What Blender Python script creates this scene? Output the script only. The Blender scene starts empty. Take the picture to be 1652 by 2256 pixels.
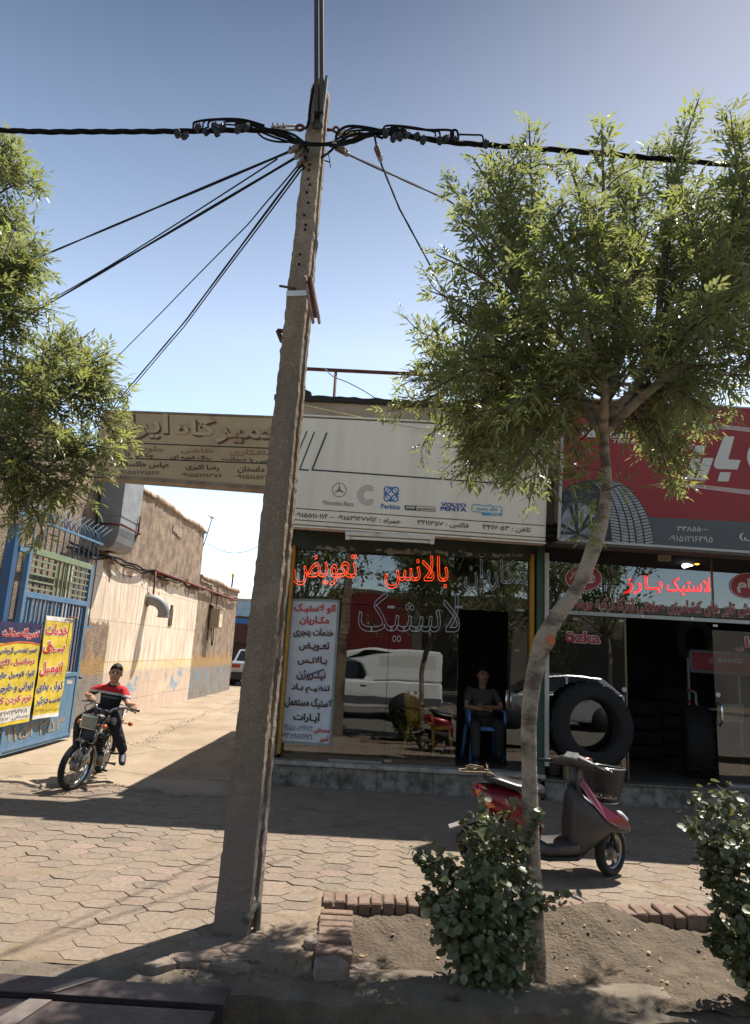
import bpy, bmesh, math, random
import numpy as np
from mathutils import Vector, Matrix, Quaternion
R = math.radians
PI = math.pi
S = bpy.context.scene
COL = S.collection
random.seed(7)

# ---------------------------------------------------------------- camera
# picture coordinates below are those of the photograph at 1652 x 2256
FPX, PCX, PCY, CAMH = 1491.0, 826.0, 1128.0, 1.6
_up = Vector((379, -7198, 1491.0)).normalized()
_fw = Vector((10, 309.4, 1491.0)); _fw = (_fw - _up * _fw.dot(_up)).normalized()
_rt = _fw.cross(_up)
if _rt.x < 0: _rt = -_rt
RM = Matrix((_rt, _fw, _up))             # camera (x right, y down, z forward) -> world
CO = Vector((0, 0, CAMH))
cd = bpy.data.cameras.new("camera")
cam = bpy.data.objects.new("camera", cd); COL.objects.link(cam)
cd.sensor_fit = 'VERTICAL'; cd.sensor_height = 36.0; cd.lens = 36.0 * FPX / 2256.0
cd.clip_start = 0.05; cd.clip_end = 600
_m = RM @ Matrix(((1, 0, 0), (0, -1, 0), (0, 0, -1)))
cam.matrix_world = Matrix.Translation(CO) @ _m.to_4x4()
S.camera = cam

# ---------------------------------------------------------------- light
KX, KY = -0.37, -0.40                    # shadow shift on the ground per metre of height
sun_dir = Vector((-KX, -KY, 1)).normalized()
SUN_EL = math.asin(sun_dir.z)
SUN_AZ = math.atan2(sun_dir.x, sun_dir.y)
w = bpy.data.worlds.new("World"); S.world = w; w.use_nodes = True
nt = w.node_tree
sky = nt.nodes.new("ShaderNodeTexSky"); sky.sky_type = 'NISHITA'; sky.sun_disc = False
sky.sun_elevation = SUN_EL; sky.sun_rotation = SUN_AZ
sky.altitude = 1000; sky.air_density = 1.0; sky.dust_density = 1.6; sky.ozone_density = 1.6
bg = nt.nodes["Background"]; bg.inputs[1].default_value = 0.15
# the sky pales and brightens towards the horizon (dusty summer air) and is warm-balanced like the photograph
tcw = nt.nodes.new("ShaderNodeTexCoord"); sxz = nt.nodes.new("ShaderNodeSeparateXYZ"); nt.links.new(tcw.outputs["Generated"], sxz.inputs[0])
rmp = nt.nodes.new("ShaderNodeValToRGB"); nt.links.new(sxz.outputs[2], rmp.inputs[0])
SKY_RAMP = ((0, (1.5, 1.36, 1.2)), (.12, (1.5, 1.34, 1.16)), (.26, (1.5, 1.31, 1.09)), (.42, (1.5, 1.25, 1.0)), (.58, (.88, .80, .68)), (.76, (.30, .318, .318)))
for i_, (p_, c_) in enumerate(SKY_RAMP):
    el_ = rmp.color_ramp.elements[i_] if i_ < 2 else rmp.color_ramp.elements.new(p_)
    el_.position = p_; el_.color = (*[v_ / 1.5 for v_ in c_], 1)
rmp.color_ramp.elements[0].position = 0
mxs = nt.nodes.new("ShaderNodeMix"); mxs.data_type = 'RGBA'; mxs.blend_type = 'MULTIPLY'; mxs.inputs[0].default_value = 1
nt.links.new(sky.outputs[0], mxs.inputs[6]); nt.links.new(rmp.outputs[0], mxs.inputs[7])
nt.links.new(mxs.outputs[2], bg.inputs[0])
sl = bpy.data.lights.new("sun", 'SUN'); sl.energy = 3.7; sl.angle = R(0.53); sl.color = (1, 0.94, 0.85)
so = bpy.data.objects.new("sun", sl); COL.objects.link(so)
so.rotation_euler = sun_dir.to_track_quat('Z', 'Y').to_euler()
S.view_settings.view_transform = 'Standard'; S.view_settings.look = 'None'
S.view_settings.exposure = 1.28; S.view_settings.gamma = 1.0
S.render.engine = 'CYCLES'
S.cycles.max_bounces = 8; S.cycles.transparent_max_bounces = 16
S.cycles.caustics_reflective = False; S.cycles.caustics_refractive = False
S.cycles.use_denoising = True

# ---------------------------------------------------------------- picture -> place
def ray(x, y): return RM @ Vector((x - PCX, y - PCY, FPX))
def onY(x, y, d): r = ray(x, y); return CO + r * (d / r.y)
def onZ(x, y, z=0.0): r = ray(x, y); return CO + r * ((z - CAMH) / r.z)
def onX(x, y, d): r = ray(x, y); return CO + r * (d / r.x)
def bil(c, u, v):
    a = c[0].lerp(c[1], u); b = c[3].lerp(c[2], u); return a.lerp(b, v)

# ---------------------------------------------------------------- materials
MATS = {}
def lin(c):
    if isinstance(c, str):
        c = tuple(int(c[i:i+2], 16) / 255 for i in (0, 2, 4))
        c = tuple(x / 12.92 if x <= .04045 else ((x + .055) / 1.055) ** 2.4 for x in c)
    return (c[0], c[1], c[2], 1.0)
def mat(name, col, rough=.6, metal=0.0, var=0.0, scale=6.0, col2=None, bump=0.0, bscale=60.0, spec=.5,
        detail=6.0, lo=.35, hi=.65, emit=None, estr=1.0, stretch=None, coat=0.0, bdist=.01):
    if name in MATS: return MATS[name]
    m = bpy.data.materials.new(name); m.use_nodes = True; MATS[name] = m
    n = m.node_tree.nodes; l = m.node_tree.links; b = n["Principled BSDF"]
    c1 = lin(col); b.inputs["Base Color"].default_value = c1
    b.inputs["Roughness"].default_value = rough; b.inputs["Metallic"].default_value = metal
    b.inputs["Specular IOR Level"].default_value = spec
    if coat: b.inputs["Coat Weight"].default_value = coat; b.inputs["Coat Roughness"].default_value = .08
    if emit is not None:
        b.inputs["Emission Color"].default_value = lin(emit); b.inputs["Emission Strength"].default_value = estr
    tc = n.new("ShaderNodeTexCoord")
    vec = tc.outputs["Object"]
    if stretch:
        mp = n.new("ShaderNodeMapping"); mp.inputs["Scale"].default_value = stretch
        l.new(vec, mp.inputs[0]); vec = mp.outputs[0]
    if col2 is not None or var:
        if col2 is None: col2c = tuple(max(0, x * (1 - var)) for x in c1[:3]) + (1,)
        else: col2c = lin(col2)
        no = n.new("ShaderNodeTexNoise"); no.inputs["Scale"].default_value = scale; no.inputs["Detail"].default_value = detail
        no.inputs["Roughness"].default_value = .65
        l.new(vec, no.inputs["Vector"])
        rp = n.new("ShaderNodeMapRange"); rp.inputs[1].default_value = lo; rp.inputs[2].default_value = hi
        l.new(no.outputs["Fac"], rp.inputs[0])
        mx = n.new("ShaderNodeMix"); mx.data_type = 'RGBA'
        mx.inputs[6].default_value = c1; mx.inputs[7].default_value = col2c
        l.new(rp.outputs[0], mx.inputs[0]); l.new(mx.outputs[2], b.inputs["Base Color"])
    if bump:
        nb = n.new("ShaderNodeTexNoise"); nb.inputs["Scale"].default_value = bscale; nb.inputs["Detail"].default_value = 5
        l.new(vec, nb.inputs["Vector"])
        bp = n.new("ShaderNodeBump"); bp.inputs["Strength"].default_value = bump; bp.inputs["Distance"].default_value = bdist
        l.new(nb.outputs["Fac"], bp.inputs["Height"]); l.new(bp.outputs[0], b.inputs["Normal"])
    return m
def glass_mat(name, tint, refl=.10, tint_alpha=0.0):
    m = bpy.data.materials.new(name); m.use_nodes = True; MATS[name] = m
    n = m.node_tree.nodes; l = m.node_tree.links; n.remove(n["Principled BSDF"])
    out = n["Material Output"]
    tr = n.new("ShaderNodeBsdfTransparent"); tr.inputs[0].default_value = lin(tint)
    gl = n.new("ShaderNodeBsdfGlossy"); gl.inputs["Roughness"].default_value = 0.003; gl.inputs[0].default_value = (.95, .97, 1, 1)
    fr = n.new("ShaderNodeFresnel"); fr.inputs[0].default_value = 1.5
    tcg = n.new("ShaderNodeTexCoord"); ng = n.new("ShaderNodeTexNoise"); ng.inputs["Scale"].default_value = 1.7; ng.inputs["Detail"].default_value = 1
    bg_ = n.new("ShaderNodeBump"); bg_.inputs["Strength"].default_value = .03; bg_.inputs["Distance"].default_value = .05
    l.new(tcg.outputs["Object"], ng.inputs["Vector"]); l.new(ng.outputs["Fac"], bg_.inputs["Height"]); l.new(bg_.outputs[0], gl.inputs["Normal"])
    ma = n.new("ShaderNodeMath"); ma.operation = 'MULTIPLY_ADD'; ma.inputs[1].default_value = 1.0; ma.inputs[2].default_value = refl - .04
    l.new(fr.outputs[0], ma.inputs[0]); mx = n.new("ShaderNodeMixShader")
    l.new(ma.outputs[0], mx.inputs[0]); l.new(tr.outputs[0], mx.inputs[1]); l.new(gl.outputs[0], mx.inputs[2])
    l.new(mx.outputs[0], out.inputs[0]); return m

# ---------------------------------------------------------------- mesh builder
class MB:
    def __init__(s): s.v = []; s.f = []; s.mi = []; s.cur = 0; s.sm = []; s.smooth = False
    def m(s, i): s.cur = i; return s
    def add(s, vs, fs, smooth=None):
        o = len(s.v); s.v += [tuple(v) for v in vs]
        for f in fs: s.f.append([i + o for i in f]); s.mi.append(s.cur); s.sm.append(s.smooth if smooth is None else smooth)
        return s
    def box(s, c, d, M=None):
        x, y, z = d[0] / 2, d[1] / 2, d[2] / 2
        vs = [Vector((a, b, e)) for a in (-x, x) for b in (-y, y) for e in (-z, z)]
        if M is not None: vs = [M @ v for v in vs]
        c = Vector(c); vs = [v + c for v in vs]
        return s.add(vs, [(0, 1, 3, 2), (4, 6, 7, 5), (0, 4, 5, 1), (2, 3, 7, 6), (0, 2, 6, 4), (1, 5, 7, 3)], False)
    def bb(s, a, b):
        return s.box([(a[i] + b[i]) / 2 for i in range(3)], [abs(b[i] - a[i]) for i in range(3)])
    def hexa(s, q, off):                      # four corners pushed along off
        q = [Vector(p) for p in q]; r = [p + Vector(off) for p in q]
        return s.add(q + r, [(0, 1, 2, 3), (7, 6, 5, 4), (0, 4, 5, 1), (1, 5, 6, 2), (2, 6, 7, 3), (3, 7, 4, 0)], False)
    def prism(s, poly, off, smooth=False):
        n = len(poly); q = [Vector(p) for p in poly]; r = [p + Vector(off) for p in q]
        return s.add(q + r, [tuple(range(n)), tuple(range(2 * n - 1, n - 1, -1))] + [(i, i + n, (i + 1) % n + n, (i + 1) % n) for i in range(n)], smooth)
    def tube(s, pts, r, n=8, closed=False, cap=True, flat=1.0):
        pts = [Vector(p) for p in pts]; k = len(pts)
        rs = r if hasattr(r, '__len__') else [r] * k
        o = len(s.v); prev = None; fr = None
        for i, p in enumerate(pts):
            if closed: t = pts[(i + 1) % k] - pts[i - 1]
            else: t = pts[min(i + 1, k - 1)] - pts[max(i - 1, 0)]
            if t.length < 1e-9: t = Vector((0, 0, 1))
            t.normalize()
            if fr is None:
                a = Vector((0, 0, 1)) if abs(t.z) < .9 else Vector((1, 0, 0))
                fr = (a - t * a.dot(t)).normalized()
            else:
                fr = fr - t * fr.dot(t)
                fr = fr.normalized() if fr.length > 1e-6 else t.orthogonal().normalized()
            b = t.cross(fr)
            for j in range(n):
                an = 2 * PI * j / n
                s.v.append(tuple(p + (fr * math.cos(an) * flat + b * math.sin(an)) * rs[i]))
        for i in range(k if closed else k - 1):
            for j in range(n):
                a = o + i * n + j; b2 = o + i * n + (j + 1) % n
                c = o + ((i + 1) % k) * n + (j + 1) % n; d = o + ((i + 1) % k) * n + j
                s.f.append([a, b2, c, d]); s.mi.append(s.cur); s.sm.append(True)
        if cap and not closed:
            s.f.append([o + j for j in range(n - 1, -1, -1)]); s.mi.append(s.cur); s.sm.append(False)
            s.f.append([o + (k - 1) * n + j for j in range(n)]); s.mi.append(s.cur); s.sm.append(False)
        return s
    def lathe(s, c, axis, prof, n=32, closed=False):   # prof: (radius, along-axis)
        c = Vector(c); ax = Vector(axis).normalized(); a = ax.orthogonal().normalized(); b = ax.cross(a)
        o = len(s.v); k = len(prof)
        for (r, h) in prof:
            for j in range(n):
                t = 2 * PI * j / n
                s.v.append(tuple(c + ax * h + (a * math.cos(t) + b * math.sin(t)) * r))
        for i in range(k if closed else k - 1):
            for j in range(n):
                i2 = (i + 1) % k
                s.f.append([o + i * n + j, o + i * n + (j + 1) % n, o + i2 * n + (j + 1) % n, o + i2 * n + j]); s.mi.append(s.cur); s.sm.append(True)
        return s
    def ball(s, c, r, n=12, k=8, M=None):
        c = Vector(c); rr = r if hasattr(r, '__len__') else (r, r, r)
        vs = []
        for i in range(k + 1):
            ph = PI * i / k
            for j in range(n):
                t = 2 * PI * j / n
                v = Vector((rr[0] * math.sin(ph) * math.cos(t), rr[1] * math.sin(ph) * math.sin(t), rr[2] * math.cos(ph)))
                if M is not None: v = M @ v
                vs.append(c + v)
        fs = [(i * n + j, (i + 1) * n + j, (i + 1) * n + (j + 1) % n, i * n + (j + 1) % n) for i in range(k) for j in range(n)]
        return s.add(vs, fs, True)
    def sweep(s, secs, smooth=True, cap=True):   # list of rings with equal counts
        n = len(secs[0]); vs = [p for r in secs for p in r]
        fs = [(i * n + j, i * n + (j + 1) % n, (i + 1) * n + (j + 1) % n, (i + 1) * n + j) for i in range(len(secs) - 1) for j in range(n)]
        s.add(vs, fs, smooth)
        if cap:
            s.add(secs[0], [tuple(range(n - 1, -1, -1))], False); s.add(secs[-1], [tuple(range(n))], False)
        return s
    def build(s, name, mats, parent=None, local=False, bevel=0.0, subsurf=0, fix=True):
        me = bpy.data.meshes.new(name)
        vs = s.v
        if parent is not None and not local:
            o = ORG[parent.name]; vs = [(v[0] - o[0], v[1] - o[1], v[2] - o[2]) for v in vs]
        me.from_pydata(vs, [], s.f)
        if not isinstance(mats, (list, tuple)): mats = [mats]
        for m_ in mats: me.materials.append(m_)
        me.polygons.foreach_set("material_index", s.mi)
        me.polygons.foreach_set("use_smooth", s.sm)
        if fix and len(s.v) < 20000:
            bm = bmesh.new(); bm.from_mesh(me)
            bmesh.ops.remove_doubles(bm, verts=bm.verts, dist=1e-5)
            bmesh.ops.recalc_face_normals(bm, faces=bm.faces); bm.to_mesh(me); bm.free()
        me.update()
        ob = link(name, me, parent)
        if bevel:
            b = ob.modifiers.new("bevel", 'BEVEL'); b.width = bevel; b.segments = 2; b.limit_method = 'ANGLE'; b.angle_limit = R(50)
        if subsurf:
            b = ob.modifiers.new("sub", 'SUBSURF'); b.levels = subsurf; b.render_levels = subsurf
        return ob
    def each(s, name, mats, parent=None, **k):      # every separate piece becomes an object of its own
        par = list(range(len(s.v)))
        def find(a):
            while par[a] != a: par[a] = par[par[a]]; a = par[a]
            return a
        key = {}
        for i, v in enumerate(s.v):
            q = tuple(round(c, 5) for c in v)
            if q in key: par[find(i)] = find(key[q])
            else: key[q] = i
        for f in s.f:
            for i in f[1:]: par[find(f[0])] = find(i)
        grp = {}
        for fi, f in enumerate(s.f): grp.setdefault(find(f[0]), []).append(fi)
        for g in grp.values():
            b = MB(); mp = {}
            for fi in g:
                nf = []
                for i in s.f[fi]:
                    if i not in mp: mp[i] = len(b.v); b.v.append(s.v[i])
                    nf.append(mp[i])
                b.f.append(nf); b.mi.append(s.mi[fi]); b.sm.append(s.sm[fi])
            b.build(name, mats, parent, **k)
ORG = {}
def link(name, data, parent=None):
    ob = bpy.data.objects.new(name, data); COL.objects.link(ob)
    if parent is not None: ob.parent = parent; ORG[ob.name] = ORG[parent.name]
    else: ORG[ob.name] = Vector((0, 0, 0))
    return ob
def tag(o, label=None, cat=None, group=None, kind=None):
    if label: o["label"] = label
    if cat: o["category"] = cat
    if group: o["group"] = group
    if kind: o["kind"] = kind
    return o
def thing(name, label, cat, loc=(0, 0, 0), rz=0.0, group=None):
    o = bpy.data.objects.new(name, None); COL.objects.link(o)
    o.location = loc; o.rotation_euler = (0, 0, rz); o.empty_display_size = .2
    ORG[o.name] = Vector(loc)
    return tag(o, label, cat, group)
def dup(root, loc=None, rz=None, label=None):
    r = root.copy(); COL.objects.link(r)
    if loc is not None: r.location = loc
    if rz is not None: r.rotation_euler = (0, 0, rz)
    if label: r["label"] = label
    for ch in list(root.children):
        c = ch.copy(); COL.objects.link(c); c.parent = r
        for g in list(ch.children):
            d = g.copy(); COL.objects.link(d); d.parent = c
    return r
def sag(a, b, drop, n=16):
    a = Vector(a); b = Vector(b)
    return [a.lerp(b, i / n) - Vector((0, 0, drop * 4 * (i / n) * (1 - i / n))) for i in range(n + 1)]
def smooth_path(pts, n=6):
    pts = [Vector(p) for p in pts]; out = []
    for i in range(len(pts) - 1):
        p0 = pts[max(i - 1, 0)]; p1 = pts[i]; p2 = pts[i + 1]; p3 = pts[min(i + 2, len(pts) - 1)]
        for k in range(n):
            t = k / n
            out.append(.5 * ((2 * p1) + (p2 - p0) * t + (2 * p0 - 5 * p1 + 4 * p2 - p3) * t * t + (-p0 + 3 * p1 - 3 * p2 + p3) * t ** 3))
    out.append(pts[-1]); return out

# ---------------------------------------------------------------- writing
TAB = {}
for _c, _b, _n in [('ا',0xFE8D,2),('ب',0xFE8F,4),('ت',0xFE95,4),('ث',0xFE99,4),('ج',0xFE9D,4),('ح',0xFEA1,4),('خ',0xFEA5,4),('د',0xFEA9,2),('ذ',0xFEAB,2),('ر',0xFEAD,2),('ز',0xFEAF,2),('س',0xFEB1,4),('ش',0xFEB5,4),('ص',0xFEB9,4),('ض',0xFEBD,4),('ط',0xFEC1,4),('ظ',0xFEC5,4),('ع',0xFEC9,4),('غ',0xFECD,4),('ف',0xFED1,4),('ق',0xFED5,4),('ل',0xFEDD,4),('م',0xFEE1,4),('ن',0xFEE5,4),('ه',0xFEE9,4),('و',0xFEED,2),('آ',0xFE81,2),('پ',0xFB56,4),('چ',0xFB7A,4),('ژ',0xFB8A,2),('ک',0xFB8E,4),('گ',0xFB92,4),('ی',0xFBFC,4)]:
    TAB[_c] = tuple(chr(_b + i) for i in range(_n))
TAB['ـ'] = ('ـ',) * 4
TAB['\uFFFF'] = ('\uFEFB', '\uFEFC')
def shape(s):
    if not any('\u0600' <= c <= '\u06FF' for c in s): return s
    s = s.replace('لا', '\uFFFF'); out = []
    for i, c in enumerate(s):
        if c not in TAB: out.append(c); continue
        p = i > 0 and s[i-1] in TAB and len(TAB[s[i-1]]) == 4
        n = i < len(s) - 1 and s[i+1] in TAB and len(TAB[c]) == 4
        out.append(TAB[c][3 if p and n else 1 if p else 2 if n else 0])
    res = []; run = []
    for c in out:
        if c in '۰۱۲۳۴۵۶۷۸۹': run.append(c)
        else:
            if run: res = run + res; run = []
            res = [{'(': ')', ')': '('}.get(c, c)] + res
    return ''.join(run + res)
_tc = {}
def text_mesh(s, bold=0.0, tube=0.0, shear=0.0, extr=0.0):
    if '۶' in s: bold = 0
    vs, fs = raw_text(s, bold, tube, shear, extr)
    if ('۶' in s or '۸' in s) and not tube:   # the font's six and eight lose a stroke when filled: add it
        def boxes(v, f):
            par = list(range(len(v)))
            def find(a):
                while par[a] != a: par[a] = par[par[a]]; a = par[a]
                return a
            for q in f:
                for i in q[1:]: par[find(q[0])] = find(i)
            d = {}
            for i, p in enumerate(v): d.setdefault(find(i), []).append(p)
            return [(min(p.x for p in g), max(p.x for p in g), min(p.y for p in g), max(p.y for p in g)) for g in d.values()]
        q4 = lambda *p: (vs.extend(Vector((x, y, .0005)) for x, y in p), fs.append(list(range(len(vs) - 4, len(vs)))))
        e = bold
        for (x0, x1, y0, y1) in boxes(vs, fs):
            W_, H_ = x1 - x0 - 2 * e, y1 - y0 - 2 * e
            if '۶' in s and abs(W_ - .33) < .03 and abs(H_ - .384) < .03: q4((x0 + e + .195 - e, .31), (x0 + e + .27 + e, .31), (x0 + e + .045 + e, -e), (x0 + e - .045 - e, -e))
            if '۸' in s and abs(W_ - .312) < .022 and abs(H_ - .685) < .03: q4((x0 + e + .285 - e, .675 + e), (x0 + e + .325 + e, .675 + e), (x0 + e + .545 + e, -e), (x0 + e + .45 - e, -e))
    return vs, fs
def raw_text(s, bold=0.0, tube=0.0, shear=0.0, extr=0.0):
    """flat glyphs (every glyph on its own tiny step so that joined letters never share a plane) or neon outlines"""
    c = bpy.data.curves.new("t", 'FONT'); c.body = shape(s); c.offset = bold; c.shear = shear; c.resolution_u = 3
    if tube: c.fill_mode = 'NONE'; c.bevel_depth = tube; c.bevel_resolution = 1
    elif extr: c.extrude = extr
    o = bpy.data.objects.new("t", c); COL.objects.link(o)
    dg = bpy.context.evaluated_depsgraph_get()
    me = bpy.data.meshes.new_from_object(o.evaluated_get(dg))
    vs = [v.co.copy() for v in me.vertices]; fs = [list(p.vertices) for p in me.polygons]
    bpy.data.objects.remove(o); bpy.data.curves.remove(c); bpy.data.meshes.remove(me)
    if not tube:
        par = list(range(len(vs)))
        def find(a):
            while par[a] != a: par[a] = par[par[a]]; a = par[a]
            return a
        for f in fs:
            for i in f[1:]: par[find(f[0])] = find(i)
        ids = {}
        for i, v in enumerate(vs): v.z += .0012 * (ids.setdefault(find(i), len(ids)) % 5)
    return vs, fs
def write(mb, s, corners, bold=0.0, shear=0.0, tube=0.0, lift=0.003, flip=None):
    """lay a line of writing into the quad TL TR BR BL (points in space); lift = distance towards the viewer"""
    vs, fs = text_mesh(s, bold, tube, shear)
    if not vs: return mb
    x0 = min(v.x for v in vs); x1 = max(v.x for v in vs); y0 = min(v.y for v in vs); y1 = max(v.y for v in vs)
    c = [Vector(p) for p in corners]
    nrm = (c[1] - c[0]).cross(c[3] - c[0]).normalized()
    if nrm.dot(CO - c[0]) < 0: nrm = -nrm
    hs = ((c[1] - c[0]).length / (x1 - x0) + (c[3] - c[0]).length / (y1 - y0)) / 2
    out = [bil(c, (v.x - x0) / (x1 - x0), (y1 - v.y) / (y1 - y0)) + nrm * (lift + v.z * (hs if tube else 1)) for v in vs]
    return mb.add(out, fs, bool(tube))
def pq(f, d, x0, y0, x1, y1, sl=0.0):          # picture rectangle (slope sl) -> quad on a plane
    s = sl * (x1 - x0)
    return [f(x0, y0, d), f(x1, y0 + s, d), f(x1, y1 + s, d), f(x0, y1, d)]
class NX_:                                   # small helper for node maths
    def __init__(s, name, rough=.9, pos=False):
        s.m = bpy.data.materials.new(name); s.m.use_nodes = True; MATS[name] = s.m
        s.n = s.m.node_tree.nodes; s.l = s.m.node_tree.links; s.b = s.n["Principled BSDF"]
        s.b.inputs["Roughness"].default_value = rough
        s.tc = s.n.new("ShaderNodeTexCoord"); s.pos = s.n.new("ShaderNodeNewGeometry").outputs["Position"]; sp = s.n.new("ShaderNodeSeparateXYZ")
        s.l.new(s.pos if pos else s.tc.outputs["Object"], sp.inputs[0]); s.x, s.y, s.z = sp.outputs
    def put(s, sock, v):
        if hasattr(v, "is_output"): s.l.new(v, sock)
        else: sock.default_value = v
    def M(s, op, a, b=0.0, c=0.0):
        q = s.n.new("ShaderNodeMath"); q.operation = op
        s.put(q.inputs[0], a); s.put(q.inputs[1], b); s.put(q.inputs[2], c); return q.outputs[0]
    def noise(s, scale, detail=6, stretch=None, rough=.6):
        q = s.n.new("ShaderNodeTexNoise"); q.inputs["Scale"].default_value = scale; q.inputs["Detail"].default_value = detail; q.inputs["Roughness"].default_value = rough
        v = s.tc.outputs["Object"]
        if stretch:
            mp = s.n.new("ShaderNodeMapping"); mp.inputs["Scale"].default_value = stretch; s.l.new(v, mp.inputs[0]); v = mp.outputs[0]
        s.l.new(v, q.inputs["Vector"]); return q.outputs["Fac"]
    def step(s, v, a, b):                    # 0 below a, 1 above b
        q = s.n.new("ShaderNodeMapRange"); q.inputs[1].default_value = a; q.inputs[2].default_value = b; s.put(q.inputs[0], v); return q.outputs[0]
    def mix(s, f, a, b, mode='MIX'):
        q = s.n.new("ShaderNodeMix"); q.data_type = 'RGBA'; q.blend_type = mode; s.put(q.inputs[0], f)
        for k, v in ((6, a), (7, b)):
            if isinstance(v, (str, tuple)): q.inputs[k].default_value = lin(v)
            else: s.put(q.inputs[k], v)
        return q.outputs[2]
    def out(s, col, h=None, st=.5, dist=.02):
        s.put(s.b.inputs["Base Color"], col)
        if h is not None:
            q = s.n.new("ShaderNodeBump"); q.inputs["Strength"].default_value = st; q.inputs["Distance"].default_value = dist
            s.put(q.inputs["Height"], h); s.l.new(q.outputs[0], s.b.inputs["Normal"])
        return s.m
# ================================================================ GROUND
def paver_mat():
    m = mat("paver", "c4af96", .9, bump=.5, bscale=90, bdist=.006)
    n = m.node_tree.nodes; l = m.node_tree.links; b = n["Principled BSDF"]
    g = n.new("ShaderNodeNewGeometry"); tc = n.new("ShaderNodeTexCoord")
    r = n.new("ShaderNodeValToRGB"); e = r.color_ramp.elements
    e[0].color = lin("6d6255"); e[0].position = 0; e[1].color = lin("8d7d6b"); e[1].position = 1
    for p_, c_ in ((.12, "7b6e60"), (.55, "857767"), (.8, "806d61"), (.93, "8f7c6d")):
        k = r.color_ramp.elements.new(p_); k.color = lin(c_)
    l.new(g.outputs["Random Per Island"], r.inputs[0])
    no = n.new("ShaderNodeTexNoise"); no.inputs["Scale"].default_value = 1.6; no.inputs["Detail"].default_value = 9
    l.new(tc.outputs["Object"], no.inputs["Vector"])
    n2 = n.new("ShaderNodeTexNoise"); n2.inputs["Scale"].default_value = 34; n2.inputs["Detail"].default_value = 6
    l.new(tc.outputs["Object"], n2.inputs["Vector"])
    mr = n.new("ShaderNodeMapRange"); mr.inputs[1].default_value = .4; mr.inputs[2].default_value = .62
    l.new(no.outputs["Fac"], mr.inputs[0])
    mx = n.new("ShaderNodeMix"); mx.data_type = 'RGBA'; l.new(mr.outputs[0], mx.inputs[0])
    l.new(r.outputs[0], mx.inputs[6]); mx.inputs[7].default_value = lin("857564")
    m2 = n.new("ShaderNodeMix"); m2.data_type = 'RGBA'; m2.blend_type = 'MULTIPLY'; m2.inputs[0].default_value = .8
    r2 = n.new("ShaderNodeMapRange"); r2.inputs[1].default_value = .3; r2.inputs[2].default_value = .7; r2.inputs[3].default_value = .62; r2.inputs[4].default_value = 1.08
    l.new(n2.outputs["Fac"], r2.inputs[0]); l.new(mx.outputs[2], m2.inputs[6]); l.new(r2.outputs[0], m2.inputs[7])
    n3 = n.new("ShaderNodeTexNoise"); n3.inputs["Scale"].default_value = 2.3; n3.inputs["Detail"].default_value = 8; n3.inputs["Roughness"].default_value = .7; l.new(tc.outputs["Object"], n3.inputs["Vector"])
    r3 = n.new("ShaderNodeMapRange"); r3.inputs[1].default_value = .55; r3.inputs[2].default_value = .68; r3.inputs[3].default_value = 0; r3.inputs[4].default_value = .42; l.new(n3.outputs["Fac"], r3.inputs[0])
    m3 = n.new("ShaderNodeMix"); m3.data_type = 'RGBA'; l.new(r3.outputs[0], m3.inputs[0]); l.new(m2.outputs[2], m3.inputs[6]); m3.inputs[7].default_value = lin("5b4e41")
    l.new(m3.outputs[2], b.inputs["Base Color"])
    return m
M_PAVER = paver_mat()
M_JOINT = mat("joint_dirt", "796a58", .95, var=.35, scale=14, bump=.6, bscale=80)
M_CONC = mat("alley_concrete", "8d7a64", .9, col2="746350", scale=1.1, bump=.6, bscale=45, detail=10)
def alley_floor():
    k = NX_("alley_concrete_worn", .92)
    a = k.noise(1.0, 10); f = k.noise(40, 7); g = k.noise(.35, 4); st_ = k.noise(2.6, 8, (1, .4, 1))
    c = k.mix(k.step(a, .35, .68), "a08e79", "87765f"); c = k.mix(k.M('MULTIPLY', k.step(f, .5, .66), .35), c, "6d5e4c")
    c = k.mix(k.M('MULTIPLY', k.step(st_, .54, .66), .4), c, "6a5a48"); c = k.mix(k.M('MULTIPLY', k.step(g, .5, .56), .25), c, "a3917a")
    v = k.n.new("ShaderNodeTexVoronoi"); v.feature = 'DISTANCE_TO_EDGE'; v.inputs["Scale"].default_value = .42
    w_ = k.n.new("ShaderNodeVectorMath"); w_.operation = 'MULTIPLY_ADD'; nz = k.n.new("ShaderNodeTexNoise"); nz.inputs["Scale"].default_value = 2.5; nz.inputs["Detail"].default_value = 6
    k.l.new(k.tc.outputs["Object"], nz.inputs["Vector"]); k.l.new(nz.outputs["Color"], w_.inputs[0]); w_.inputs[1].default_value = (.5, .5, .5); k.l.new(k.tc.outputs["Object"], w_.inputs[2]); k.l.new(w_.outputs[0], v.inputs["Vector"])
    ck = k.M('SUBTRACT', 1, k.step(v.outputs["Distance"], 0, .012)); c = k.mix(k.M('MULTIPLY', ck, .55), c, "3b3027")
    return k.out(c, k.M('SUBTRACT', k.M('ADD', f, a), k.M('MULTIPLY', ck, .8)), .6, .02)
M_KERB = mat("kerb_concrete", "726759", .92, col2="5b5043", scale=5, bump=.8, bscale=40, detail=9)
M_SOIL = mat("soil", "6b5d4c", .97, col2="463b30", scale=5, bump=1.0, bscale=42, detail=12, bdist=.03, lo=.3, hi=.68)
M_ASPH = mat("asphalt", "6a645c", .92, var=.35, scale=30, bump=.5, bscale=160)
M_GUTTER = mat("gutter_concrete", "3a342e", .95, var=.5, scale=5, bump=.7, bscale=40)
PAVE_Y0 = 3.6
# one sheet that reaches the horizon
b = MB(); b.add([(-300, -300, -.62), (300, -300, -.62), (300, 300, -.62), (-300, 300, -.62)], [(0, 1, 2, 3)])
tag(b.build("ground", M_JOINT), kind="structure")
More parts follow.
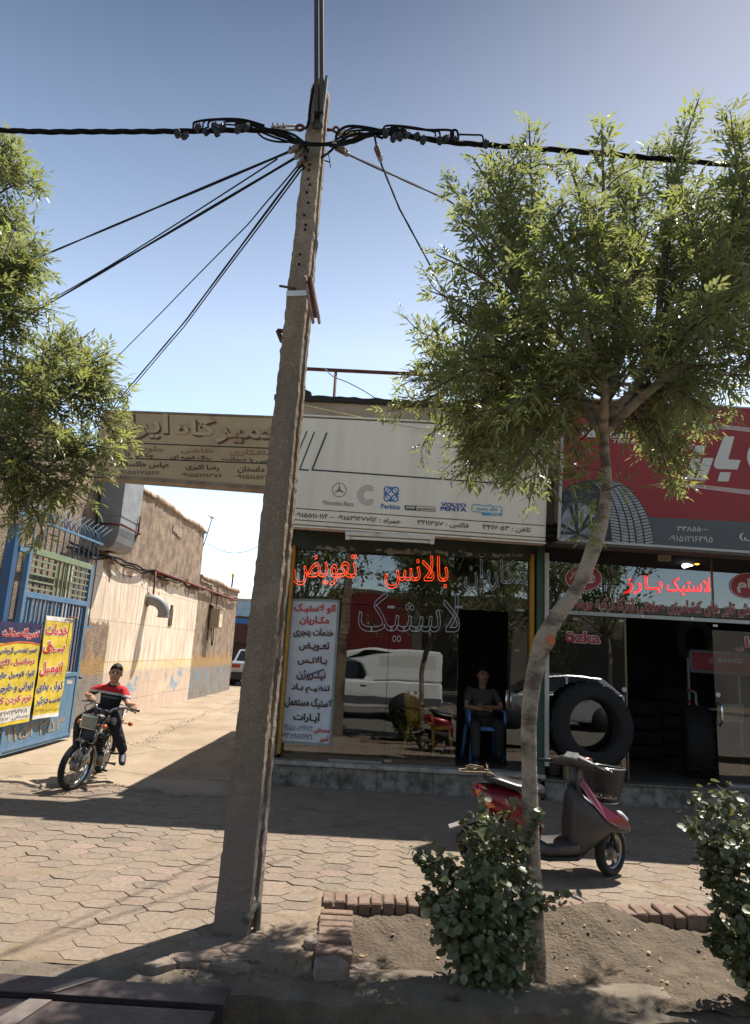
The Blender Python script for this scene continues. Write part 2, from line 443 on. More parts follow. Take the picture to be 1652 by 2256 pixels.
# road with its edge at the open gutter
b = MB(); b.bb((-40, -9.5, -.6), (40, 2.62, -.15)); tag(b.build("road", M_ASPH), kind="structure")
b = MB(); b.bb((-40, -13.5, -.6), (40, -9.5, 0.0)); tag(b.build("pavement", M_KERB), kind="structure")
b = MB(); b.bb((-40, 2.62, -.61), (40, PAVE_Y0, -.52)); b.bb((-40, 2.62, -.5), (-39.9, PAVE_Y0, -.2))
tag(b.build("gutter", M_GUTTER), kind="structure")
# worn kerb strip along the gutter
b = MB(); random.seed(3)
N = 220; top = []; 
for i in range(N + 1):
    x = -9 + 18 * i / N
    jag = .018 * math.sin(x * 9) + random.uniform(-.012, .012)
    back = 3.75 + .03 * math.sin(x * 5.3)
    top.append((x, PAVE_Y0 + jag, back))
vs = []
for (x, y, bk) in top: vs += [(x, y + .01, -.6), (x, y, -.03 + random.uniform(-.008, .008)), (x, bk, -.004 + random.uniform(-.004, .006)), (x, bk + .16, -.010)]
b.add(vs, [(i * 4 + k, i * 4 + k + 1, i * 4 + k + 5, i * 4 + k + 4) for i in range(N) for k in range(3)])
tag(b.build("kerb", M_KERB), kind="structure")
# bedding under the pavers, then the hexagonal pavers themselves
PL_X0 = -.34                     # left face of the planter
b = MB(); random.seed(13)
def bed_z(x, y):
    n_ = math.sin(x * 3.1 + 2 * math.sin(y * 1.7)) * .5 + math.sin(y * 4.3 - x * 1.9) * .35 + math.sin(x * 11.3 + y * 7.1) * .25 + math.sin(y * 17 - x * 13) * .15
    return -.0045 + .0042 * n_ + random.uniform(-.0012, .0012)
NXb, NYb = 460, 130; vs = []
for j in range(NYb + 1):
    for i in range(NXb + 1):
        x = -9 + 18 * i / NXb; y = 3.76 + 4.74 * j / NYb
        zz_ = bed_z(x, y)
        if x > PL_X0 + .07 and y < 4.98: zz_ = -.3
        vs.append((x, y, zz_))
b.add(vs, [(j * (NXb + 1) + i, j * (NXb + 1) + i + 1, (j + 1) * (NXb + 1) + i + 1, (j + 1) * (NXb + 1) + i) for j in range(NYb) for i in range(NXb)], True)
tag(b.build("dirt", mat("bed_dust", "84745f", .95, col2="6d5e4d", scale=6, bump=.6, bscale=70, detail=9), fix=False), kind="structure")
b = MB(); random.seed(11)
HA, HB, HC = .132, .068, .076
def in_alley(x, y): return x < -1.35 and y > 7.9 + .12 * math.sin(x * 4)
for i in range(-46, 47):
    for j in range(23, 57):
        cx = i * (HA + HB) - .05; cy = j * 2 * HC + (HC if i % 2 else 0)
        if cy < 3.82 or cy > 8.42: continue
        if cx > PL_X0 - .07 and cy < 4.96 + .06 * (cx > 1): continue
        if in_alley(cx, cy): continue
        if random.random() < .012 or (cx < -.3 and cy < 4.05 and random.random() < .25): continue
        z = random.gauss(0, .0013); tx = random.gauss(0, .008); ty = random.gauss(0, .010)
        if random.random() < .06: z -= random.uniform(.002, .005)
        g = random.uniform(.0015, .0045)
        pts = []
        for (px, py) in ((HA, 0), (HB, HC), (-HB, HC), (-HA, 0), (-HB, -HC), (HB, -HC)):
            pts.append((px * (1 - g / HA) + random.gauss(0, .004), py * (1 - g / HC) + random.gauss(0, .0035)))
        rot = random.gauss(0, .012); c_, s_ = math.cos(rot), math.sin(rot)
        pts = [(p[0] * c_ - p[1] * s_, p[0] * s_ + p[1] * c_) for p in pts]
        ring = lambda f, dz: [(cx + p[0] * f, cy + p[1] * f, z + dz + p[0] * tx + p[1] * ty) for p in pts]
        a = ring(1, -.06); c2 = ring(1, -.005); d = ring(.975, 0)
        b.add(a + c2 + d, [(k, (k + 1) % 6, (k + 1) % 6 + 6, k + 6) for k in range(6)] + [(k + 6, (k + 1) % 6 + 6, (k + 1) % 6 + 12, k + 12) for k in range(6)] + [tuple(range(12, 18))])
b.smooth = False
pav = b.build("pavement", M_PAVER, fix=False); tag(pav, kind="structure")
# alley floor: old uneven concrete with a worn front edge and a dirt channel along it
b = MB(); random.seed(5)
def fbm(x, y):
    return (math.sin(x * 1.7 + 1.3 * math.sin(y * .9)) + math.sin(y * 2.3 + x) * .6 + math.sin(x * 5.1 - y * 3.3) * .3) / 2
X0, X1, NX, NY = -9.0, -1.2, 90, 120
vs = []
for j in range(NY + 1):
    t = j / NY
    for i in range(NX + 1):
        x = X0 + (X1 - X0) * i / NX
        y0 = 7.8 + .12 * math.sin(x * 4) + .05 * math.sin(x * 13 + 1)
        y = y0 + (60 - y0) * t ** 2.6
        ch = abs(x - (-3.62 - .05 * (y - 9)))
        z = .018 + .012 * fbm(x, y) + random.uniform(-.003, .003) - .035 * math.exp(-(ch / .10) ** 2) * (1 if 8.2 < y else 0)
        if j == 0: z = -.03
        vs.append((x, y, z))
b.add(vs, [(j * (NX + 1) + i, j * (NX + 1) + i + 1, (j + 1) * (NX + 1) + i + 1, (j + 1) * (NX + 1) + i) for j in range(NY) for i in range(NX)], True)
tag(b.build("alley_ground", alley_floor(), fix=False), kind="structure")
b = MB(); b.bb((-60, 8.6, -.6), (-9.0, 60, 0)); b.bb((-1.2, 14, -.6), (60, 60, -.03)); b.bb((-60, 60, -.6), (60, 140, 0)); tag(b.build("ground", M_CONC), kind="structure")
# gravel and crumbs in the channel, by the broken kerb and over the soil
b = MB(); random.seed(21)
M_GRAV = mat("gravel_stone", "77664f", .95, var=.45, scale=9)
def crumb(x, y, z, r):
    M = Matrix.Rotation(random.uniform(0, 6), 3, 'Z') @ Matrix.Diagonal((random.uniform(.7, 1.5), random.uniform(.7, 1.2), random.uniform(.4, .9)))
    t = (1 + 5 ** .5) / 2
    P = [Vector(v).normalized() * random.uniform(.8, 1.15) for v in ((-1, t, 0), (1, t, 0), (-1, -t, 0), (1, -t, 0), (0, -1, t), (0, 1, t), (0, -1, -t), (0, 1, -t), (t, 0, -1), (t, 0, 1), (-t, 0, -1), (-t, 0, 1))]
    F = [(0, 11, 5), (0, 5, 1), (0, 1, 7), (0, 7, 10), (0, 10, 11), (1, 5, 9), (5, 11, 4), (11, 10, 2), (10, 7, 6), (7, 1, 8), (3, 9, 4), (3, 4, 2), (3, 2, 6), (3, 6, 8), (3, 8, 9), (4, 9, 5), (2, 4, 11), (6, 2, 10), (8, 6, 7), (9, 8, 1)]
    b.add([Vector((x, y, z)) + (M @ p) * r for p in P], F, False)
for k in range(420):
    y = random.uniform(8.3, 17); x = -3.62 - .05 * (y - 9) + random.gauss(0, .08); crumb(x, y, .004, random.uniform(.003, .011))
for k in range(260):
    x = random.uniform(-5, -1.4); crumb(x, 7.85 + .12 * math.sin(x * 4) + random.gauss(0, .07), .002, random.uniform(.003, .010))
for k in range(130):
    x = random.gauss(-.45, .3); y = random.gauss(3.78, .1); crumb(x, y, .004, random.uniform(.003, .011))
for k in range(110):
    crumb(random.uniform(-4, 5), random.uniform(3.9, 8.3) if random.random() < .4 else 3.72 + random.random() * .1, .004, random.uniform(.0015, .005))
tag(b.build("gravel", M_GRAV, fix=False), kind="stuff")

# planter: soil with its heap, and the brick edging
b = MB(); random.seed(8)
heap = onZ(1320, 2065)
def soil_z(x, y):
    z = -.075 + .018 * fbm(x * 3, y * 3) + .006 * math.sin(x * 31 + y * 17)
    dx = (x - heap.x); dy = y - heap.y
    z += .15 * math.exp(-(dx / .36) ** 2 - ((dy - .18 - .2 * dx) / .33) ** 2) + .07 * math.exp(-((x - 1.7) / .5) ** 2 - ((y - 3.9) / .3) ** 2)
    z += .04 * math.exp(-((y - 3.7) / .12) ** 2) + .03 * math.exp(-((y - 4.75) / .14) ** 2)
    return z
NX, NY = 150, 50; vs = []
for j in range(NY + 1):
    for i in range(NX + 1):
        x = PL_X0 + .08 + (5.2 - PL_X0) * i / NX; y = 3.66 + 1.55 * j / NY
        vs.append((x, y, soil_z(x, y) + random.uniform(-.006, .006)))
b.add(vs, [(j * (NX + 1) + i, j * (NX + 1) + i + 1, (j + 1) * (NX + 1) + i + 1, (j + 1) * (NX + 1) + i) for j in range(NY) for i in range(NX)], True)
tag(b.build("soil", M_SOIL, fix=False), kind="structure")
M_BRICK = mat("edging_brick", "816b5d", .92, col2="6b574a", scale=12, bump=.7, bscale=70, detail=8)
_g = M_BRICK.node_tree
def brick(b, c, d, rz):
    M = Matrix.Rotation(rz + random.gauss(0, .03), 3, 'Z') @ Matrix.Rotation(random.gauss(0, .03), 3, 'X')
    x, y, z = d[0] / 2 * random.uniform(.95, 1.03), d[1] / 2 * random.uniform(.96, 1.03), d[2] / 2
    e = .007
    vs = []
    for (sx, sy, sz) in ((x, y, -z), (x, y, z - e), (x - e, y - e, z)):
        for (a_, b_) in ((1, 1), (-1, 1), (-1, -1), (1, -1)): vs.append(Vector(c) + M @ Vector((a_ * sx, b_ * sy, sz + random.uniform(-.002, .002))))
    b.add(vs, [(k + r * 4, (k + 1) % 4 + r * 4, (k + 1) % 4 + r * 4 + 4, k + r * 4 + 4) for r in range(2) for k in range(4)] + [(8, 9, 10, 11)])
t = thing("planter_edging", "low soldier-course brick edging round the earth bed with the bushes", "planter edging", (1, 4.8, 0))
random.seed(4)
b = MB(); p0 = onZ(722, 1985); p1 = onZ(1640, 2022); L = (p1 - p0).length; n = int(L / .079)
for k in range(n + 30):
    p = p0 + (p1 - p0).normalized() * (k * .079)
    brick(b, (p.x, p.y + .005 * math.sin(k), -.098 + random.gauss(0, .006) + .025), (.068, .18, .2), math.atan2(p1.y - p0.y, p1.x - p0.x))
b.build("back_course", M_BRICK, t)
b = MB(); q0 = onZ(742, 2012); q1 = onZ(734, 2118); L = (q1 - q0).length; n = int(L / .08)
for k in range(1, n + 1):
    p = q0 + (q1 - q0).normalized() * (k * .08); brick(b, (p.x, p.y, -.06 + random.gauss(0, .006)), (.2, .07, .2), 0)
b.build("side_course", M_BRICK, t)
# broken stones and slabs along the kerb
M_STONE = mat("broken_stone", "85766a", .93, var=.35, scale=11, bump=.8, bscale=50)
def slab(name, label, x, y, rx, ry, h, seed, z=0.0, col=None, n=9):
    random.seed(seed); p = onZ(x, y, z); bb_ = MB(); ring = []
    for k in range(n):
        a = 2 * PI * k / n + random.uniform(-.2, .2); ring.append((p.x + rx * math.cos(a) * random.uniform(.8, 1.1), p.y + ry * math.sin(a) * random.uniform(.8, 1.1)))
    c0 = [(q[0], q[1], z - .06) for q in ring]; c1 = [(q[0] + random.uniform(-.004, .004), q[1], z + h * .8 + random.uniform(-.004, .004)) for q in ring]
    c2 = [(p.x + (q[0] - p.x) * .86, p.y + (q[1] - p.y) * .86, z + h + random.uniform(-.004, .004)) for q in ring]
    bb_.add(c0 + c1 + c2, [(k + r * n, (k + 1) % n + r * n, (k + 1) % n + (r + 1) * n, k + (r + 1) * n) for r in range(2) for k in range(n)] + [tuple(range(2 * n, 3 * n))])
    return tag(bb_.build(name, col or M_STONE), label, "stone")
slab("paving_fragment", "flat broken paving slab at the worn kerb, left of the pole foot", 340, 2128, .11, .07, .028, 1)
slab("paving_fragment", "small rounded paving piece lying against the bigger broken slab at the kerb", 402, 2122, .085, .055, .034, 2)
slab("paving_fragment", "pale thin stone flake on the dirt in front of the pole foot", 512, 2118, .075, .03, .012, 3)
slab("paving_fragment", "long lumpy concrete piece by the kerb, below the pale flake", 508, 2136, .12, .035, .03, 4)
slab("rubble_stone", "rough boulder at the front end of the side bricks", 724, 2150, .10, .075, .07, 5)
slab("rubble_stone", "flat faced stone lying at the front corner inside the earth bed", 800, 2150, .085, .06, .05, 6, -.05)
slab("rubble_stone", "white chip of stone on the earth heap, beside the right-hand bush", 1392, 2052, .03, .018, .012, 7, .0, mat("pale_stone", "c9c0b0", .9, var=.2, scale=20))
slab("rubble_stone", "grey stone against the side bricks, on the pavement side", 690, 2082, .06, .06, .035, 9)
# steel plates bridging the gutter
M_PLATE = mat("gutter_plate_steel", "5a4e4c", .55, .55, col2="463b39", scale=7, bump=.3, bscale=40, detail=9)
t = thing("gutter_plate", "dark steel plate bridging the gutter, nearest the pavement", "gutter cover", (-1.6, 3.4, 0))
b = MB(); ya = onZ(260, 2176).y
b.bb((-4.2, ya - .155, .012), (-.615, ya, .03)); b.bb((-4.2, ya - .155, -.06), (-.615, ya - .147, .012))
b.build("plate", M_PLATE, t, bevel=.003)
b = MB(); b.hexa([(-1.30, ya, .0325), (-1.24, ya, .0325), (-1.38, ya - .15, .0325), (-1.44, ya - .15, .0325)], (0, 0, .004)); b.build("weld_strip", mat("worn_steel", "8d817a", .5, .6, var=.3, scale=20), t)
t = thing("gutter_plate", "dark steel plate bridging the gutter, nearest the road, with a welded strap", "gutter cover", (-1.6, 3.0, 0))
b = MB(); b.bb((-4.2, 2.5, .012), (-.64, ya - .215, .03)); b.bb((-4.2, ya - .223, -.06), (-.64, ya - .215, .012)); b.build("plate", M_PLATE, t, bevel=.003)
b = MB(); b.hexa([(-1.46, ya - .22, .0325), (-1.36, ya - .22, .0325), (-1.55, 2.6, .0325), (-1.65, 2.6, .0325)], (0, 0, .004)); b.build("weld_strip", MATS["worn_steel"], t)
# ================================================================ ALLEY SIDE
def wall_material():
    k = NX_("alley_wall_plaster", .93, True)
    fine = k.noise(38, 8); mid = k.noise(3.2, 9); big = k.noise(.8, 6); drip = k.noise(2.2, 7, (6, 6, .5))
    rough = k.mix(k.step(mid, .38, .64), "a08a72", "69584a")
    rough = k.mix(k.M('MULTIPLY', k.step(drip, .5, .75), .6), rough, "5e5044")
    rough = k.mix(k.M('MULTIPLY', k.step(fine, .52, .62), .45), rough, "a08c76")
    cream = k.mix(k.step(drip, .38, .62), "e8dcc8", "c2ac94"); cream = k.mix(k.M('MULTIPLY', k.step(fine, .55, .68), .25), cream, "a08a72")
    cream = k.mix(k.M('MULTIPLY', k.step(big, .5, .7), .6), cream, "c9a98c")
    wob = k.M('MULTIPLY_ADD', mid, .7, -.35); wob2 = k.M('MULTIPLY_ADD', k.noise(9, 5), .16, -.08)
    zz = k.M('ADD', k.z, wob); yy = k.M('ADD', k.y, wob2)
    # painted bands on both plasters
    band = k.M('MULTIPLY', k.step(k.z, .95, .97), k.M('SUBTRACT', 1, k.step(k.z, 1.16, 1.18)))
    cream = k.mix(k.M('MULTIPLY', k.M('MULTIPLY', band, k.step(mid, .62, .42)), .75), cream, "d4bb74")
    low = k.M('SUBTRACT', 1, k.step(k.M('ADD', k.z, k.M('MULTIPLY', wob2, .5)), .93, .97))
    cream = k.mix(k.M('MULTIPLY', low, .75), cream, "c3a893")
    blue = k.M('MULTIPLY', k.step(k.noise(1.7, 6, (1, 1, 1.6)), .52, .60), k.M('MULTIPLY', k.M('SUBTRACT', 1, k.step(k.z, .8, .98)), k.step(zz, .2, .55)))
    cream = k.mix(k.M('MULTIPLY', blue, .8), cream, "6f95a8")
    peel = k.M('MULTIPLY', k.step(k.noise(1.1, 7), .57, .60), k.M('SUBTRACT', 1, k.step(k.z, .55, .75)))
    cream = k.mix(peel, cream, "d5bd9f")
    och = k.M('MULTIPLY', k.step(zz, .86, 1.0), k.M('SUBTRACT', 1, k.step(zz, 1.15, 1.32)))
    rough = k.mix(k.M('MULTIPLY', och, .65), rough, "ab8748")
    rlow = k.M('SUBTRACT', 1, k.step(zz, .78, .95))
    rough = k.mix(k.M('MULTIPLY', rlow, .55), rough, "7c7f7c")
    rough = k.mix(k.M('MULTIPLY', k.M('MULTIPLY', k.M('MULTIPLY', blue, rlow), k.step(k.y, 19, 20)), .7), rough, "6490ab")
    # score lines of the smooth plaster
    def line(v, per, off, wd):
        q = k.M('ABSOLUTE', k.M('SUBTRACT', k.M('FRACT', k.M('DIVIDE', k.M('SUBTRACT', v, off), per)), .5))
        return k.M('SUBTRACT', 1, k.step(q, 0, wd / per))
    gl = k.M('MAXIMUM', line(k.y, .62, 12.0, .014), line(k.z, .79, 1.535, .012))
    cream = k.mix(k.M('MULTIPLY', gl, .6), cream, "7d6650")
    # where the smooth plaster still holds
    holes = k.step(k.M('ADD', zz, k.M('MULTIPLY', k.noise(1.3, 4), 1.2)), 3.5, 3.54)
    m_y = k.M('MULTIPLY', k.step(yy, 11.2, 11.25), k.M('SUBTRACT', 1, k.step(yy, 19.55, 19.6)))
    lowcut = k.M('MAXIMUM', k.step(yy, 13.35, 13.42), k.step(zz, 1.85, 1.9))
    mz = k.M('SUBTRACT', 1, k.step(k.M('ADD', k.z, k.M('MULTIPLY', wob2, 1.2)), 3.02, 3.05))
    msk = k.M('MULTIPLY', k.M('MULTIPLY', m_y, lowcut), k.M('MULTIPLY', mz, k.M('SUBTRACT', 1, holes)))
    col = k.mix(msk, rough, cream)
    crack = k.n.new("ShaderNodeTexVoronoi"); crack.feature = 'DISTANCE_TO_EDGE'; crack.inputs["Scale"].default_value = .55
    k.l.new(k.tc.outputs["Object"], crack.inputs["Vector"])
    ck = k.M('SUBTRACT', 1, k.step(k.M('ADD', crack.outputs["Distance"], k.M('MULTIPLY', wob2, .1)), .0, .008))
    col = k.mix(k.M('MULTIPLY', ck, .22), col, "4c3f33")
    hgt = k.M('ADD', k.M('MULTIPLY', fine, k.M('SUBTRACT', 1.0, k.M('MULTIPLY', msk, .9))), k.M('MULTIPLY', msk, .6))
    return k.out(col, hgt, .9, .03)
M_WALL = wall_material()
M_COPE = mat("coping_mortar", "a8937c", .95, col2="7f6d5b", scale=4, bump=.9, bscale=30, detail=9)
M_BLUE = mat("gate_blue_paint", "4c7596", .6, col2="64809a", scale=5, bump=.15, bscale=60)
M_BLUED = mat("gate_dark_blue_paint", "2d527a", .6, col2="4d4038", scale=7, lo=.55, hi=.72)
M_GREENP = mat("gate_green_paint", "7c8d6c", .6, col2="6f5238", scale=9, lo=.5, hi=.72)
M_RUST = mat("rusty_steel", "6b3a28", .8, .2, col2="40241a", scale=14, bump=.4, bscale=80)
M_GALV = mat("galvanised_sheet", "939391", .6, .2, col2="7b7d7d", scale=3, bump=.1, bscale=12)
M_CABLE = mat("black_cable", "141313", .8, var=.3, scale=30, spec=.15)
M_DARK = mat("painted_recess_shade", "14110f", .9)  # near-black colour stands in for the shade inside openings
WX = -5.3
t = thing("alley_building", "long weathered plaster wall of the workshop along the left side of the alley", "building", (WX, 16, 0))
b = MB(); random.seed(2)
def wall_face(b, y0, y1, zt, ny, nz):
    vs = [];
    for j in range(nz + 1):
        for i in range(ny + 1):
            y = y0 + (y1 - y0) * i / ny; z = -.1 + (zt + .1) * j / nz
            vs.append((WX + .012 * fbm(y * .7, z * .9) + (.02 if z > 3.04 and y > 11 else 0), y, z + (.03 * math.sin(y * 2.1) + .015 * math.sin(y * 7.7) if j == nz else 0)))
    b.add(vs, [(j * (ny + 1) + i, j * (ny + 1) + i + 1, (j + 1) * (ny + 1) + i + 1, (j + 1) * (ny + 1) + i) for j in range(nz) for i in range(ny)], True)
wall_face(b, 8.9, 19.5, 4.78, 80, 40); wall_face(b, 19.5, 24.9, 3.5, 40, 30)
b.add([(WX, 19.5, 3.4), (WX, 19.5, 4.75), (-9, 19.5, 4.75), (-9, 19.5, 3.4)], [(0, 1, 2, 3)])
b.add([(WX, 24.9, -.1), (WX, 24.9, 3.5), (-9, 24.9, 3.5), (-9, 24.9, -.1)], [(0, 1, 2, 3)])
b.add([(WX, 8.9, -.1), (WX, 8.9, 4.75), (-9, 8.9, 4.75), (-9, 8.9, -.1)], [(0, 1, 2, 3)])
b.add([(WX, 8.9, 4.7), (WX, 19.5, 4.7), (-9, 19.5, 4.7), (-9, 8.9, 4.7)], [(0, 1, 2, 3)])
b.add([(WX, 19.5, 3.42), (WX, 24.9, 3.42), (-9, 24.9, 3.42), (-9, 19.5, 3.42)], [(0, 1, 2, 3)])
b.build("wall", M_WALL, t, fix=False)
b = MB()
def cope(y0, y1, z, n):
    secs = []
    for i in range(n + 1):
        y = y0 + (y1 - y0) * i / n; a = random.uniform(-.015, .015); h = random.uniform(-.018, .02) + .03 * math.sin(y * 2.1)
        secs.append([Vector((WX - .3, y, z + h)), Vector((WX + .07 + a, y, z + h)), Vector((WX + .075 + a, y, z - .09 + h + random.uniform(-.02, .02))), Vector((WX + .028, y, z - .11)), Vector((WX - .3, y, z - .08))])
    b.sweep(secs, True)
cope(8.9, 19.54, 4.85, 90); cope(19.55, 24.95, 3.56, 50)
b.build("coping", M_COPE, t)
b = MB()
for (y0, y1, z0, z1) in ((16.55, 17.25, 4.22, 4.46), (19.6, 21.0, 3.33, 3.41)):
    y = y0
    while y < y1:
        b.box((WX + .025, y, (z0 + z1) / 2 + random.uniform(-.03, .03)), (.06, .17, (z1 - z0) * random.uniform(.6, 1))); y += .18
b.build("exposed_bricks", mat("bare_brick", "a9967e", .95, var=.5, scale=9, bump=.7), t, bevel=.006)
b = MB(); b.bb((WX - .02, 17.05, 1.98), (WX + .022, 17.3, 2.38)); b.bb((WX - .02, 17.12, 2.35), (WX + .024, 17.26, 2.5))
b.build("painted_opening", mat("hole_brick_shade", "5a3d2e", .95, var=.5, scale=18), t)  # raised dark brick patch; its tone also paints the shade of the hole

# big ventilation duct
t = thing("ventilation_duct", "large galvanised square duct with a rounded foot climbing the wall above the gate", "duct", (-5.1, 12.5, 3.2))
b = MB(); prof = [(0, 5.9), (0, 3.62), (.03, 3.45), (.12, 3.30), (.25, 3.22), (.45, 3.19)]
secs = []
dx0, dx1, dy0, dy1 = -5.22, -4.80, 12.0, 12.95
for z, ins in ((5.0, 0), (4.4, 0), (3.66, 0), (3.46, .03), (3.32, .10), (3.23, .2), (3.18, .36)):
    secs.append([Vector((dx0, dy0 + ins * .2, z)), Vector((dx1 - ins * .5, dy0 + ins * .2, z)), Vector((dx1 - ins * .5, dy1 - ins * .2, z)), Vector((dx0, dy1 - ins * .2, z))])
b.sweep(secs, False); b.build("duct_body", M_GALV, t, bevel=.012)
b = MB()
for z in (3.78, 4.62): b.bb((dx0 - .01, dy0 - .012, z), (dx1 + .012, dy1 + .012, z + .035))
b.each("seam", M_GALV, t)
b = MB(); b.tube([(dx0, dy0 - .03, 3.62), (dx1 + .03, dy0 - .03, 3.62), (dx1 + .03, dy1 + .03, 3.62), (WX, dy1 + .03, 3.62)], .018, 6)
b.tube([(dx1 + .04, dy1 - .1, 3.95), (dx1 + .03, dy1 - .1, 3.6), (dx1 - .12, dy1 - .12, 3.24), (dx0 + .1, dy0 + .3, 3.15)], .02, 6); b.build("strap", M_RUST, t)
# elbow vent, pipes, cables, box
t = thing("vent_elbow", "ribbed galvanised elbow pipe sticking out of the cream wall and turning down", "vent pipe", (WX, 15.3, 2.5))
b = MB(); pts = []; rs = []
for i in range(25):
    a = PI / 2 * min(1, max(0, (i - 3) / 16)); pts.append((WX - .05 + .04 * min(i, 3) + .30 * math.sin(a), 15.35 + .10 * math.sin(a), 2.50 - .28 * (1 - math.cos(a)) - (.02 * (i - 19) if i > 19 else 0))); rs.append(.125 + (.008 if i % 2 else -.003) + (.012 if i > 22 else 0))
b.tube(pts, rs, 16, cap=False); b.tube(pts[::-1], [r - .006 for r in rs[::-1]], 16, cap=False); b.build("elbow", M_GALV, t)
b = MB(); b.tube([(WX - .02, 15.33, 2.50), (WX + .02, 15.33, 2.50)], .17, 14); b.build("mortar_collar", M_COPE, t)
t = thing("gas_pipe", "thin red painted gas pipe running along the wall beside the cables", "pipe", (WX, 18, 3.1))
b = MB(); p0 = onX(343, 1258, WX + .10); p1 = onX(523, 1323, WX + .10)
b.tube([p0, p1], .03, 8); q = onX(340, 1318, WX + .10); b.tube([p0, (p0.x, p0.y + .02, q.z)], .022, 8)
b.build("pipe_run", mat("red_oxide_paint", "7b2f22", .6, var=.3, scale=15), t)
b = MB()
for f in (.02, .35, .7, .97): p = p0.lerp(p1, f); b.bb((WX, p.y - .02, p.z - .03), (WX + .13, p.y + .02, p.z - .0))
b.each("pipe_bracket", M_RUST, t)
def wall_cable(ph, amp, z0, r, label):
    bb_ = MB(); pts = []
    for i in range(120):
        y = 11.0 + 13.6 * i / 119; s_ = abs(math.sin((y - 11) * 1.35 + ph))
        pts.append((WX + .07 + .03 * math.sin(y * 1.9 + ph), y, z0 + .009 * (y - 12) - amp * (s_ ** .6) + .02 * math.sin(y * 5 + ph)))
    bb_.tube(pts, r, 6); tag(bb_.build("wall_cable", M_CABLE), label, "cable", "cables sagging along the alley wall")
wall_cable(0, .07, 3.16, .02, "thick black cable sagging between clips on the alley wall, uppermost of the bundle")
wall_cable(.5, .12, 3.12, .014, "thin black cable looping lowest along the alley wall bundle")
wall_cable(1.1, .05, 3.10, .016, "black cable lying in the middle of the alley wall bundle")
t = thing("meter_box", "beige electrical box with a yellow warning sign far down the alley wall", "electrical box", (WX, 21.2, 2.1))
b = MB(); b.bb((WX + .01, 20.95, 2.08), (WX + .33, 21.4, 2.66)); b.build("box_body", mat("beige_paint", "a6967f", .6, var=.15, scale=6), t, bevel=.01)
b = MB(); b.prism([(WX, 20.9, 2.75), (WX + .40, 20.9, 2.665), (WX + .40, 20.9, 2.69), (WX, 20.9, 2.79)], (0, .56, 0)); b.build("rain_lid", MATS["beige_paint"], t)
b = MB(); b.bb((WX + .331, 20.98, 2.11), (WX + .343, 21.37, 2.62)); b.build("door", mat("pale_beige_paint", "cfc3ab", .55), t)
b = MB(); b.prism([(WX + .345, 21.08, 2.3), (WX + .345, 21.28, 2.3), (WX + .345, 21.18, 2.5)], (.003, 0, 0)); b.build("warning_sign", mat("warning_yellow", "d9b021", .5), t)
b = MB(); b.tube(smooth_path([(WX + .15, 21.1, 2.08), (WX + .16, 21.15, 1.7), (WX + .1, 21.3, 1.55), (WX + .04, 21.35, 1.9), (WX + .05, 21.3, 2.1)]), .018, 6); b.tube(smooth_path([(WX + .05, 20.9, 3.1), (WX + .05, 20.88, 2.4), (WX + .05, 20.9, 1.7)]), .016, 6); b.tube([(WX + .06, 21.6, 3.4), (WX + .06, 21.6, 2.7)], .016, 6); b.build("lead", M_CABLE, t)
t = thing("tv_antenna", "thin blue mast with a cross bar on the corner of the alley roof", "antenna", (WX, 19.4, 4.8))
b = MB(); a0 = onX(450, 1182, WX - .05); a1 = onY(468, 1139, a0.y); b.tube([a0 - Vector((0, 0, .3)), a1], .016, 6); b.build("mast", M_BLUE, t)
b = MB(); c0 = onY(456, 1134, a0.y); c1 = onY(477, 1145, a0.y); b.tube([c0, c1], .012, 6); b.ball(c0.lerp(c1, .52), (.07, .07, .03), 8, 5); b.build("cross_bar", mat("antenna_grey", "b5ae9e", .6), t)
t = thing("roof_rod", "short dark rod with a yellow tip on the low end of the alley roof", "rod", (WX, 24.5, 3.5))
b = MB(); a0 = onX(510, 1292, WX - .2); a1 = onY(513, 1272, a0.y); b.tube([a0 - Vector((0, 0, .2)), a1], .03, 6); b.build("rod", M_CABLE, t)
b = MB(); b.ball(onY(513, 1268, a0.y), (.06, .06, .09), 8, 6); b.tube([onY(513, 1266, a0.y), onY(514, 1255, a0.y)], .01, 5); b.build("tip", mat("yellow_plastic", "d8b82a", .5), t)
b = MB(); b.tube(sag(onX(455, 1195, WX), onY(590, 1190, 19.8), .35), .01, 5); tag(b.build("aerial_wire", M_BLUED), "thin bluish wire sagging from the alley roof corner towards the pole", "wire")

# ---- blue steel gate, its leaf swung back along the alley
GX = -4.78
t = thing("steel_gate", "open blue steel gate leaf with green bars, swung back along the alley", "gate", (GX, 10, 0))
gy0, gy1, zt, zm, zp = 8.98, 11.02, 2.76, 2.12, 1.02
b = MB(); b.bb((GX - .03, gy0, .06), (GX + .03, gy0 + .07, zt)); b.bb((GX - .03, gy1 - .07, .06), (GX + .03, gy1, zt)); b.bb((GX - .028, gy0 + .07, zm - .04), (GX + .028, gy1 - .07, zm + .04)); b.bb((GX - .028, gy0 + .07, zp - .03), (GX + .028, gy1 - .07, zp + .03)); b.build("frame", M_BLUE, t, bevel=.004)
b = MB(); b.bb((GX - .028, gy0 + .07, zt - .09), (GX + .032, gy1 - .07, zt)); b.build("top_rail", M_GREENP, t, bevel=.004)
for k in range(5):
    z = zm + .10 + k * .095
    for (a, c) in ((gy0 + .07, gy0 + .82), (gy1 - .72, gy1 - .07)):
        bb_ = MB(); bb_.bb((GX - .012, a, z - .012), (GX + .012, c, z + .012)); bb_.build("slat", M_GREENP, t)
for y in (gy0 + .82, gy0 + .95, gy0 + 1.08, gy0 + 1.21, gy1 - .72):
    bb_ = MB(); bb_.bb((GX - .014, y - .012, zm + .04), (GX + .014, y + .012, zt - .09)); bb_.build("upright_bar", M_GREENP, t)
n = 17
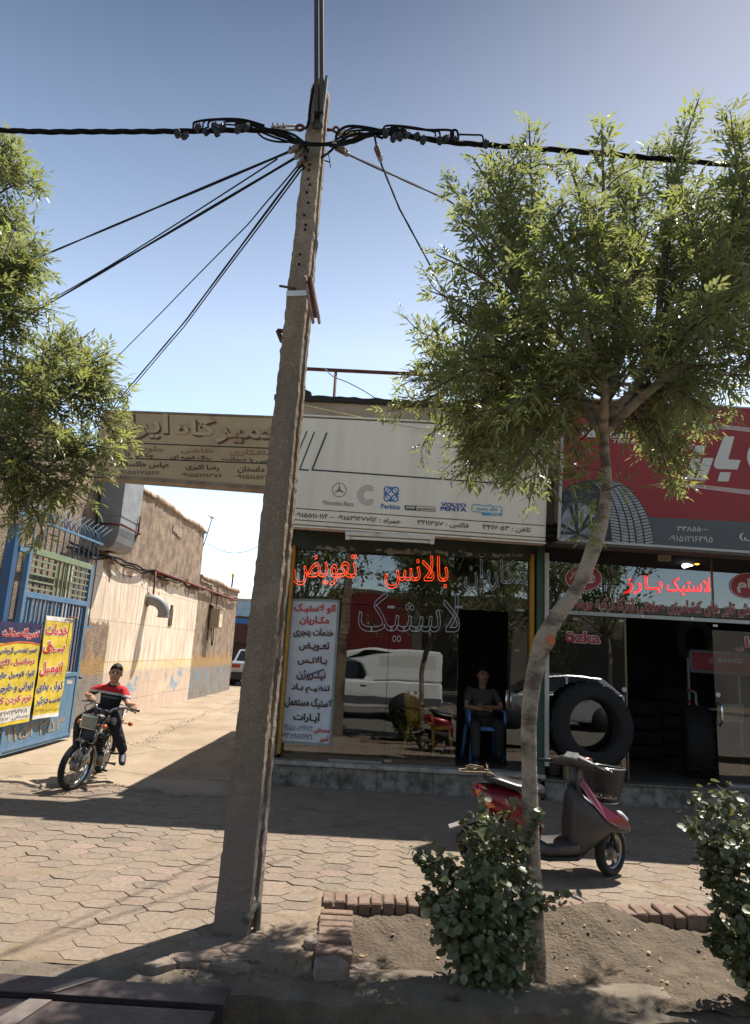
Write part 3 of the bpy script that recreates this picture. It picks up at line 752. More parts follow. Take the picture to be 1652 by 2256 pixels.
for k in range(1, n):
    y = gy0 + .07 + (gy1 - gy0 - .14) * k / n
    bb_ = MB(); bb_.bb((GX - .012, y - .017, zp + .03), (GX + .012, y + .017, zm - .04)); bb_.build("picket", M_BLUE if k < 12 else M_BLUED, t)
b = MB(); b.bb((GX - .012, gy0 + .07, .06), (GX + .016, gy1 - .07, zp - .03)); b.bb((GX + .016, gy0 + .07, .10), (GX + .026, gy1 - .07, .13)); b.build("lower_panel", M_BLUE, t)
b = MB(); b.bb((GX + .0, gy1, .94), (GX + .02, gy1 + .1, .98)); b.tube([(GX + .03, gy1 + .03, .96), (GX + .03, gy1 + .13, .96)], .02, 8); b.build("latch", M_BLUED, t)
g = [onX(-70, 1622, GX + .018), onX(143, 1578, GX + .018), onX(140, 1605, GX + .018), onX(-70, 1655, GX + .018)]
b = MB(); write(b, "۰۹۱۵۱۱۵۲۲۵۳", g, .004, lift=.001); b.build("painted_number", mat("graffiti_tan", "a08a68", .8), t)
b = MB()
for (x, y, wd, hg) in ((146, 1480, 8, 5), (153, 1484, 5, 7), (147, 1499, 12, 8), (141, 1484, 4, 4)):
    b.add([p for p in pq(onX, GX + .0185, x, y, x + wd, y + hg)], [(0, 1, 2, 3)])
b.each("sticker_scrap", mat("old_paper", "c9bfae", .8, var=.3, scale=60), t)
t = thing("gate_post", "tall blue hollow gate post at the left edge, beside the open leaf", "gate post", (GX - .05, 8.7, 0))
b = MB(); b.bb((GX - .12, 8.62, 0), (GX - .0, 8.74, 3.0)); b.build("post", M_BLUED, t, bevel=.006)
b = MB(); b.bb((GX - .06, 8.74, 2.66), (GX + .02, 8.97, 2.73)); b.bb((GX - .05, 8.74, .5), (GX + .01, 8.97, .58)); b.build("hinge_arm", M_BLUE, t)
t = thing("spiked_railing", "blue spiked railing with outward bent tips standing behind the gate leaf", "railing", (-4.98, 10.2, 1.6))
random.seed(9)
k = 0; y = 9.1
while y < 11.75:
    bb_ = MB(); dy = random.uniform(-.02, .02)
    bb_.tube([(-5.0, y, 1.75), (-5.0, y, 3.2), (-4.98, y + .02, 3.33), (-4.86, y + .13 + dy, 3.5)], [.012, .012, .012, .003], 5); bb_.tube([(-5.0, y, 3.2), (-5.02, y - .03, 3.34), (-5.10, y - .12 + dy, 3.47)], [.011, .011, .003], 5)
    bb_.build("spiked_bar", M_BLUE, t); y += .185; k += 1
b = MB(); b.bb((-5.02, 9.0, 3.2), (-4.98, 11.85, 3.235)); b.bb((-5.02, 9.0, 1.75), (-4.98, 11.85, 1.785)); b.build("rail", M_BLUE, t)

# ---- the two cloth banners on the gate
M_YEL = mat("banner_yellow", "d9bf3a", .7, col2="cbb035", scale=6, bump=.25, bscale=22, bdist=.02)
M_NAVY = mat("banner_navy", "27224c", .7)
M_WHT = mat("banner_white", "dcd8d0", .7, var=.08, scale=12)
M_REDT = mat("print_red", "c8222a", .65)
M_NAVT = mat("print_navy", "231f52", .65)
M_BLKT = mat("print_black", "1b1a1c", .65)
M_ORG = mat("print_orange", "d2622c", .65)
def cloth(name, corners, m, parent, u0=0, u1=1, v0=0, v1=1, nu=36, nv=60, amp=.012, lift=0.0, top=None):
    bb_ = MB(); vs = []
    for j in range(nv + 1):
        for i in range(nu + 1):
            u = u0 + (u1 - u0) * i / nu; v = v0 + (v1 - v0) * j / nv
            if top and j == 0: v += top(u)
            vs.append(bil(corners, u, v) + Vector((wave(u, v) * amp + lift, 0, 0)))
    bb_.add(vs, [(j * (nu + 1) + i, j * (nu + 1) + i + 1, (j + 1) * (nu + 1) + i + 1, (j + 1) * (nu + 1) + i) for j in range(nv) for i in range(nu)], True)
    return bb_.build(name, m, parent)
def wave(u, v): return math.sin(u * 7 + v * 2) * .5 + math.sin(u * 17 + v * 5 + 1) * .35 + math.sin(v * 23 + u * 3) * .25
def bwrite(parent, corners, lines, amp, outline=None):
    for (s, u0, u1, v0, v1, m, bold) in lines:
        for pas in ((0, 1) if outline else (1,)):
            bb_ = MB(); q = [bil(corners, u0, v0), bil(corners, u1, v0), bil(corners, u1, v1), bil(corners, u0, v1)]
            vs, fs = text_mesh(s, bold + (.05 if pas == 0 else 0))
            v2, _ = (text_mesh(s, bold) if pas == 0 else (vs, fs))
            x0 = min(v.x for v in v2); x1 = max(v.x for v in v2); y0 = min(v.y for v in v2); y1 = max(v.y for v in v2)
            out = []
            for v in vs:
                uu = u0 + (u1 - u0) * (v.x - x0) / (x1 - x0); vv = v0 + (v1 - v0) * (y1 - v.y) / (y1 - y0)
                out.append(bil(corners, uu, vv) + Vector((wave(uu, vv) * amp + (.003 if pas == 0 else .005) + v.z * .15, 0, 0)))
            bb_.add(out, fs); bb_.build("lettering" if pas else "letter_outline", m if pas else outline, parent)
BX = GX + .07
c1 = [onX(0, 1368, BX), onX(92.6, 1375, BX), onX(64, 1589, BX), onX(0, 1602, BX)]
t = thing("cloth_banner", "yellow banner with navy heading tied low on the gate, cut by the left edge", "banner", tuple(c1[0]))
e = [bil(c1, -.5, 0), c1[1], c1[2], bil(c1, -.5, 1)]
cloth("cloth", c1, M_YEL, t, -.5, 1, 0, 1)
bw = cloth("heading_band", c1, M_NAVY, t, -.5, 1, 0, .205, lift=.0018)
bb_ = MB(); vs = []
for i in range(25):
    u = -.5 + 1.5 * i / 24; v = .185 + .03 * (u - .55) ** 2 * 4
    for vv in (v, v + .014): vs.append(bil(c1, u, vv) + Vector((wave(u, vv) * .012 + .003, 0, 0)))
bb_.add(vs, [(2 * i, 2 * i + 1, 2 * i + 3, 2 * i + 2) for i in range(24)]); bb_.build("heading_line", M_ORG, t)
cloth("number_panel", c1, M_WHT, t, -.5, .97, .845, .965, lift=.0018)
bwrite(t, c1, [("تعمیرگاه صداقت", .03, .96, .05, .165, M_REDT, .03)], .012, M_WHT)
bwrite(t, c1, [("تعمیر تخصصی گیربکس", -.02, .94, .235, .31, M_NAVT, .02), ("دیفرانسیل ، کلاچ", .0, .92, .35, .44, M_REDT, .02), ("انواع اتومبیل های", -.06, .93, .475, .56, M_NAVT, .02), ("ایرانی و خارجی", -.12, .94, .59, .685, M_NAVT, .02), ("نرم کردن کلاچ", -.3, .92, .715, .81, M_REDT, .02)], .012, M_WHT)
bwrite(t, c1, [("۰۹۳۶۷۲۳۷۴۷۸", -.15, .85, .855, .90, M_BLKT, .01), ("بوستانی ۰۶۲۸۲۰", -.1, .93, .912, .955, M_BLKT, .01)], .012)
c2 = [onX(101, 1356, BX + .02), onX(162, 1363, BX + .02), onX(127.5, 1577.5, BX + .02), onX(69.6, 1585.6, BX + .02)]
t = thing("cloth_banner", "narrow all-yellow banner with white ends hung on the gate beside the motorcyclist", "banner", tuple(c2[0]))
cloth("cloth", c2, M_YEL, t, 0, 1, 0, 1, amp=.02)
cloth("top_hem", c2, M_WHT, t, 0, .95, 0, .045, nv=6, amp=.02, lift=.002); cloth("bottom_hem", c2, M_WHT, t, 0, 1, .962, 1.0, nv=6, amp=.02, lift=.002)
bwrite(t, c2, [("خدمات", .05, .87, .075, .185, M_REDT, .03), ("بـــرق", .03, .85, .25, .375, M_REDT, .03), ("اتومبیل", .03, .85, .45, .59, M_REDT, .03), ("کولر ، بخاری", .04, .95, .645, .75, M_NAVT, .02), ("نصب دزدگیر", .04, .95, .775, .875, M_NAVT, .02)], .02, M_WHT)
bwrite(t, c2, [("مدیریت قنبری ۰۹۱۵۰۶۹۵۸۵", .02, .97, .905, .94, M_BLKT, .01)], .02)
b = MB(); b.tube([c2[1] + Vector((.02, -.25, .02)), c2[1] + Vector((.02, .1, .02))], .006, 5); b.tube([bil(c2, .9, 0), bil(c2, .86, .27)], .005, 5); b.build("tie_stick", mat("wood_stick", "7a5f45", .8), t)

# ---- far end of the alley
t = thing("workshop", "low workshop front with a faded blue fascia at the far end of the alley", "workshop", (-6, 38, 0))
b = MB(); FY = 38.0
q = [onY(512, 1323, FY), onY(600, 1330, FY), onY(600, 1362, FY), onY(512, 1356, FY)]; b.hexa(q, (0, .5, 0)); b.build("fascia", mat("faded_fascia", "8fa9bb", .7, var=.3, scale=2), t)
b = MB(); b.hexa([onY(505, 1362, FY), onY(600, 1366, FY), onY(600, 1384, FY), onY(505, 1382, FY)], (0, .4, 0)); b.build("blue_beam", mat("workshop_blue", "2c6396", .6), t)
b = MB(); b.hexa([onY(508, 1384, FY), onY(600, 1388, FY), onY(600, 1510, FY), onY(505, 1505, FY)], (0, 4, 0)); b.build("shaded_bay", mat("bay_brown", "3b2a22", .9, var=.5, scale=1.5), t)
b = MB(); b.hexa([onY(515, 1372, FY - .5), onY(551, 1376, FY - .5), onY(548, 1418, FY - .5), onY(513, 1414, FY - .5)], (0, .05, 0)); b.build("net_panel", mat("net_dark", "4a2d24", .9, var=.5, scale=7), t)
b = MB(); b.bb((-30, 38.6, 0), (6, 44, 4.2)); b.build("side_wall", M_COPE, t)
# ================================================================ CARS
M_CARGLASS = mat("car_window", "0c0e10", .05, spec=.8)
M_TYRE = mat("tyre_rubber", "1c1b1a", .85, var=.3, scale=30, bump=.3, bscale=90)
M_RIM = mat("wheel_rim", "a0a0a0", .35, .8, var=.2, scale=8)
M_BLKPL = mat("black_plastic", "1b1b1c", .6, var=.2, scale=20)
M_CHROME = mat("chrome", "c8c8c8", .12, 1.0)
M_LAMPRED = mat("lamp_red", "8f1512", .25, coat=.5)
M_LAMPCL = mat("lamp_clear", "c8ccce", .15, spec=.8)
M_ORANGE = mat("lamp_orange", "d0661a", .3, coat=.4)
def wheel(parent, x, y, r, w_, side):
    bb_ = MB(); bb_.lathe((x, y, r), (0, 1, 0), [(r * .62, -w_ / 2), (r * .93, -w_ / 2), (r, -w_ * .32), (r, w_ * .32), (r * .93, w_ / 2), (r * .62, w_ / 2)], 28, True); ty = bb_.build("wheel", M_TYRE, parent, True)
    bb_ = MB(); s = side
    bb_.lathe((x, y, r), (0, 1, 0), [(.01, s * w_ * .36), (r * .16, s * w_ * .38), (r * .2, s * w_ * .28), (r * .52, s * w_ * .3), (r * .6, s * w_ * .46), (r * .63, s * w_ * .46), (r * .63, -s * w_ * .3), (.01, -s * w_ * .3)], 28)
    for k in range(7):
        a = 2 * PI * k / 7; bb_.box((x + math.cos(a) * r * .37, y + s * w_ * .33, r + math.sin(a) * r * .37), (r * .1, .02, r * .1))
    bb_.build("rim", M_RIM, ty, True)
def car(name, label, loc, rz, paint, body, cabin, W=1.68, wheels=((-1.25, .3), (1.25, .3)), windows=(), extra=None, tuck=.16):
    """side profiles are (x, z) polygons, front towards -x; the cabin narrows to the roof"""
    t = thing(name, label, "car", loc, rz)
    bb_ = MB(); n = len(body); hw = W / 2
    def yy(z): return hw * (1 - .05 * max(0, .45 - z) / .45 - .03 * max(0, z - .6))
    secs = []
    for f, dy in ((.94, 1.0), (.985, .97), (1, .90), (1, -.90), (.985, -.97), (.94, -1.0)):
        cx = sum(p[0] for p in body) / n; cz = sum(p[1] for p in body) / n
        secs.append([Vector((cx + (p[0] - cx) * f, dy * yy(p[1]), cz + (p[1] - cz) * f)) for p in body])
    bb_.sweep(secs, False); bo = bb_.build("body", paint, t, True, bevel=.03)
    bb_ = MB(); zb = min(p[1] for p in cabin); zt = max(p[1] for p in cabin)
    def cy(z): return hw * .955 - tuck * (z - zb) / (zt - zb)
    bb_.sweep([[Vector((p[0], sgn * cy(p[1]), p[1])) for p in cabin] for sgn in (1, -1)], False); bb_.build("cabin", paint, t, True, bevel=.04)
    for (poly, end) in windows:
        if end is None:
            for sgn in (1, -1):
                bb_ = MB(); bb_.prism([(p[0], sgn * (cy(p[1]) + .006), p[1]) for p in poly], (0, -sgn * .02, 0)); bb_.build("window", M_CARGLASS, t, True)
        else:
            bb_ = MB(); (x0, z0), (x1, z1) = poly; e = end
            bb_.hexa([(x0 + e, -cy(z0) + .1, z0), (x0 + e, cy(z0) - .1, z0), (x1 + e, cy(z1) - .1, z1), (x1 + e, -cy(z1) + .1, z1)], (-e, 0, 0)); bb_.build("windscreen", M_CARGLASS, t, True)
    for (x, r) in wheels:
        for sgn in (1, -1):
            wheel(t, x, sgn * (hw - .1), r, .19, sgn)
            bb_ = MB(); bb_.lathe((x, sgn * (hw - .005), r), (0, 1, 0), [(r * 1.16, -.03), (r * 1.16, .01), (.01, .01)], 24); bb_.build("wheel_arch", M_BLKPL, t, True)
    if extra: extra(t, hw)
    return t
M_SILVER = mat("silver_car_paint", "a9acae", .3, .5, coat=.8)
M_WHITEP = mat("white_car_paint", "dfe0dd", .3, coat=.7)
# sedan seen from behind in the alley (its rear is at +x here, turned towards us)
def sed_extra(t, hw):
    bb_ = MB(); bb_.bb((2.05, -hw + .05, .28), (2.17, hw - .05, .56)); bb_.build("bumper", M_BLKPL, t, True, bevel=.03)
    for s in (1, -1):
        bb_ = MB(); bb_.bb((2.02, s * (hw - .38), .66), (2.09, s * (hw - .06), .86)); bb_.build("tail_light", M_LAMPRED, t, True, bevel=.01)
        bb_ = MB(); bb_.box((-.62, s * (hw + .06), .98), (.1, .16, .12)); bb_.build("wing_mirror", M_BLKPL, t, True, bevel=.02)
    bb_ = MB(); bb_.bb((2.075, -.26, .62), (2.085, .26, .74)); bb_.build("number_plate", mat("plate_white", "d8d8d2", .5), t, True)
sb = [(-2.1, .3), (-2.15, .6), (-1.9, .78), (-.95, .92), (1.3, .98), (1.95, .98), (2.08, .9), (2.1, .55), (2.05, .3), (1.5, .22), (-1.6, .22)]
sc_ = [(-.95, .9), (-.2, 1.38), (.2, 1.44), (.85, 1.42), (1.55, .96)]
p = onZ(557, 1512); 
car("sedan_car", "silver sedan parked at the far end of the alley, seen from behind", (p.x - .22, p.y + 1.3, 0), -PI / 2 + .12, M_SILVER, sb, sc_, windows=[([(-.75, .98), (-.15, 1.34), (.22, 1.38), (.22, .98)], None), ([(.28, .98), (.28, 1.38), (.8, 1.36), (1.25, .98)], None), (((1.50, 1.0), (.93, 1.38)), .05), (((-.86, .97), (-.25, 1.35)), -.05)], extra=sed_extra)
# ---- across the road, seen only mirrored in the shop glass
hb = [(-1.9, .3), (-1.95, .55), (-1.75, .72), (-1.0, .88), (.8, .95), (1.75, .98), (1.85, .85), (1.86, .5), (1.8, .3), (1.3, .22), (-1.4, .22)]
hc = [(-1.05, .86), (-.25, 1.36), (.3, 1.44), (1.2, 1.40), (1.72, .98)]
def hat_extra(t, hw):
    for s in (1, -1):
        bb_ = MB(); bb_.bb((-1.93, s * (hw - .4), .58), (-1.80, s * (hw - .08), .72)); bb_.build("headlight", M_LAMPCL, t, True, bevel=.02)
        bb_ = MB(); bb_.bb((1.74, s * (hw - .25), .75), (1.84, s * (hw - .05), 1.0)); bb_.build("tail_light", M_LAMPRED, t, True, bevel=.02)
        bb_ = MB(); bb_.box((-.72, s * (hw + .06), .96), (.1, .16, .12)); bb_.build("wing_mirror", M_BLKPL, t, True, bevel=.02)
        for x in (-.1, .75): bb_ = MB(); bb_.box((x, s * (hw + .002), .82), (.14, .03, .035)); bb_.build("door_handle", M_BLKPL, t, True)
    bb_ = MB(); bb_.bb((-1.98, -hw + .06, .28), (-1.86, hw - .06, .5)); bb_.build("bumper", M_SILVER, t, True, bevel=.04)
hatw = [([(-.82, .96), (-.2, 1.33), (.25, 1.38), (.25, .98)], None), ([(.32, .98), (.32, 1.38), (1.1, 1.35), (1.3, 1.02)], None), (((1.68, 1.02), (1.24, 1.36)), .05), (((-.97, .95), (-.3, 1.32)), -.05)]
car("hatchback_car", "silver hatchback standing on the road, mirrored in the right-hand shop window", (4.75, -1.6, -.15), 0, M_SILVER, hb, hc, W=1.62, windows=hatw, extra=hat_extra)
pb = [(-2.5, .4), (-2.55, .75), (-2.35, .88), (-1.4, 1.0), (2.3, 1.02), (2.35, .95), (2.38, .5), (2.3, .36), (1.9, .3), (-2.1, .3)]
pc = [(-1.5, .97), (-.75, 1.52), (-.35, 1.56), (.30, 1.55), (.48, 1.0)]
def pick_extra(t, hw):
    bb_ = MB(); cv = [(.35, 1.03), (.15, 1.45), (-.55, 1.62), (-.2, 1.76), (.35, 1.84), (2.25, 1.86), (2.32, 1.78), (2.34, 1.03)]
    bb_.sweep([[Vector((p[0], s * (hw * .93 - .1 * (p[1] - 1.03)), p[1])) for p in cv] for s in (1, -1)], False); bb_.build("canopy", M_WHITEP, t, True, bevel=.04)
    for s in (1, -1):
        bb_ = MB(); y = s * (hw * .93 - .028)
        bb_.prism([(.62, y, 1.12), (.62, y - s * .05, 1.7), (2.12, y - s * .05, 1.72), (2.18, y, 1.12)], (0, s * .015, 0)); bb_.build("canopy_panel", mat("canopy_grey", "c9c8c0", .5), t, True, bevel=.01)
        bb_ = MB(); bb_.prism([(-.25, y - s * .03, 1.56), (.2, y - s * .045, 1.78), (.95, y - s * .055, 1.79), (.45, y - s * .04, 1.70)], (0, s * .012, 0)); bb_.build("canopy_stripe", M_CARGLASS, t, True)
        bb_ = MB(); bb_.bb((-2.5, s * hw, .42), (2.34, s * (hw - .01), .60)); bb_.build("sill_trim", mat("trim_grey", "55565a", .6), t, True)
        for x in (-.62, .2): bb_ = MB(); bb_.box((x, s * (hw - .02), .88), (.16, .03, .05)); bb_.build("door_handle", M_BLKPL, t, True, bevel=.01)
        bb_ = MB(); bb_.bb((-2.53, s * (hw - .4), .68), (-2.36, s * (hw - .06), .86)); bb_.build("headlight", M_LAMPCL, t, True, bevel=.02)
        bb_ = MB(); bb_.box((-1.05, s * (hw + .07), 1.06), (.1, .2, .16)); bb_.build("wing_mirror", M_WHITEP, t, True, bevel=.03)
t = car("pickup_truck", "white pickup with a tall canopy on its bed, mirrored in the left-hand shop window", (-.62, -1.7, -.15), 0, M_WHITEP, pb, pc, W=1.75, wheels=((-1.62, .34), (1.35, .34)), windows=[([(-1.28, 1.04), (-.72, 1.46), (-.45, 1.49), (-.38, 1.04)], None), ([(-.28, 1.04), (-.34, 1.49), (.1, 1.48), (.28, 1.15), (.2, 1.04)], None), (((-1.42, 1.05), (-.8, 1.47)), -.05)], extra=pick_extra)
t["category"] = "pickup"
# buildings and trees across the road (mirrored in the glass)
t = thing("shop_row", "plain pale shop row across the road with a red shutter, seen only mirrored", "building", (0, -14, 0))
b = MB(); b.bb((-30, -20, 0), (-2.5, -13.5, 4.0)); b.bb((-2.5, -20, 0), (30, -14, 4.4)); b.build("wall", mat("opposite_plaster", "6a645c", .9, var=.3, scale=1.2), t)
b = MB(); b.bb((-1.9, -13.98, 1.2), (1.45, -13.7, 4.2)); b.build("red_shutter", mat("shutter_red", "6d1517", .7, var=.3, scale=2), t)
b = MB(); b.bb((2.0, -14.0, .2), (6.0, -13.9, 2.9)); b.bb((7.0, -14.0, .2), (12, -13.9, 2.9)); b.each("dark_shopfront", M_DARK, t)
# ================================================================ THE TWO SHOPS
YG, YS, YF = 8.85, 8.2, 8.65                # glass, left sign, step front
D3 = lambda x, y: (578.2 + .4 * x, 771 + .4 * y)
D4 = lambda x, y: (578.2 + .4 * x, 1156.5 + .4 * y)
D5 = lambda x, y: (1156.5 + .3 * x, 826 + .3 * y)
D6 = lambda x, y: (1156.5 + .3 * x, 1211.5 + .3 * y)
def P(D, x, y, d): return onY(*D(x, y), d)
def Q(D, d, *c): return [P(D, x, y, d) for (x, y) in c]
def QR(D, d, x0, y0, x1, y1, sl=0.0): return Q(D, d, (x0, y0), (x1, y0 + sl * (x1 - x0)), (x1, y1 + sl * (x1 - x0)), (x0, y1))
def bar(b, p, q, wdt, nrm=Vector((0, -1, 0)), th=.002):
    d = (q - p).normalized(); s = d.cross(nrm).normalized() * wdt / 2
    b.hexa([p - s, q - s, q + s, p + s], nrm * th)
def vbox(b, D, x, y0, y1, wpx, d, depth, x2=None):   # upright post seen between two picture points
    p = P(D, x, y0, d); q = P(D, x if x2 is None else x2, y1, d); hw = wpx / 2
    b.bb((( p.x + q.x) / 2 - hw, d, min(p.z, q.z)), ((p.x + q.x) / 2 + hw, d + depth, max(p.z, q.z)))
M_PLASTER = mat("shop_plaster", "a3927e", .93, col2="84745f", scale=2.2, bump=.6, bscale=30, detail=9)
M_TAR = mat("roof_tar", "2d2825", .9, var=.4, scale=9, bump=.6, bscale=30)
M_MARBLE = mat("grey_marble", "a39d93", .5, col2="5f564d", scale=5, detail=10, lo=.42, hi=.7, bump=.15, bscale=30)
M_MARB2 = mat("stained_marble", "8d867c", .6, col2="4a423a", scale=6, detail=10, lo=.4, hi=.62)
M_GREENW = mat("green_shop_paint", "2c4a37", .6, col2="39362c", scale=6, lo=.5, hi=.7, bump=.2, bscale=50)
M_YELP = mat("ochre_shop_paint", "a9781f", .65, col2="6f4d22", scale=7, lo=.52, hi=.72, bump=.2, bscale=50)
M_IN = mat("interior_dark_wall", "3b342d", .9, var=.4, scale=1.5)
M_FLOOR = mat("interior_floor", "5b5148", .6, var=.4, scale=3)
M_ALU = mat("aluminium", "9b9a95", .35, .7, var=.15, scale=12)
M_GLASS = glass_mat("shop_glass", (.86, .87, .85), .088)
M_NEONR = mat("neon_orange_red", "ff6a3a", .4, emit="ff4a18", estr=1.0)
M_NEONP = mat("neon_red", "ff3a3a", .4, emit="ff1414", estr=1.0)
M_NEONO = mat("neon_unlit_glow", "b9bfc6", .25, emit="9aa6b8", estr=.08)  # tubes are off, but a faint glow is added to their colour
XL = P(D4, 60, 1240, YG).x - .16; XM = P(D4, 1545, 1000, YG).x
# ---------------- left shop
t = thing("corner_shop", "small tyre repair shop with a glass front, at the corner of the alley", "shop", (.4, YG, 0)); LS = t
zs = onY(858, 1688, YF).z                     # step height
b = MB()
b.bb((XL, YG - .02, 0), (XL + .02, 14.5, 3.4)); b.bb((XL, 14.4, 0), (XM, 14.5, 3.4))
b.build("side_wall", M_PLASTER, t)
b = MB(); pr = onY(668, 882, YS + .25); pr2 = onY(1215, 905, YS + .25)
b.bb((pr.x - .35, YS + .25, 3.3), (pr2.x + .1, YS + .50, pr.z)); b.bb((pr.x - .12, YS + .235, pr.z - .36), (pr2.x + .1, YS + .25, pr.z - .22)); b.build("parapet", M_PLASTER, t)
b = MB(); random.seed(14); secs = []
for i in range(40):
    x = pr.x - .38 + (pr2.x + .1 - pr.x + .38) * i / 39; h = random.uniform(-.008, .02)
    secs.append([Vector((x, YS + .2, pr.z - .02 + h * .5)), Vector((x, YS + .2, pr.z + .05 + h)), Vector((x, YS + .6, pr.z + .05)), Vector((x, YS + .6, pr.z - .01))])
b.sweep(secs, False); b.box((pr.x + .02, YS + .35, pr.z + .1), (.12, .2, .1), Matrix.Rotation(.4, 3, 'Y')); b.build("tar_edge", M_TAR, t)
b = MB(); b.bb((XL, YG + .1, 3.3), (XM, 14.5, 3.42)); b.build("roof_slab", M_PLASTER, t)
b = MB(); b.bb((XL + .02, YG + .05, zs - .04), (XM, 14.4, zs)); b.build("floor", M_FLOOR, t)
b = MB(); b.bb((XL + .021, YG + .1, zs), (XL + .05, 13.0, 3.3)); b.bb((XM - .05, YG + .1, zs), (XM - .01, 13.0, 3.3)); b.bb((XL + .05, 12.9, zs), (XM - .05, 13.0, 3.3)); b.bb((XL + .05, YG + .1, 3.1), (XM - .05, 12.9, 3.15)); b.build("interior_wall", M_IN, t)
# marble step
b = MB(); xe0 = onY(585, 1700, YF).x; xe1 = onY(1203, 1720, YF).x
n = 5
for i in range(n):
    x0 = xe0 + (xe1 - xe0) * i / n; x1 = xe0 + (xe1 - xe0) * (i + 1) / n - .004
    b.bb((x0, YF + .03, -.1), (x1, YG + .1, zs - .052))
b.build("step_riser", M_MARB2, t, bevel=.004)
b = MB(); n = 4
for i in range(n):
    x0 = xe0 - .02 + (xe1 - xe0 + .02) * i / n; x1 = xe0 - .02 + (xe1 - xe0 + .02) * (i + 1) / n - .003
    b.bb((x0, YF - .01 + random.uniform(-.008, .008), zs - .05), (x1, YG + .1, zs + random.uniform(-.002, .002)))
b.build("step_tread", M_MARBLE, t, bevel=.006)
# posts and lintel
b = MB(); vbox(b, D4, 148, 100, 1270, .075, YG - .14, .2, 62); b.build("green_post", M_GREENW, t, bevel=.008)
b = MB(); vbox(b, D4, 172, 110, 1262, .055, YG - .13, .12, 80); b.build("ochre_post", M_YELP, t, bevel=.006)
b = MB(); vbox(b, D4, 1484, 160, 1420, .05, YG - .10, .12, 1490); b.build("ochre_post", M_YELP, t, bevel=.006)
b = MB(); vbox(b, D4, 1535, 90, 1440, .10, YG - .16, .3); b.build("green_post", M_GREENW, t, bevel=.008)
b = MB(); b.bb((XL, YG - .06, P(D4, 800, 165, YG).z), (XM, YG + .06, 3.3)); b.build("lintel", mat("lintel_green_grey", "40463d", .8, var=.4, scale=5), t)
b = MB(); random.seed(6)
for k in range(44):
    x = random.uniform(260, 1440); y = 118 + .036 * (x - 260) + random.uniform(-6, 10); wd = random.uniform(10, 48); hg = random.uniform(12, 24)
    q = QR(D4, YG - .062 - .001 * (k % 7), x, y, x + wd, y + hg, .04)
    b.hexa([p + Vector((random.uniform(-.015, .015), 0, random.uniform(-.015, .015))) for p in q], (0, -.0006, 0))
b.each("torn_sticker", mat("sticker_paper", "97917f", .8, col2="5d5240", scale=14, lo=.45, hi=.6), t)
# soffit of ribbed sheet
b = MB(); zb = P(D3, 800, 1010, YS).z + .03
b.bb((XL, YS + .12, zb + .05), (XM, YG, zb + .06))
for i in range(26): x = XL + .06 + i * .125; b.bb((x, YS + .12, zb + .02), (x + .03, YG, zb + .05))
b.build("soffit", mat("soffit_blue_grey", "4a5260", .7, var=.3, scale=6), t)
# glazing
zt = P(D4, 800, 165, YG).z
def pane(x0, y0, x1, y1, d=YG, name="window_pane", m=M_GLASS, par=None):
    p = P(D4, x0, y0, d); q = P(D4, x1, y1, d); bb_ = MB(); bb_.bb((p.x, d, q.z), (q.x, d + .008, p.z)); return bb_.build(name, m, par or LS)
zb_ = zs + .06
xA, xB, xC, xD = [P(D4, x, 900, YG).x for x in (140, 684, 1072, 1470)]
def paneX(x0, x1, z0, z1, d=YG, name="window_pane", par=None):
    bb_ = MB(); bb_.bb((x0, d, z0), (x1, d + .008, z1)); return bb_.build(name, M_GLASS, par or LS)
ztr = P(D4, 1085, 468, YG).z
paneX(xA, xB - .003, zb_, ztr); paneX(xB + .003, xC, zb_, ztr); paneX(xA, xD, ztr + .008, zt)
dxr = P(D4, 1335, 900, YG).x; paneX(dxr + .03, xD, zs + .02, ztr)
b = MB(); b.bb((xA, YG - .012, zs), (xC, YG + .02, zb_ - .002)); b.build("bottom_rail", mat("brown_rail", "5d4a38", .7, var=.4, scale=8), t)
b = MB(); b.bb((xA - .03, YG - .02, zs), (xA, YG + .03, zt)); b.bb((xD, YG - .02, zs), (xD + .03, YG + .03, zt)); b.each("dark_frame", mat("frame_brown", "2f261f", .6), t)
b = MB()
for (x, y) in ((708, 452), (1083, 452), (1420, 470), (690, 1300)): p = P(D4, x, y, YG - .012); b.box(p, (.09, .016, .035))
b.each("glass_clamp", M_ALU, t, bevel=.003)
b = MB(); p = P(D4, 1340, 965, YG - .03)
b.tube([(p.x, YG - .005, p.z + .12), (p.x, YG - .06, p.z + .12), (p.x, YG - .06, p.z - .12), (p.x, YG - .005, p.z - .12)], .012, 8); b.tube([(p.x + .06, YG - .005, p.z + .1), (p.x + .06, YG - .05, p.z + .1), (p.x + .06, YG - .05, p.z - .1), (p.x + .06, YG - .005, p.z - .1)], .01, 8); b.build("door_handle", M_CHROME, t)
b = MB(); p = P(D4, 360, 1292, YG - .03); q = P(D4, 655, 1308, YG - .03); b.bb((p.x, YG - .04, zs), (q.x, YG - .014, zs + .022)); b.build("threshold_strip", M_ALU, t)
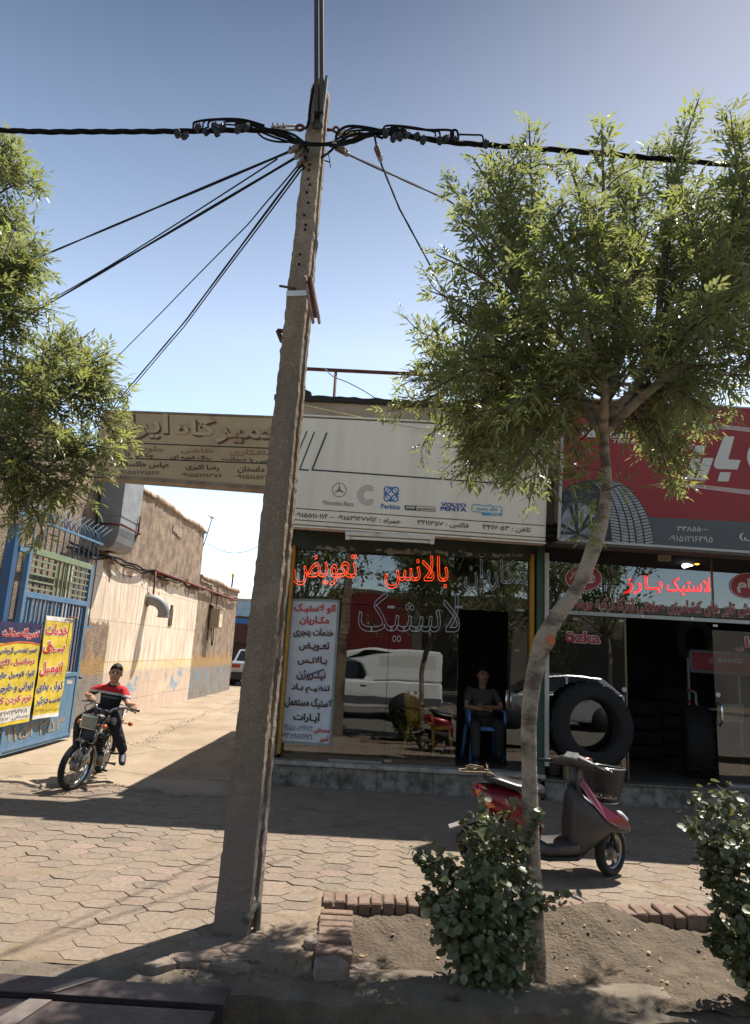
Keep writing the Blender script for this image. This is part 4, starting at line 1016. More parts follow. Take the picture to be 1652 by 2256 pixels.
# --- things behind the glass
t = thing("cardboard_strip", "torn cardboard sheets standing along the foot of the left shop window", "cardboard", tuple(P(D4, 400, 1280, YG + .05)))
M_CARD = mat("cardboard", "8a6c4d", .9, var=.25, scale=8)
random.seed(10)
for (x0, x1, y0, y1) in ((112, 392, 1212, 1284), (380, 560, 1238, 1296), (555, 662, 1262, 1300), (690, 900, 1262, 1312), (900, 1060, 1280, 1325)):
    p = P(D4, x0, y0, YG + .05); q = P(D4, x1, y1, YG + .05); bb_ = MB(); n = 14; top = [(p.x + (q.x - p.x) * i / n, p.z + random.uniform(-.02, .01)) for i in range(n + 1)]
    bb_.prism([(p.x, YG + .05, zs)] + [(x, YG + .05, z) for x, z in top] + [(q.x, YG + .05, zs)], (0, .012, 0)); bb_.build("sheet", M_CARD, t)
b = MB(); b.hexa(QR(D4, YG + .046, 160, 1222, 300, 1262, .02), (0, -.001, 0)); b.build("label", mat("label_white", "b8b2a6", .8, var=.3, scale=30), t)
# neon writings hung on the glass
def neon(label, s, D, d, box, m, r=.010, bold=.0, sl=.02):
    x0, y0, x1, y1 = box; q = Q(D, d, (x0, y0), (x1, y0 + sl * (x1 - x0)), (x1, y1), (x0, y1 - sl * (x1 - x0)))
    tt = thing("neon_sign", label, "neon sign", tuple(bil(q, .5, .5)), group="neon writings in the shop windows")
    bb_ = MB(); h = (q[0] - q[3]).length; write(bb_, s, q, bold, tube=r / h * .8, lift=.012); bb_.build("neon_tube", m, tt)
    return tt
YN = YG - .012
neon("lit orange neon writing at the upper left of the left shop window", "تعویض", D4, YN, (170, 158, 520, 338), M_NEONR, .0030)
neon("lit orange neon writing at the top centre of the left shop window", "بالانس", D4, YN, (672, 165, 1022, 356), M_NEONR, .0030)
neon("unlit grey neon writing at the upper right of the left shop window", "مکاریان", D4, YN, (1112, 188, 1452, 368), M_NEONO, .003)
neon("large unlit grey neon writing across the middle of the left shop window", "لاستیک", D4, YN, (528, 365, 1086, 650), M_NEONO, .0035)
# upright price banner in the window
c = Q(D4, YG - .03, (163, 412), (420, 418), (372, 1212), (100, 1192))
t = thing("window_banner", "tall white service list hanging in the left shop window, red and black lines", "banner", tuple(c[3]))
b = MB(); b.hexa([c[0], c[1], c[2], c[3]], (0, .008, 0)); b.build("sheet", mat("banner_pale_blue", "c3ccd0", .6, col2="b4b2b8", scale=1.2), t)
b = MB(); e = .012
for i in range(4): bar(b, c[i], c[(i + 1) % 4], .03, th=.006)
b.build("edge", mat("banner_edge", "7f8a86", .7), t)
M_MAR = mat("print_maroon", "4a1420", .65); M_GREYT = mat("print_grey", "55565e", .65); M_SHD = mat("print_shadow", "9a8f84", .7)
for (s, u0, u1, v0, v1, m_) in (("اتو لاستیـک", .06, .94, .025, .095, M_REDT), ("مکـاریان", .2, .82, .115, .18, M_REDT), ("خدمات پنچری", .09, .93, .2, .275, M_MAR), ("تعـویـض", .23, .86, .3, .365, M_MAR), ("بـالانـس", .22, .83, .4, .465, M_MAR), ("نیتـروژن", .22, .82, .5, .57, M_MAR), ("تنظیـم بـاد", .13, .92, .595, .66, M_BLKT), ("لاستیک مستعمل", .03, .98, .69, .765, M_BLKT), ("آپـارات", .22, .77, .79, .865, M_BLKT), ("مصطفی", .66, .97, .885, .93, M_REDT), ("۰۹۱۵۵۰۸۹۶۷۲", .02, .63, .88, .92, M_GREYT), ("امیر", .78, .95, .94, .985, M_REDT), ("۰۹۳۸۹۸۲۱۹۲۱", .02, .63, .935, .975, M_GREYT)):
    if m_ is not M_GREYT:
        b = MB(); q = [bil(c, u0 + .008, v0 + .004), bil(c, u1 + .008, v0 + .004), bil(c, u1 + .008, v1 + .004), bil(c, u0 + .008, v1 + .004)]; write(b, s, q, .02, lift=.002); b.build("letter_shadow", M_SHD, t)
    b = MB(); q = [bil(c, u0, v0), bil(c, u1, v0), bil(c, u1, v1), bil(c, u0, v1)]; write(b, s, q, .022 if m_ is not M_GREYT else .008, lift=.009); b.build("lettering", m_, t)
b = MB(); bar(b, bil(c, .45, .535) + Vector((0, -.02, 0)), bil(c, .78, .49) + Vector((0, -.02, 0)), .022); b.build("blue_sticker", mat("sticker_blue", "3e527d", .6), t)

# ---------------- cream sign of the left shop
c = [onY(645, 918, YS), onY(1211, 946, YS), onY(1202, 1192, YS), onY(628, 1153, YS)]
t = thing("shop_sign", "long cream sign board with engine maker logos above the left shop", "sign", tuple(c[3]))
M_CREAM = mat("cream_sign", "e6dac6", .5, col2="d9ccb8", scale=.9, stretch=(6, 1, .6), bump=.05, bscale=20)
b = MB(); b.hexa(c, (0, .16, 0)); b.build("panel", M_CREAM, t, bevel=.015)
b = MB()
for i, wd in ((0, .03), (2, .035)):
    p, q = c[i], c[(i + 1) % 4]; b.hexa([p + Vector((0, -.012, .015 * (1 if i == 0 else -1))), q + Vector((0, -.012, .015 * (1 if i == 0 else -1))), q + Vector((0, .17, .015 * (1 if i == 0 else -1))), p + Vector((0, .17, .015 * (1 if i == 0 else -1)))], (0, 0, .02 if i == 0 else -.02))
b.build("edge_trim", mat("trim_cream", "e0d6c6", .5, col2="b58f62", scale=2.5, lo=.55, hi=.75), t)
M_INK = mat("sign_ink", "26282e", .6); M_INKB = mat("sign_blue", "2f6aa3", .6); M_INKG = mat("sign_grey", "b9afa2", .6); M_INKN = mat("sign_navy", "2b4a8f", .6); M_LIGHTB = mat("sign_light_blue", "4f93bb", .6)
b = MB(); YI = YS - .002
for seg in (((355, 455), (272, 662), 9), ((272, 660), (1448, 745), 8), ((286, 450), (204, 658), 7), ((202, 658), (255, 662), 8), ((245, 447), (140, 700), 6)):
    bar(b, P(D3, *seg[0], YI), P(D3, *seg[1], YI), seg[2] * .00215)
    YI -= .0005
bar(b, P(D3, 100, 866, YI), P(D3, 1556, 968, YI), .008); bar(b, P(D3, 100, 929, YI), P(D3, 1556, 1034, YI), .008)
b.each("ruled_line", M_INK, t)
YI = YS - .003
def ring(b, D, cx, cy, r0, r1, d, n=36, a0=0, a1=2 * PI, sx=1.0):
    vs = []
    for i in range(n + 1):
        a = a0 + (a1 - a0) * i / n
        for r in (r0, r1): vs.append(P(D, cx + math.cos(a) * r * sx, cy - math.sin(a) * r, d))
    b.add(vs, [(2 * i, 2 * i + 1, 2 * i + 3, 2 * i + 2) for i in range(n)])
def disc(b, D, cx, cy, rx, ry, d, n=40):
    b.add([P(D, cx + math.cos(2 * PI * i / n) * rx, cy + math.sin(2 * PI * i / n) * ry, d) for i in range(n)], [tuple(range(n))])
b = MB(); ring(b, D3, 423, 771, 36, 40, YI)
for k in range(3):
    a = PI / 2 + k * 2 * PI / 3; tip = (423 + 35 * math.cos(a), 771 - 35 * math.sin(a)); l_ = a + 1.0472; r_ = a - 1.0472
    b.add([P(D3, *tip, YI - .0005 * (k + 1)), P(D3, 423 + 7 * math.cos(l_), 771 - 7 * math.sin(l_), YI - .0005 * (k + 1)), P(D3, 423, 771, YI - .0005 * (k + 1)), P(D3, 423 + 7 * math.cos(r_), 771 - 7 * math.sin(r_), YI - .0005 * (k + 1))], [(0, 1, 2, 3)])
b.build("star_logo", mat("sign_dark_grey", "6c6965", .5), t)
def lett(name, s, D, d, box, m, par, bold=0.0, sl=0.0, shear=0.0, sh=0):
    x0, y0, x1, y1 = box; b = MB(); k = sl * (x1 - x0); q = Q(D, d, (x0 + sh, y0), (x1 + sh, y0 + k), (x1, y1 + k), (x0, y1)); write(b, s, q, bold, shear, lift=.002); return b.build(name, m, par)
lett("lettering", "Mercedes-Benz", D3, YI, (333, 827, 502, 852), mat("sign_dark_grey", ""), t, 0, .06)
b = MB(); ring(b, D3, 580, 800, 24, 58, YI, 30, PI * .36, PI * 1.64); b.hexa(Q(D3, YI - .0006, (595, 756), (612, 756), (612, 776), (590, 778)), (0, -.0003, 0)); b.hexa(Q(D3, YI - .0006, (590, 820), (612, 822), (612, 846), (595, 845)), (0, -.0003, 0)); b.build("c_logo", M_INKG, t)
b = MB()
for (x, y) in ((688, 771), (731, 773), (687, 815), (729, 817)): ring(b, D3, x, y, 14, 21, YI)
for (x0, y0, x1, y1) in ((680, 781, 697, 760), (722, 761, 740, 783), (678, 804, 697, 826), (720, 828, 739, 806)): bar(b, P(D3, x0, y0, YI - .001), P(D3, x1, y1, YI - .001), .010)
for (x, y) in ((709, 760), (709, 830), (676, 793), (742, 795)): bar(b, P(D3, x - 9, y, YI - .0015), P(D3, x + 9, y, YI - .0015), .022)
b.build("ring_logo", M_INKB, t)
lett("lettering", "Perkins", D3, YI, (653, 847, 757, 874), M_INKB, t, .022, .05)
b = MB(); b.hexa(QR(D3, YI, 783, 855, 848, 881, .06), (0, -.0006, 0)); 
for (x0, y0, x1, y1) in ((848, 859, 950, 865), (848, 884, 950, 890), (950, 865, 950, 890)): bar(b, P(D3, x0, y0, YI - .001), P(D3, x1, y1, YI - .001), .005)
b.build("power_plate", M_INK, t)
lett("lettering", "power", D3, YI - .003, (789, 861, 843, 880), M_CREAM, t, .02, .05, .25); lett("lettering", "generation", D3, YI, (854, 866, 945, 884), M_INK, t, .012, .05, .25)
lett("lettering", "VOLVO", D3, YI, (982, 839, 1122, 861), M_INKN, t, .035, .045); lett("lettering", "PENTA", D3, YI, (980, 863, 1124, 885), M_INKN, t, .035, .045)
b = MB(); pts = [(1155, 852), (1172, 854), (1180, 848), (1188, 858), (1196, 849), (1204, 857), (1240, 859), (1252, 851), (1262, 862), (1312, 863), (1319, 870), (1316, 912), (1212, 908), (1204, 893), (1160, 890), (1153, 884), (1155, 852)]
for i in range(len(pts) - 1): bar(b, P(D3, *pts[i], YI - .0002 * i), P(D3, *pts[i + 1], YI - .0002 * i), .008)
b.hexa(Q(D3, YI - .004, (1206, 894), (1316, 899), (1314, 914), (1218, 910)), (0, -.0006, 0)); b.build("plate_logo", M_LIGHTB, t)
lett("lettering", "mecc alte", D3, YI, (1178, 863, 1296, 885), M_LIGHTB, t, .01, .03); lett("lettering", "marine", D3, YI - .006, (1256, 897, 1304, 910), M_CREAM, t, .01, .04)
M_PH = M_INK
for s, q in (("همراه : ۰۹۱۵۳۱۴۷۷۱۲ – ۰۹۱۵۵۱۱۰۱۱۴", ((180, 892), (763, 930), (763, 966), (180, 926))), ("فاکس : ۳۴۱۱۳۵۷", ((852, 934), (1135, 954), (1135, 988), (852, 968))), ("تلفن : ۳۴۱۷۰۵۳", ((1212, 959), (1475, 976), (1475, 1012), (1212, 993)))):
    b = MB(); write(b, s, Q(D3, YI, *q), .012, lift=.002); b.build("lettering", M_PH, t)
t = thing("batten_light", "long white fluorescent batten fixed under the cream sign, switched off", "lamp", tuple(P(D3, 455, 1030, YS)))
p = P(D3, 456, 1020, YS + .02); q = P(D3, 948, 1046, YS + .02)
b = MB(); M_ = Matrix.Rotation(math.atan2(p.z - q.z, q.x - p.x), 3, 'Y'); cc = (p + q) / 2; L_ = (q - p).length
b.box(cc + Vector((0, 0, .02)), (L_, .09, .05), M_); b.build("housing", mat("lamp_housing", "cfc9ba", .5, col2="b29a78", scale=4, lo=.55, hi=.75), t, bevel=.006)
b = MB(); b.tube([p + Vector((.02, 0, -.03)), q + Vector((-.02, 0, -.03))], .019, 10); b.build("tube_lamp", mat("tube_white", "d8d8d4", .3), t)
b = MB(); b.box(p + Vector((.03, 0, -.025)), (.05, .05, .06)); b.box(q + Vector((-.03, 0, -.025)), (.05, .05, .06)); b.each("end_cap", MATS["lamp_housing"], t)
# rusty rail and loose wire above the roof
b = MB(); r0 = onY(640, 811, 9.6); r1 = onY(1480, 852, 9.6); b.tube([r0, r1], .03, 8); t = tag(b.build("roof_rail", M_RUST), "long rusty steel rail crossing above the roofs of the two shops", "rail")
b = MB()
for f in (.12, .62, .97): p = r0.lerp(r1, f); b.tube([p, (p.x, p.y, 3.4)], .022, 6)
b.each("rail_post", M_RUST, t)
b = MB(); b.tube(smooth_path([onY(x, y, 9.2) for x, y in ((715, 812), (735, 830), (765, 842), (800, 860), (830, 878), (870, 892))]), .008, 5); tag(b.build("loose_wire", M_BLUED), "thin bluish wire dangling from the rusty roof rail down to the parapet", "wire")
b = MB(); b.tube(sag(onY(660, 890, YS + .1), onY(1100, 975, YS - .15), .02), .004, 5); tag(b.build("loose_wire", mat("yellow_wire", "a89a62", .6)), "thin yellowish wire drooping along the top edge of the cream sign", "wire")

# ---------------- sign spanning the alley
YA = 8.3
c = [onY(225, 905, YA), onY(606, 919, YA), onY(590, 1077, YA), onY(205, 1048, YA)]
t = thing("alley_sign", "long tan workshop sign spanning the mouth of the alley, faded raised letters", "sign", tuple(c[3]))
M_TAN = mat("tan_sign", "b59c78", .6, col2="a18862", scale=1.2, bump=.1, bscale=12)
b = MB(); b.hexa(c, (0, .2, 0)); b.build("panel", M_TAN, t, bevel=.008)
b = MB(); b.hexa([c[3] + Vector((0, -.02, .03)), c[2] + Vector((0, -.02, .03)), c[2] + Vector((0, -.02, -.02)), c[3] + Vector((0, -.02, -.02))], (0, .24, 0)); b.hexa([c[0] + Vector((0, -.015, .012)), c[1] + Vector((0, -.015, .012)), c[1] + Vector((0, -.015, -.012)), c[0] + Vector((0, -.015, -.012))], (0, .23, 0)); b.build("frame", mat("tan_frame", "8d7b61", .55, col2="6b5138", scale=4), t)
DA = lambda x, y: (x * .3834, 853.5 + y * .3834)     # first alley zoom
YI = YA - .003
M_TANL = mat("faded_letter", "b59b78", .6, col2="a17a56", scale=2, lo=.45, hi=.6); M_TAND = mat("letter_shadow_brown", "5b4a38", .7); M_TANK = mat("letter_black", "2a241e", .65); M_TANR = mat("letter_faded_red", "8a6650", .65)
def l2(s, q, m, bold=.02, sh=None, lift=.002):
    if sh:
        b = MB(); write(b, s, [p + Vector((.018, 0, -.022)) for p in Q(DA, YI, *q)], bold + .02, lift=.001); b.build("letter_shadow", sh, t)
    b = MB(); write(b, s, Q(DA, YI, *q), bold, lift=lift + (.008 if sh else 0)); b.build("lettering", m, t)
l2("تعمیر", ((1235, 185), (1680, 200), (1680, 335), (1235, 318)), M_TANL, .025, M_TAND)
l2("گاه", ((1003, 158), (1240, 164), (1240, 280), (1003, 272)), M_TANL, .025, M_TAND)
l2("ایران", ((585, 140), (968, 152), (968, 300), (585, 290)), M_TANL, .025, M_TAND)
for s, q, m in (("صافکاری", ((1320, 352), (1600, 362), (1600, 400), (1320, 394)), M_TANR), ("نقاشی", ((1038, 344), (1225, 350), (1225, 384), (1038, 380)), M_TANR), ("جلوبندی", ((700, 328), (945, 338), (945, 378), (700, 370)), M_TANR),
                ("بازرسی با ضمانت", ((1274, 398), (1600, 410), (1600, 442), (1274, 424)), M_TANK), ("رنگ کوره ای", ((978, 384), (1210, 394), (1210, 420), (978, 414)), M_TANK), ("چکاپ کامل", ((650, 372), (885, 380), (885, 410), (650, 402)), M_TANK),
                ("علی داستان", ((1365, 448), (1620, 462), (1620, 496), (1365, 492)), M_TANK), ("رضا اکبری", ((1068, 438), (1258, 448), (1258, 484), (1068, 476)), M_TANK), ("عباس خاکساران", ((660, 420), (972, 432), (972, 470), (660, 458)), M_TANK),
                ("۰۹۱۵۱۱۵۲۶۰۸", ((1352, 500), (1590, 508), (1590, 532), (1352, 524)), M_TANK), ("۰۹۱۵۵۱۹۱۳۷۶", ((1038, 490), (1275, 498), (1275, 520), (1038, 512)), M_TANK), ("۰۹۱۵۵۱۷۱۵۲۶", ((680, 474), (916, 482), (916, 502), (680, 498)), M_TANK)):
    l2(s, q, m, .016)
b = MB(); bar(b, P(DA, 560, 312, YI), P(DA, 1600, 352, YI), .014); bar(b, P(DA, 560, 400, YI), P(DA, 1600, 440, YI), .014); b.each("ruled_line", M_TANK, t)
t = thing("rusty_bracket", "short rusty pipe bracket under the right end of the alley sign", "bracket", tuple(onY(560, 1070, YA)))
b = MB(); p = onY(512, 1068, YA + .1); q = onY(600, 1077, YA + .1); b.tube([p, q], .025, 8); b.tube([p, onY(516, 1075, YA + .1), onY(524, 1066, YA + .1)], .015, 6); b.box(onY(540, 1070, YA + .1), (.03, .07, .06)); b.build("pipe", M_RUST, t)
# ---------------- right shop
YR = 8.1
zs2 = onY(1500, 1733, YF).z
XR0 = P(D6, 150, 800, YG).x; XR1 = 7.5
t = thing("tyre_shop", "tyre shop with a wide glass front under the red sign, on the right", "shop", (3.5, YG, 0)); RS = t
b = MB(); b.bb((XR1, YG, 0), (XR1 + .2, 14.5, 4.8)); b.bb((XM + .02, 14.4, 0), (XR1, 14.5, 4.8)); b.build("back_wall", M_PLASTER, t)
zr = onY(1393, 886, YR + .2).z; b = MB(); b.bb((XM + .02, YR + .25, 3.3), (XR1 + .2, YR + .55, zr - .05)); b.bb((XM + .02, YR + .5, zr - .3), (XR1 + .2, 14.5, zr - .2)); b.build("parapet", M_PLASTER, t)
b = MB(); b.bb((XM + .03, YG + .05, zs2 - .04), (XR1, 14.4, zs2)); b.build("floor", M_FLOOR, t)
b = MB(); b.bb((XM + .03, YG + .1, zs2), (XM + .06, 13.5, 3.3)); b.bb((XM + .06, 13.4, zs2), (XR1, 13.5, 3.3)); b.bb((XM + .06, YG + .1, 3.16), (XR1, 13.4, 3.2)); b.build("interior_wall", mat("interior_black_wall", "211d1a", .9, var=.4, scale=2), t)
b = MB(); n = 6
for i in range(n): x0 = XR0 - .1 + (XR1 - XR0) * i / n; b.bb((x0, YF + .03, -.1), (x0 + (XR1 - XR0) / n - .004, YG + .1, zs2 - .03))
b.build("step_riser", M_MARB2, t, bevel=.004)
b = MB(); b.bb((XR0 - .1, YF, zs2 - .028), (XR1, YG + .1, zs2)); b.build("step_tread", mat("dark_marble", "6d675f", .5, col2="4a443d", scale=5, detail=10), t, bevel=.005)
b = MB(); vbox(b, D6, 163, 20, 1590, .05, YG - .2, .06); b.build("white_post", mat("post_white", "b9b3aa", .6, var=.2, scale=8), t, bevel=.004)
b = MB(); zl = P(D6, 800, 25, YG).z; b.bb((XR0, YG - .05, zl), (XR1, YG + .05, 3.4)); b.build("lintel", M_IN, t)
ztb = P(D6, 800, 480, YG).z; ztl = P(D6, 180, 455, YG).z
p = P(D6, 178, 452, YG - .01); q = P(D6, 1700, 536, YG - .01)
b = MB(); b.hexa([p + Vector((0, 0, .025)), q + Vector((0, 0, .025)), q - Vector((0, 0, .025)), p - Vector((0, 0, .025))], (0, -.03, 0)); b.build("transom_bar", M_ALU, t, bevel=.003)
b = MB()
for x, y in ((408, 458), (858, 486), (1225, 505)): pp = P(D6, x, y, YG - .042); b.tube([pp, pp + Vector((0, -.008, 0))], .02, 12)
for x, y in ((360, 508), (378, 509), (696, 522), (713, 523), (1386, 556), (1404, 557)): pp = P(D6, x, y, YG - .01); b.tube([pp, pp + Vector((0, -.012, 0))], .016, 12)
b.each("fixing_disc", M_CHROME, t)
def pX(x0, x1, z0, z1, d=YG): bb_ = MB(); bb_.bb((x0, d, z0), (x1, d + .008, z1)); bb_.build("window_pane", M_GLASS, RS)
xa, xb, xc = [P(D6, x, 1000, YG).x for x in (178, 735, 1395)]
zlow = p.z - .03
pX(xa, P(D6, 678, 200, YG).x - .002, zlow + .06, zl); pX(P(D6, 678, 200, YG).x + .002, XR1, zlow + .06, zl); pX(xa, xb, zs2 + .02, zlow); pX(xc, XR1, zs2 + .02, zlow - .1)
b = MB(); b.bb((xb, YG - .02, zs2), (xb + .022, YG + .03, zlow)); b.bb((P(D6, 1365, 200, YG).x, YG - .0, zlow), (P(D6, 1365, 200, YG).x + .03, YG + .03, zl)); b.each("mullion", mat("mullion_bronze", "6e5c46", .5, .4), t)
b = MB(); pp = P(D6, 728, 1026, YG - .01); b.tube([pp, pp + Vector((0, -.012, 0))], .03, 16); pp = P(D6, 1415, 1063, YG - .01); b.tube([pp, pp + Vector((0, -.012, 0))], .03, 16); b.each("door_lock", mat("lock_white", "b9b6ae", .4), t)
b = MB(); pp = P(D6, 1432, 1205, YG - .02); b.tube(smooth_path([(pp.x, YG - .005, pp.z + .14), (pp.x, YG - .06, pp.z + .09), (pp.x, YG - .07, pp.z), (pp.x, YG - .06, pp.z - .09), (pp.x, YG - .005, pp.z - .14)]), .014, 8); b.build("door_handle", M_CHROME, t)
b = MB(); b.bb((P(D6, 1478, 1690, YG).x, YG - .06, zs2), (XR1, YG - .01, zs2 + .03)); b.build("threshold_strip", M_ALU, t)
# red window lettering with pale outline
M_WIN = mat("window_red", "8f3038", .6); M_WINO = mat("window_outline", "c2b6ae", .6)
def wl(s, q, bold=.025, m=M_WIN, D=D6, shear=0.0, ol=.04):
    qq = Q(D, YG - .003, *q); vs, fs = text_mesh(s, bold, 0, shear)
    x0 = min(v.x for v in vs); x1 = max(v.x for v in vs); y0 = min(v.y for v in vs); y1 = max(v.y for v in vs)
    for (bo, mm, lf) in ((bold + ol, M_WINO, .000), (bold, m, .008)):
        vs, fs = text_mesh(s, bo, 0, shear); bb_ = MB()
        bb_.add([bil(qq, (v.x - x0) / (x1 - x0), (y1 - v.y) / (y1 - y0)) + Vector((0, -lf - v.z, 0)) for v in vs], fs); bb_.build("window_lettering", mm, RS)
wl("فروش تایر های کشاورزی صنعتی اوزکا ترکیه وروسیه", ((290, 338), (1740, 392), (1740, 500), (290, 448)), .02)
wl("özka", ((292, 592), (552, 608), (552, 690), (292, 676)), .025)
wl("اوزکا", ((1615, 640), (1860, 655), (1860, 750), (1615, 736)), .03); wl("ترکیه", ((1547, 705), (1608, 709), (1608, 754), (1547, 749)), .02)
for cx, cy, s, q in ((430, 208, "فجر", ((352, 150), (515, 158), (515, 275), (352, 268))), (1640, 262, "پیام", ((1555, 205), (1760, 214), (1760, 330), (1555, 316)))):
    b = MB(); disc(b, D6, cx, cy, 140, 96, YG - .003); b.build("oval_sticker", MATS["window_red"], t)
    b = MB(); vs = []
    for i in range(49):
        a = 2 * PI * i / 48
        for r in (.92, .965): vs.append(P(D6, cx + math.cos(a) * 140 * r, cy + math.sin(a) * 96 * r, YG - .005))
    b.add(vs, [(2 * i, 2 * i + 1, 2 * i + 3, 2 * i + 2) for i in range(48)]); b.build("oval_line", M_WINO, t)
    b = MB(); write(b, s, Q(D6, YG - .006, *q), .04); b.build("window_lettering", M_WINO, t)
b = MB(); write(b, "توکلی", Q(D6, YG - .006, (312, 180), (378, 135), (392, 175), (330, 222)), .02); b.build("window_lettering", M_WINO, t)
neon("lit red neon word on the left half of the right shop window", "بـارز", D6, YN, (728, 190, 1006, 322), M_NEONP, .0032, 0, .0)
neon("lit red neon word with several dots on the right half of the right shop window", "لاستیک", D6, YN, (1038, 198, 1358, 338), M_NEONP, .0032, 0, .02)
b = MB(); b.hexa(QR(D6, YG - .01, 975, 38, 1072, 82, .02), (0, -.002, 0)); t2 = tag(b.build("paper_label", mat("label_cream", "a79e86", .8)), "small cream paper label with black writing high on the right shop front", "label")
b = MB(); write(b, "هوالرزاق", QR(D6, YG - .013, 985, 48, 1062, 72, .02), .015); b.build("lettering", M_BLKT, t2)
b = MB(); b.hexa(QR(D6, YG + .02, 1448, 1130, 1605, 1262, .03), (0, .002, 0)); t2 = tag(b.build("paper_notice", mat("notice_white", "8f9a92", .7)), "white paper notice with a phone number on the right-hand door glass", "notice")
for s, y0, y1 in (("لاستیک و رینگ", 1145, 1175), ("۰۹۱۵۱۲۱۶۴۹۵", 1185, 1215), ("تماس حاصل فرمایید", 1225, 1248)):
    b = MB(); write(b, s, QR(D6, YG + .017, 1462, y0, 1592, y1, .03), .01); b.build("lettering", M_NAVT, t2)
# --- things inside the right shop
def tyre(name, label, c, axis, r, wd, lug=0, group=None, hole=.58, m=None):
    tt = thing(name, label, "tyre", c, group=group); bb_ = MB()
    bb_.lathe((0, 0, 0), axis, [(r * hole, -wd * .42), (r * .72, -wd * .5), (r * .9, -wd * .48), (r * .985, -wd * .4), (r, -wd * .2), (r, wd * .2), (r * .985, wd * .4), (r * .9, wd * .48), (r * .72, wd * .5), (r * hole, wd * .42), (r * (hole + .05), 0)], 44, True)
    bb_.build("carcass", m or M_TYRE, tt, True)
    if lug:
        bb_ = MB(); ax = Vector(axis).normalized(); a = ax.orthogonal().normalized(); bz = ax.cross(a)
        for k in range(lug):
            for sgn in (1, -1):
                th = 2 * PI * (k + (.5 if sgn > 0 else 0)) / lug
                pr_ = []
                for (tt_, hh) in ((0, .03), (.16, .5)):
                    an = th + tt_; d = a * math.cos(an) + bz * math.sin(an); tg = ax.cross(d)
                    pr_.append([d * (r * .97) + ax * sgn * wd * hh - tg * r * .035, d * (r * .97) + ax * sgn * wd * hh + tg * r * .035, d * (r * 1.055 if hh < .3 else r * .99) + ax * sgn * wd * hh + tg * r * .03, d * (r * 1.055 if hh < .3 else r * .99) + ax * sgn * wd * hh - tg * r * .03])
                bb_.sweep(pr_, False)
        bb_.build("tread_lugs", m or M_TYRE, tt, True)
    return tt
tc_ = P(D6, 485, 1290, 8.72)
tyre("tractor_tyre", "huge tractor tyre leaning on the glass of the right shop beside the white post", (tc_.x, 8.70, zs2 + .645), (.10, -1, .10), .50, .22, 20, hole=.62, m=mat("tyre_dusty_dimmed", "1f1d1c", .9, var=.3, scale=14, bump=.4, bscale=60))  # dusty rubber darkened: its shaded look is put into the colour
for dx_, lab in ((-.2, "left of the two wooden blocks under the huge tractor tyre"), (.22, "right of the two wooden blocks under the huge tractor tyre")):
    b = MB(); x_ = tc_.x + dx_; b.prism([(x_ - .13, 8.63, zs2), (x_ + .13, 8.63, zs2), (x_ + (.13 if dx_ > 0 else .06), 8.63, zs2 + (.24 if dx_ > 0 else .15)), (x_ - (.06 if dx_ > 0 else .13), 8.63, zs2 + (.15 if dx_ > 0 else .24))], (0, .17, 0)); tag(b.build("wooden_block", mat("block_wood", "8d7658", .85, var=.35, scale=9), bevel=.004), lab, "block")
tc_ = P(D6, 1270, 1420, 9.5); tl = tyre("loader_tyre", "dark block-tread tyre standing inside the right doorway, with a small white label", (tc_.x, 9.5, zs2 + .45), (1, -.35, 0), .45, .34, 16)
b = MB(); pp = P(D6, 1305, 1292, 9.2); b.hexa([pp + Vector((-.035, 0, .04)), pp + Vector((.03, 0, .04)), pp + Vector((.045, -.01, -.035)), pp + Vector((-.02, -.01, -.035))], (0, .003, 0)); b.build("label", mat("label_bright", "c8ccc8", .6), tl)
for (px, n_, s, yy) in ((840, 4, 1.0, 11.0), (1040, 5, 1.1, 11.6)):
    q_ = P(D6, px, 1300, yy)
    for k in range(n_): tyre("car_tyre", "black car tyre in the dim stack at the back of the right shop", (q_.x + random.uniform(-.02, .02), yy, zs2 + .11 + k * .215), (0, 0, 1), .33 * s, .21, group="stacked car tyres")
q_ = P(D6, 1230, 680, 10.6); tyre("hung_tyre", "black tyre hanging high inside the right doorway above the red board", (q_.x, 10.6, q_.z), (.3, -1, 0), .36, .2, 18)
c = Q(D6, 9.6, (1213, 740), (1900, 790), (1900, 935), (1215, 888))
t = thing("display_board", "red brand board on a metal stand inside the right doorway", "sign", tuple(c[3]))
b = MB(); b.hexa(c, (0, .04, 0)); b.build("panel", mat("board_red", "7d1620", .5), t)
b = MB()
for i in range(4): bar(b, c[i] + Vector((0, -.002, 0)), c[(i + 1) % 4] + Vector((0, -.002, 0)), .035, th=.01)
b.build("frame", mat("board_grey", "55585a", .5), t)
b = MB(); ring(b, D6, 1370, 812, 18, 23, 9.59); b.add(Q(D6, 9.59, (1360, 812), (1378, 798), (1378, 826)), [(0, 1, 2)]); b.build("emblem", mat("board_white", "9b9a96", .5), t)
lett("lettering", "BAREZ", D6, 9.59, (1405, 792, 1608, 826), MATS["board_white"], t, .05, .04, .2)
b = MB()
for x in (1195, 1560): a_ = P(D6, x, 790, 9.62); b.tube([a_, (a_.x, 9.62, zs2)], .018, 8)
a_ = P(D6, 1195, 1030, 9.6); b.tube(smooth_path([a_, P(D6, 1250, 1050, 9.5), P(D6, 1258, 1120, 9.45), P(D6, 1300, 1165, 9.45), P(D6, 1420, 1172, 9.45)]), .016, 8); b.build("stand_tube", M_GALV, t)
b = MB()
for x, y in ((1200, 1028), (1205, 1112), (1255, 1130)): b.ball(P(D6, x, y, 9.5), (.03, .03, .022), 8, 6)
b.each("red_grip", mat("grip_red", "a01c14", .5), t)
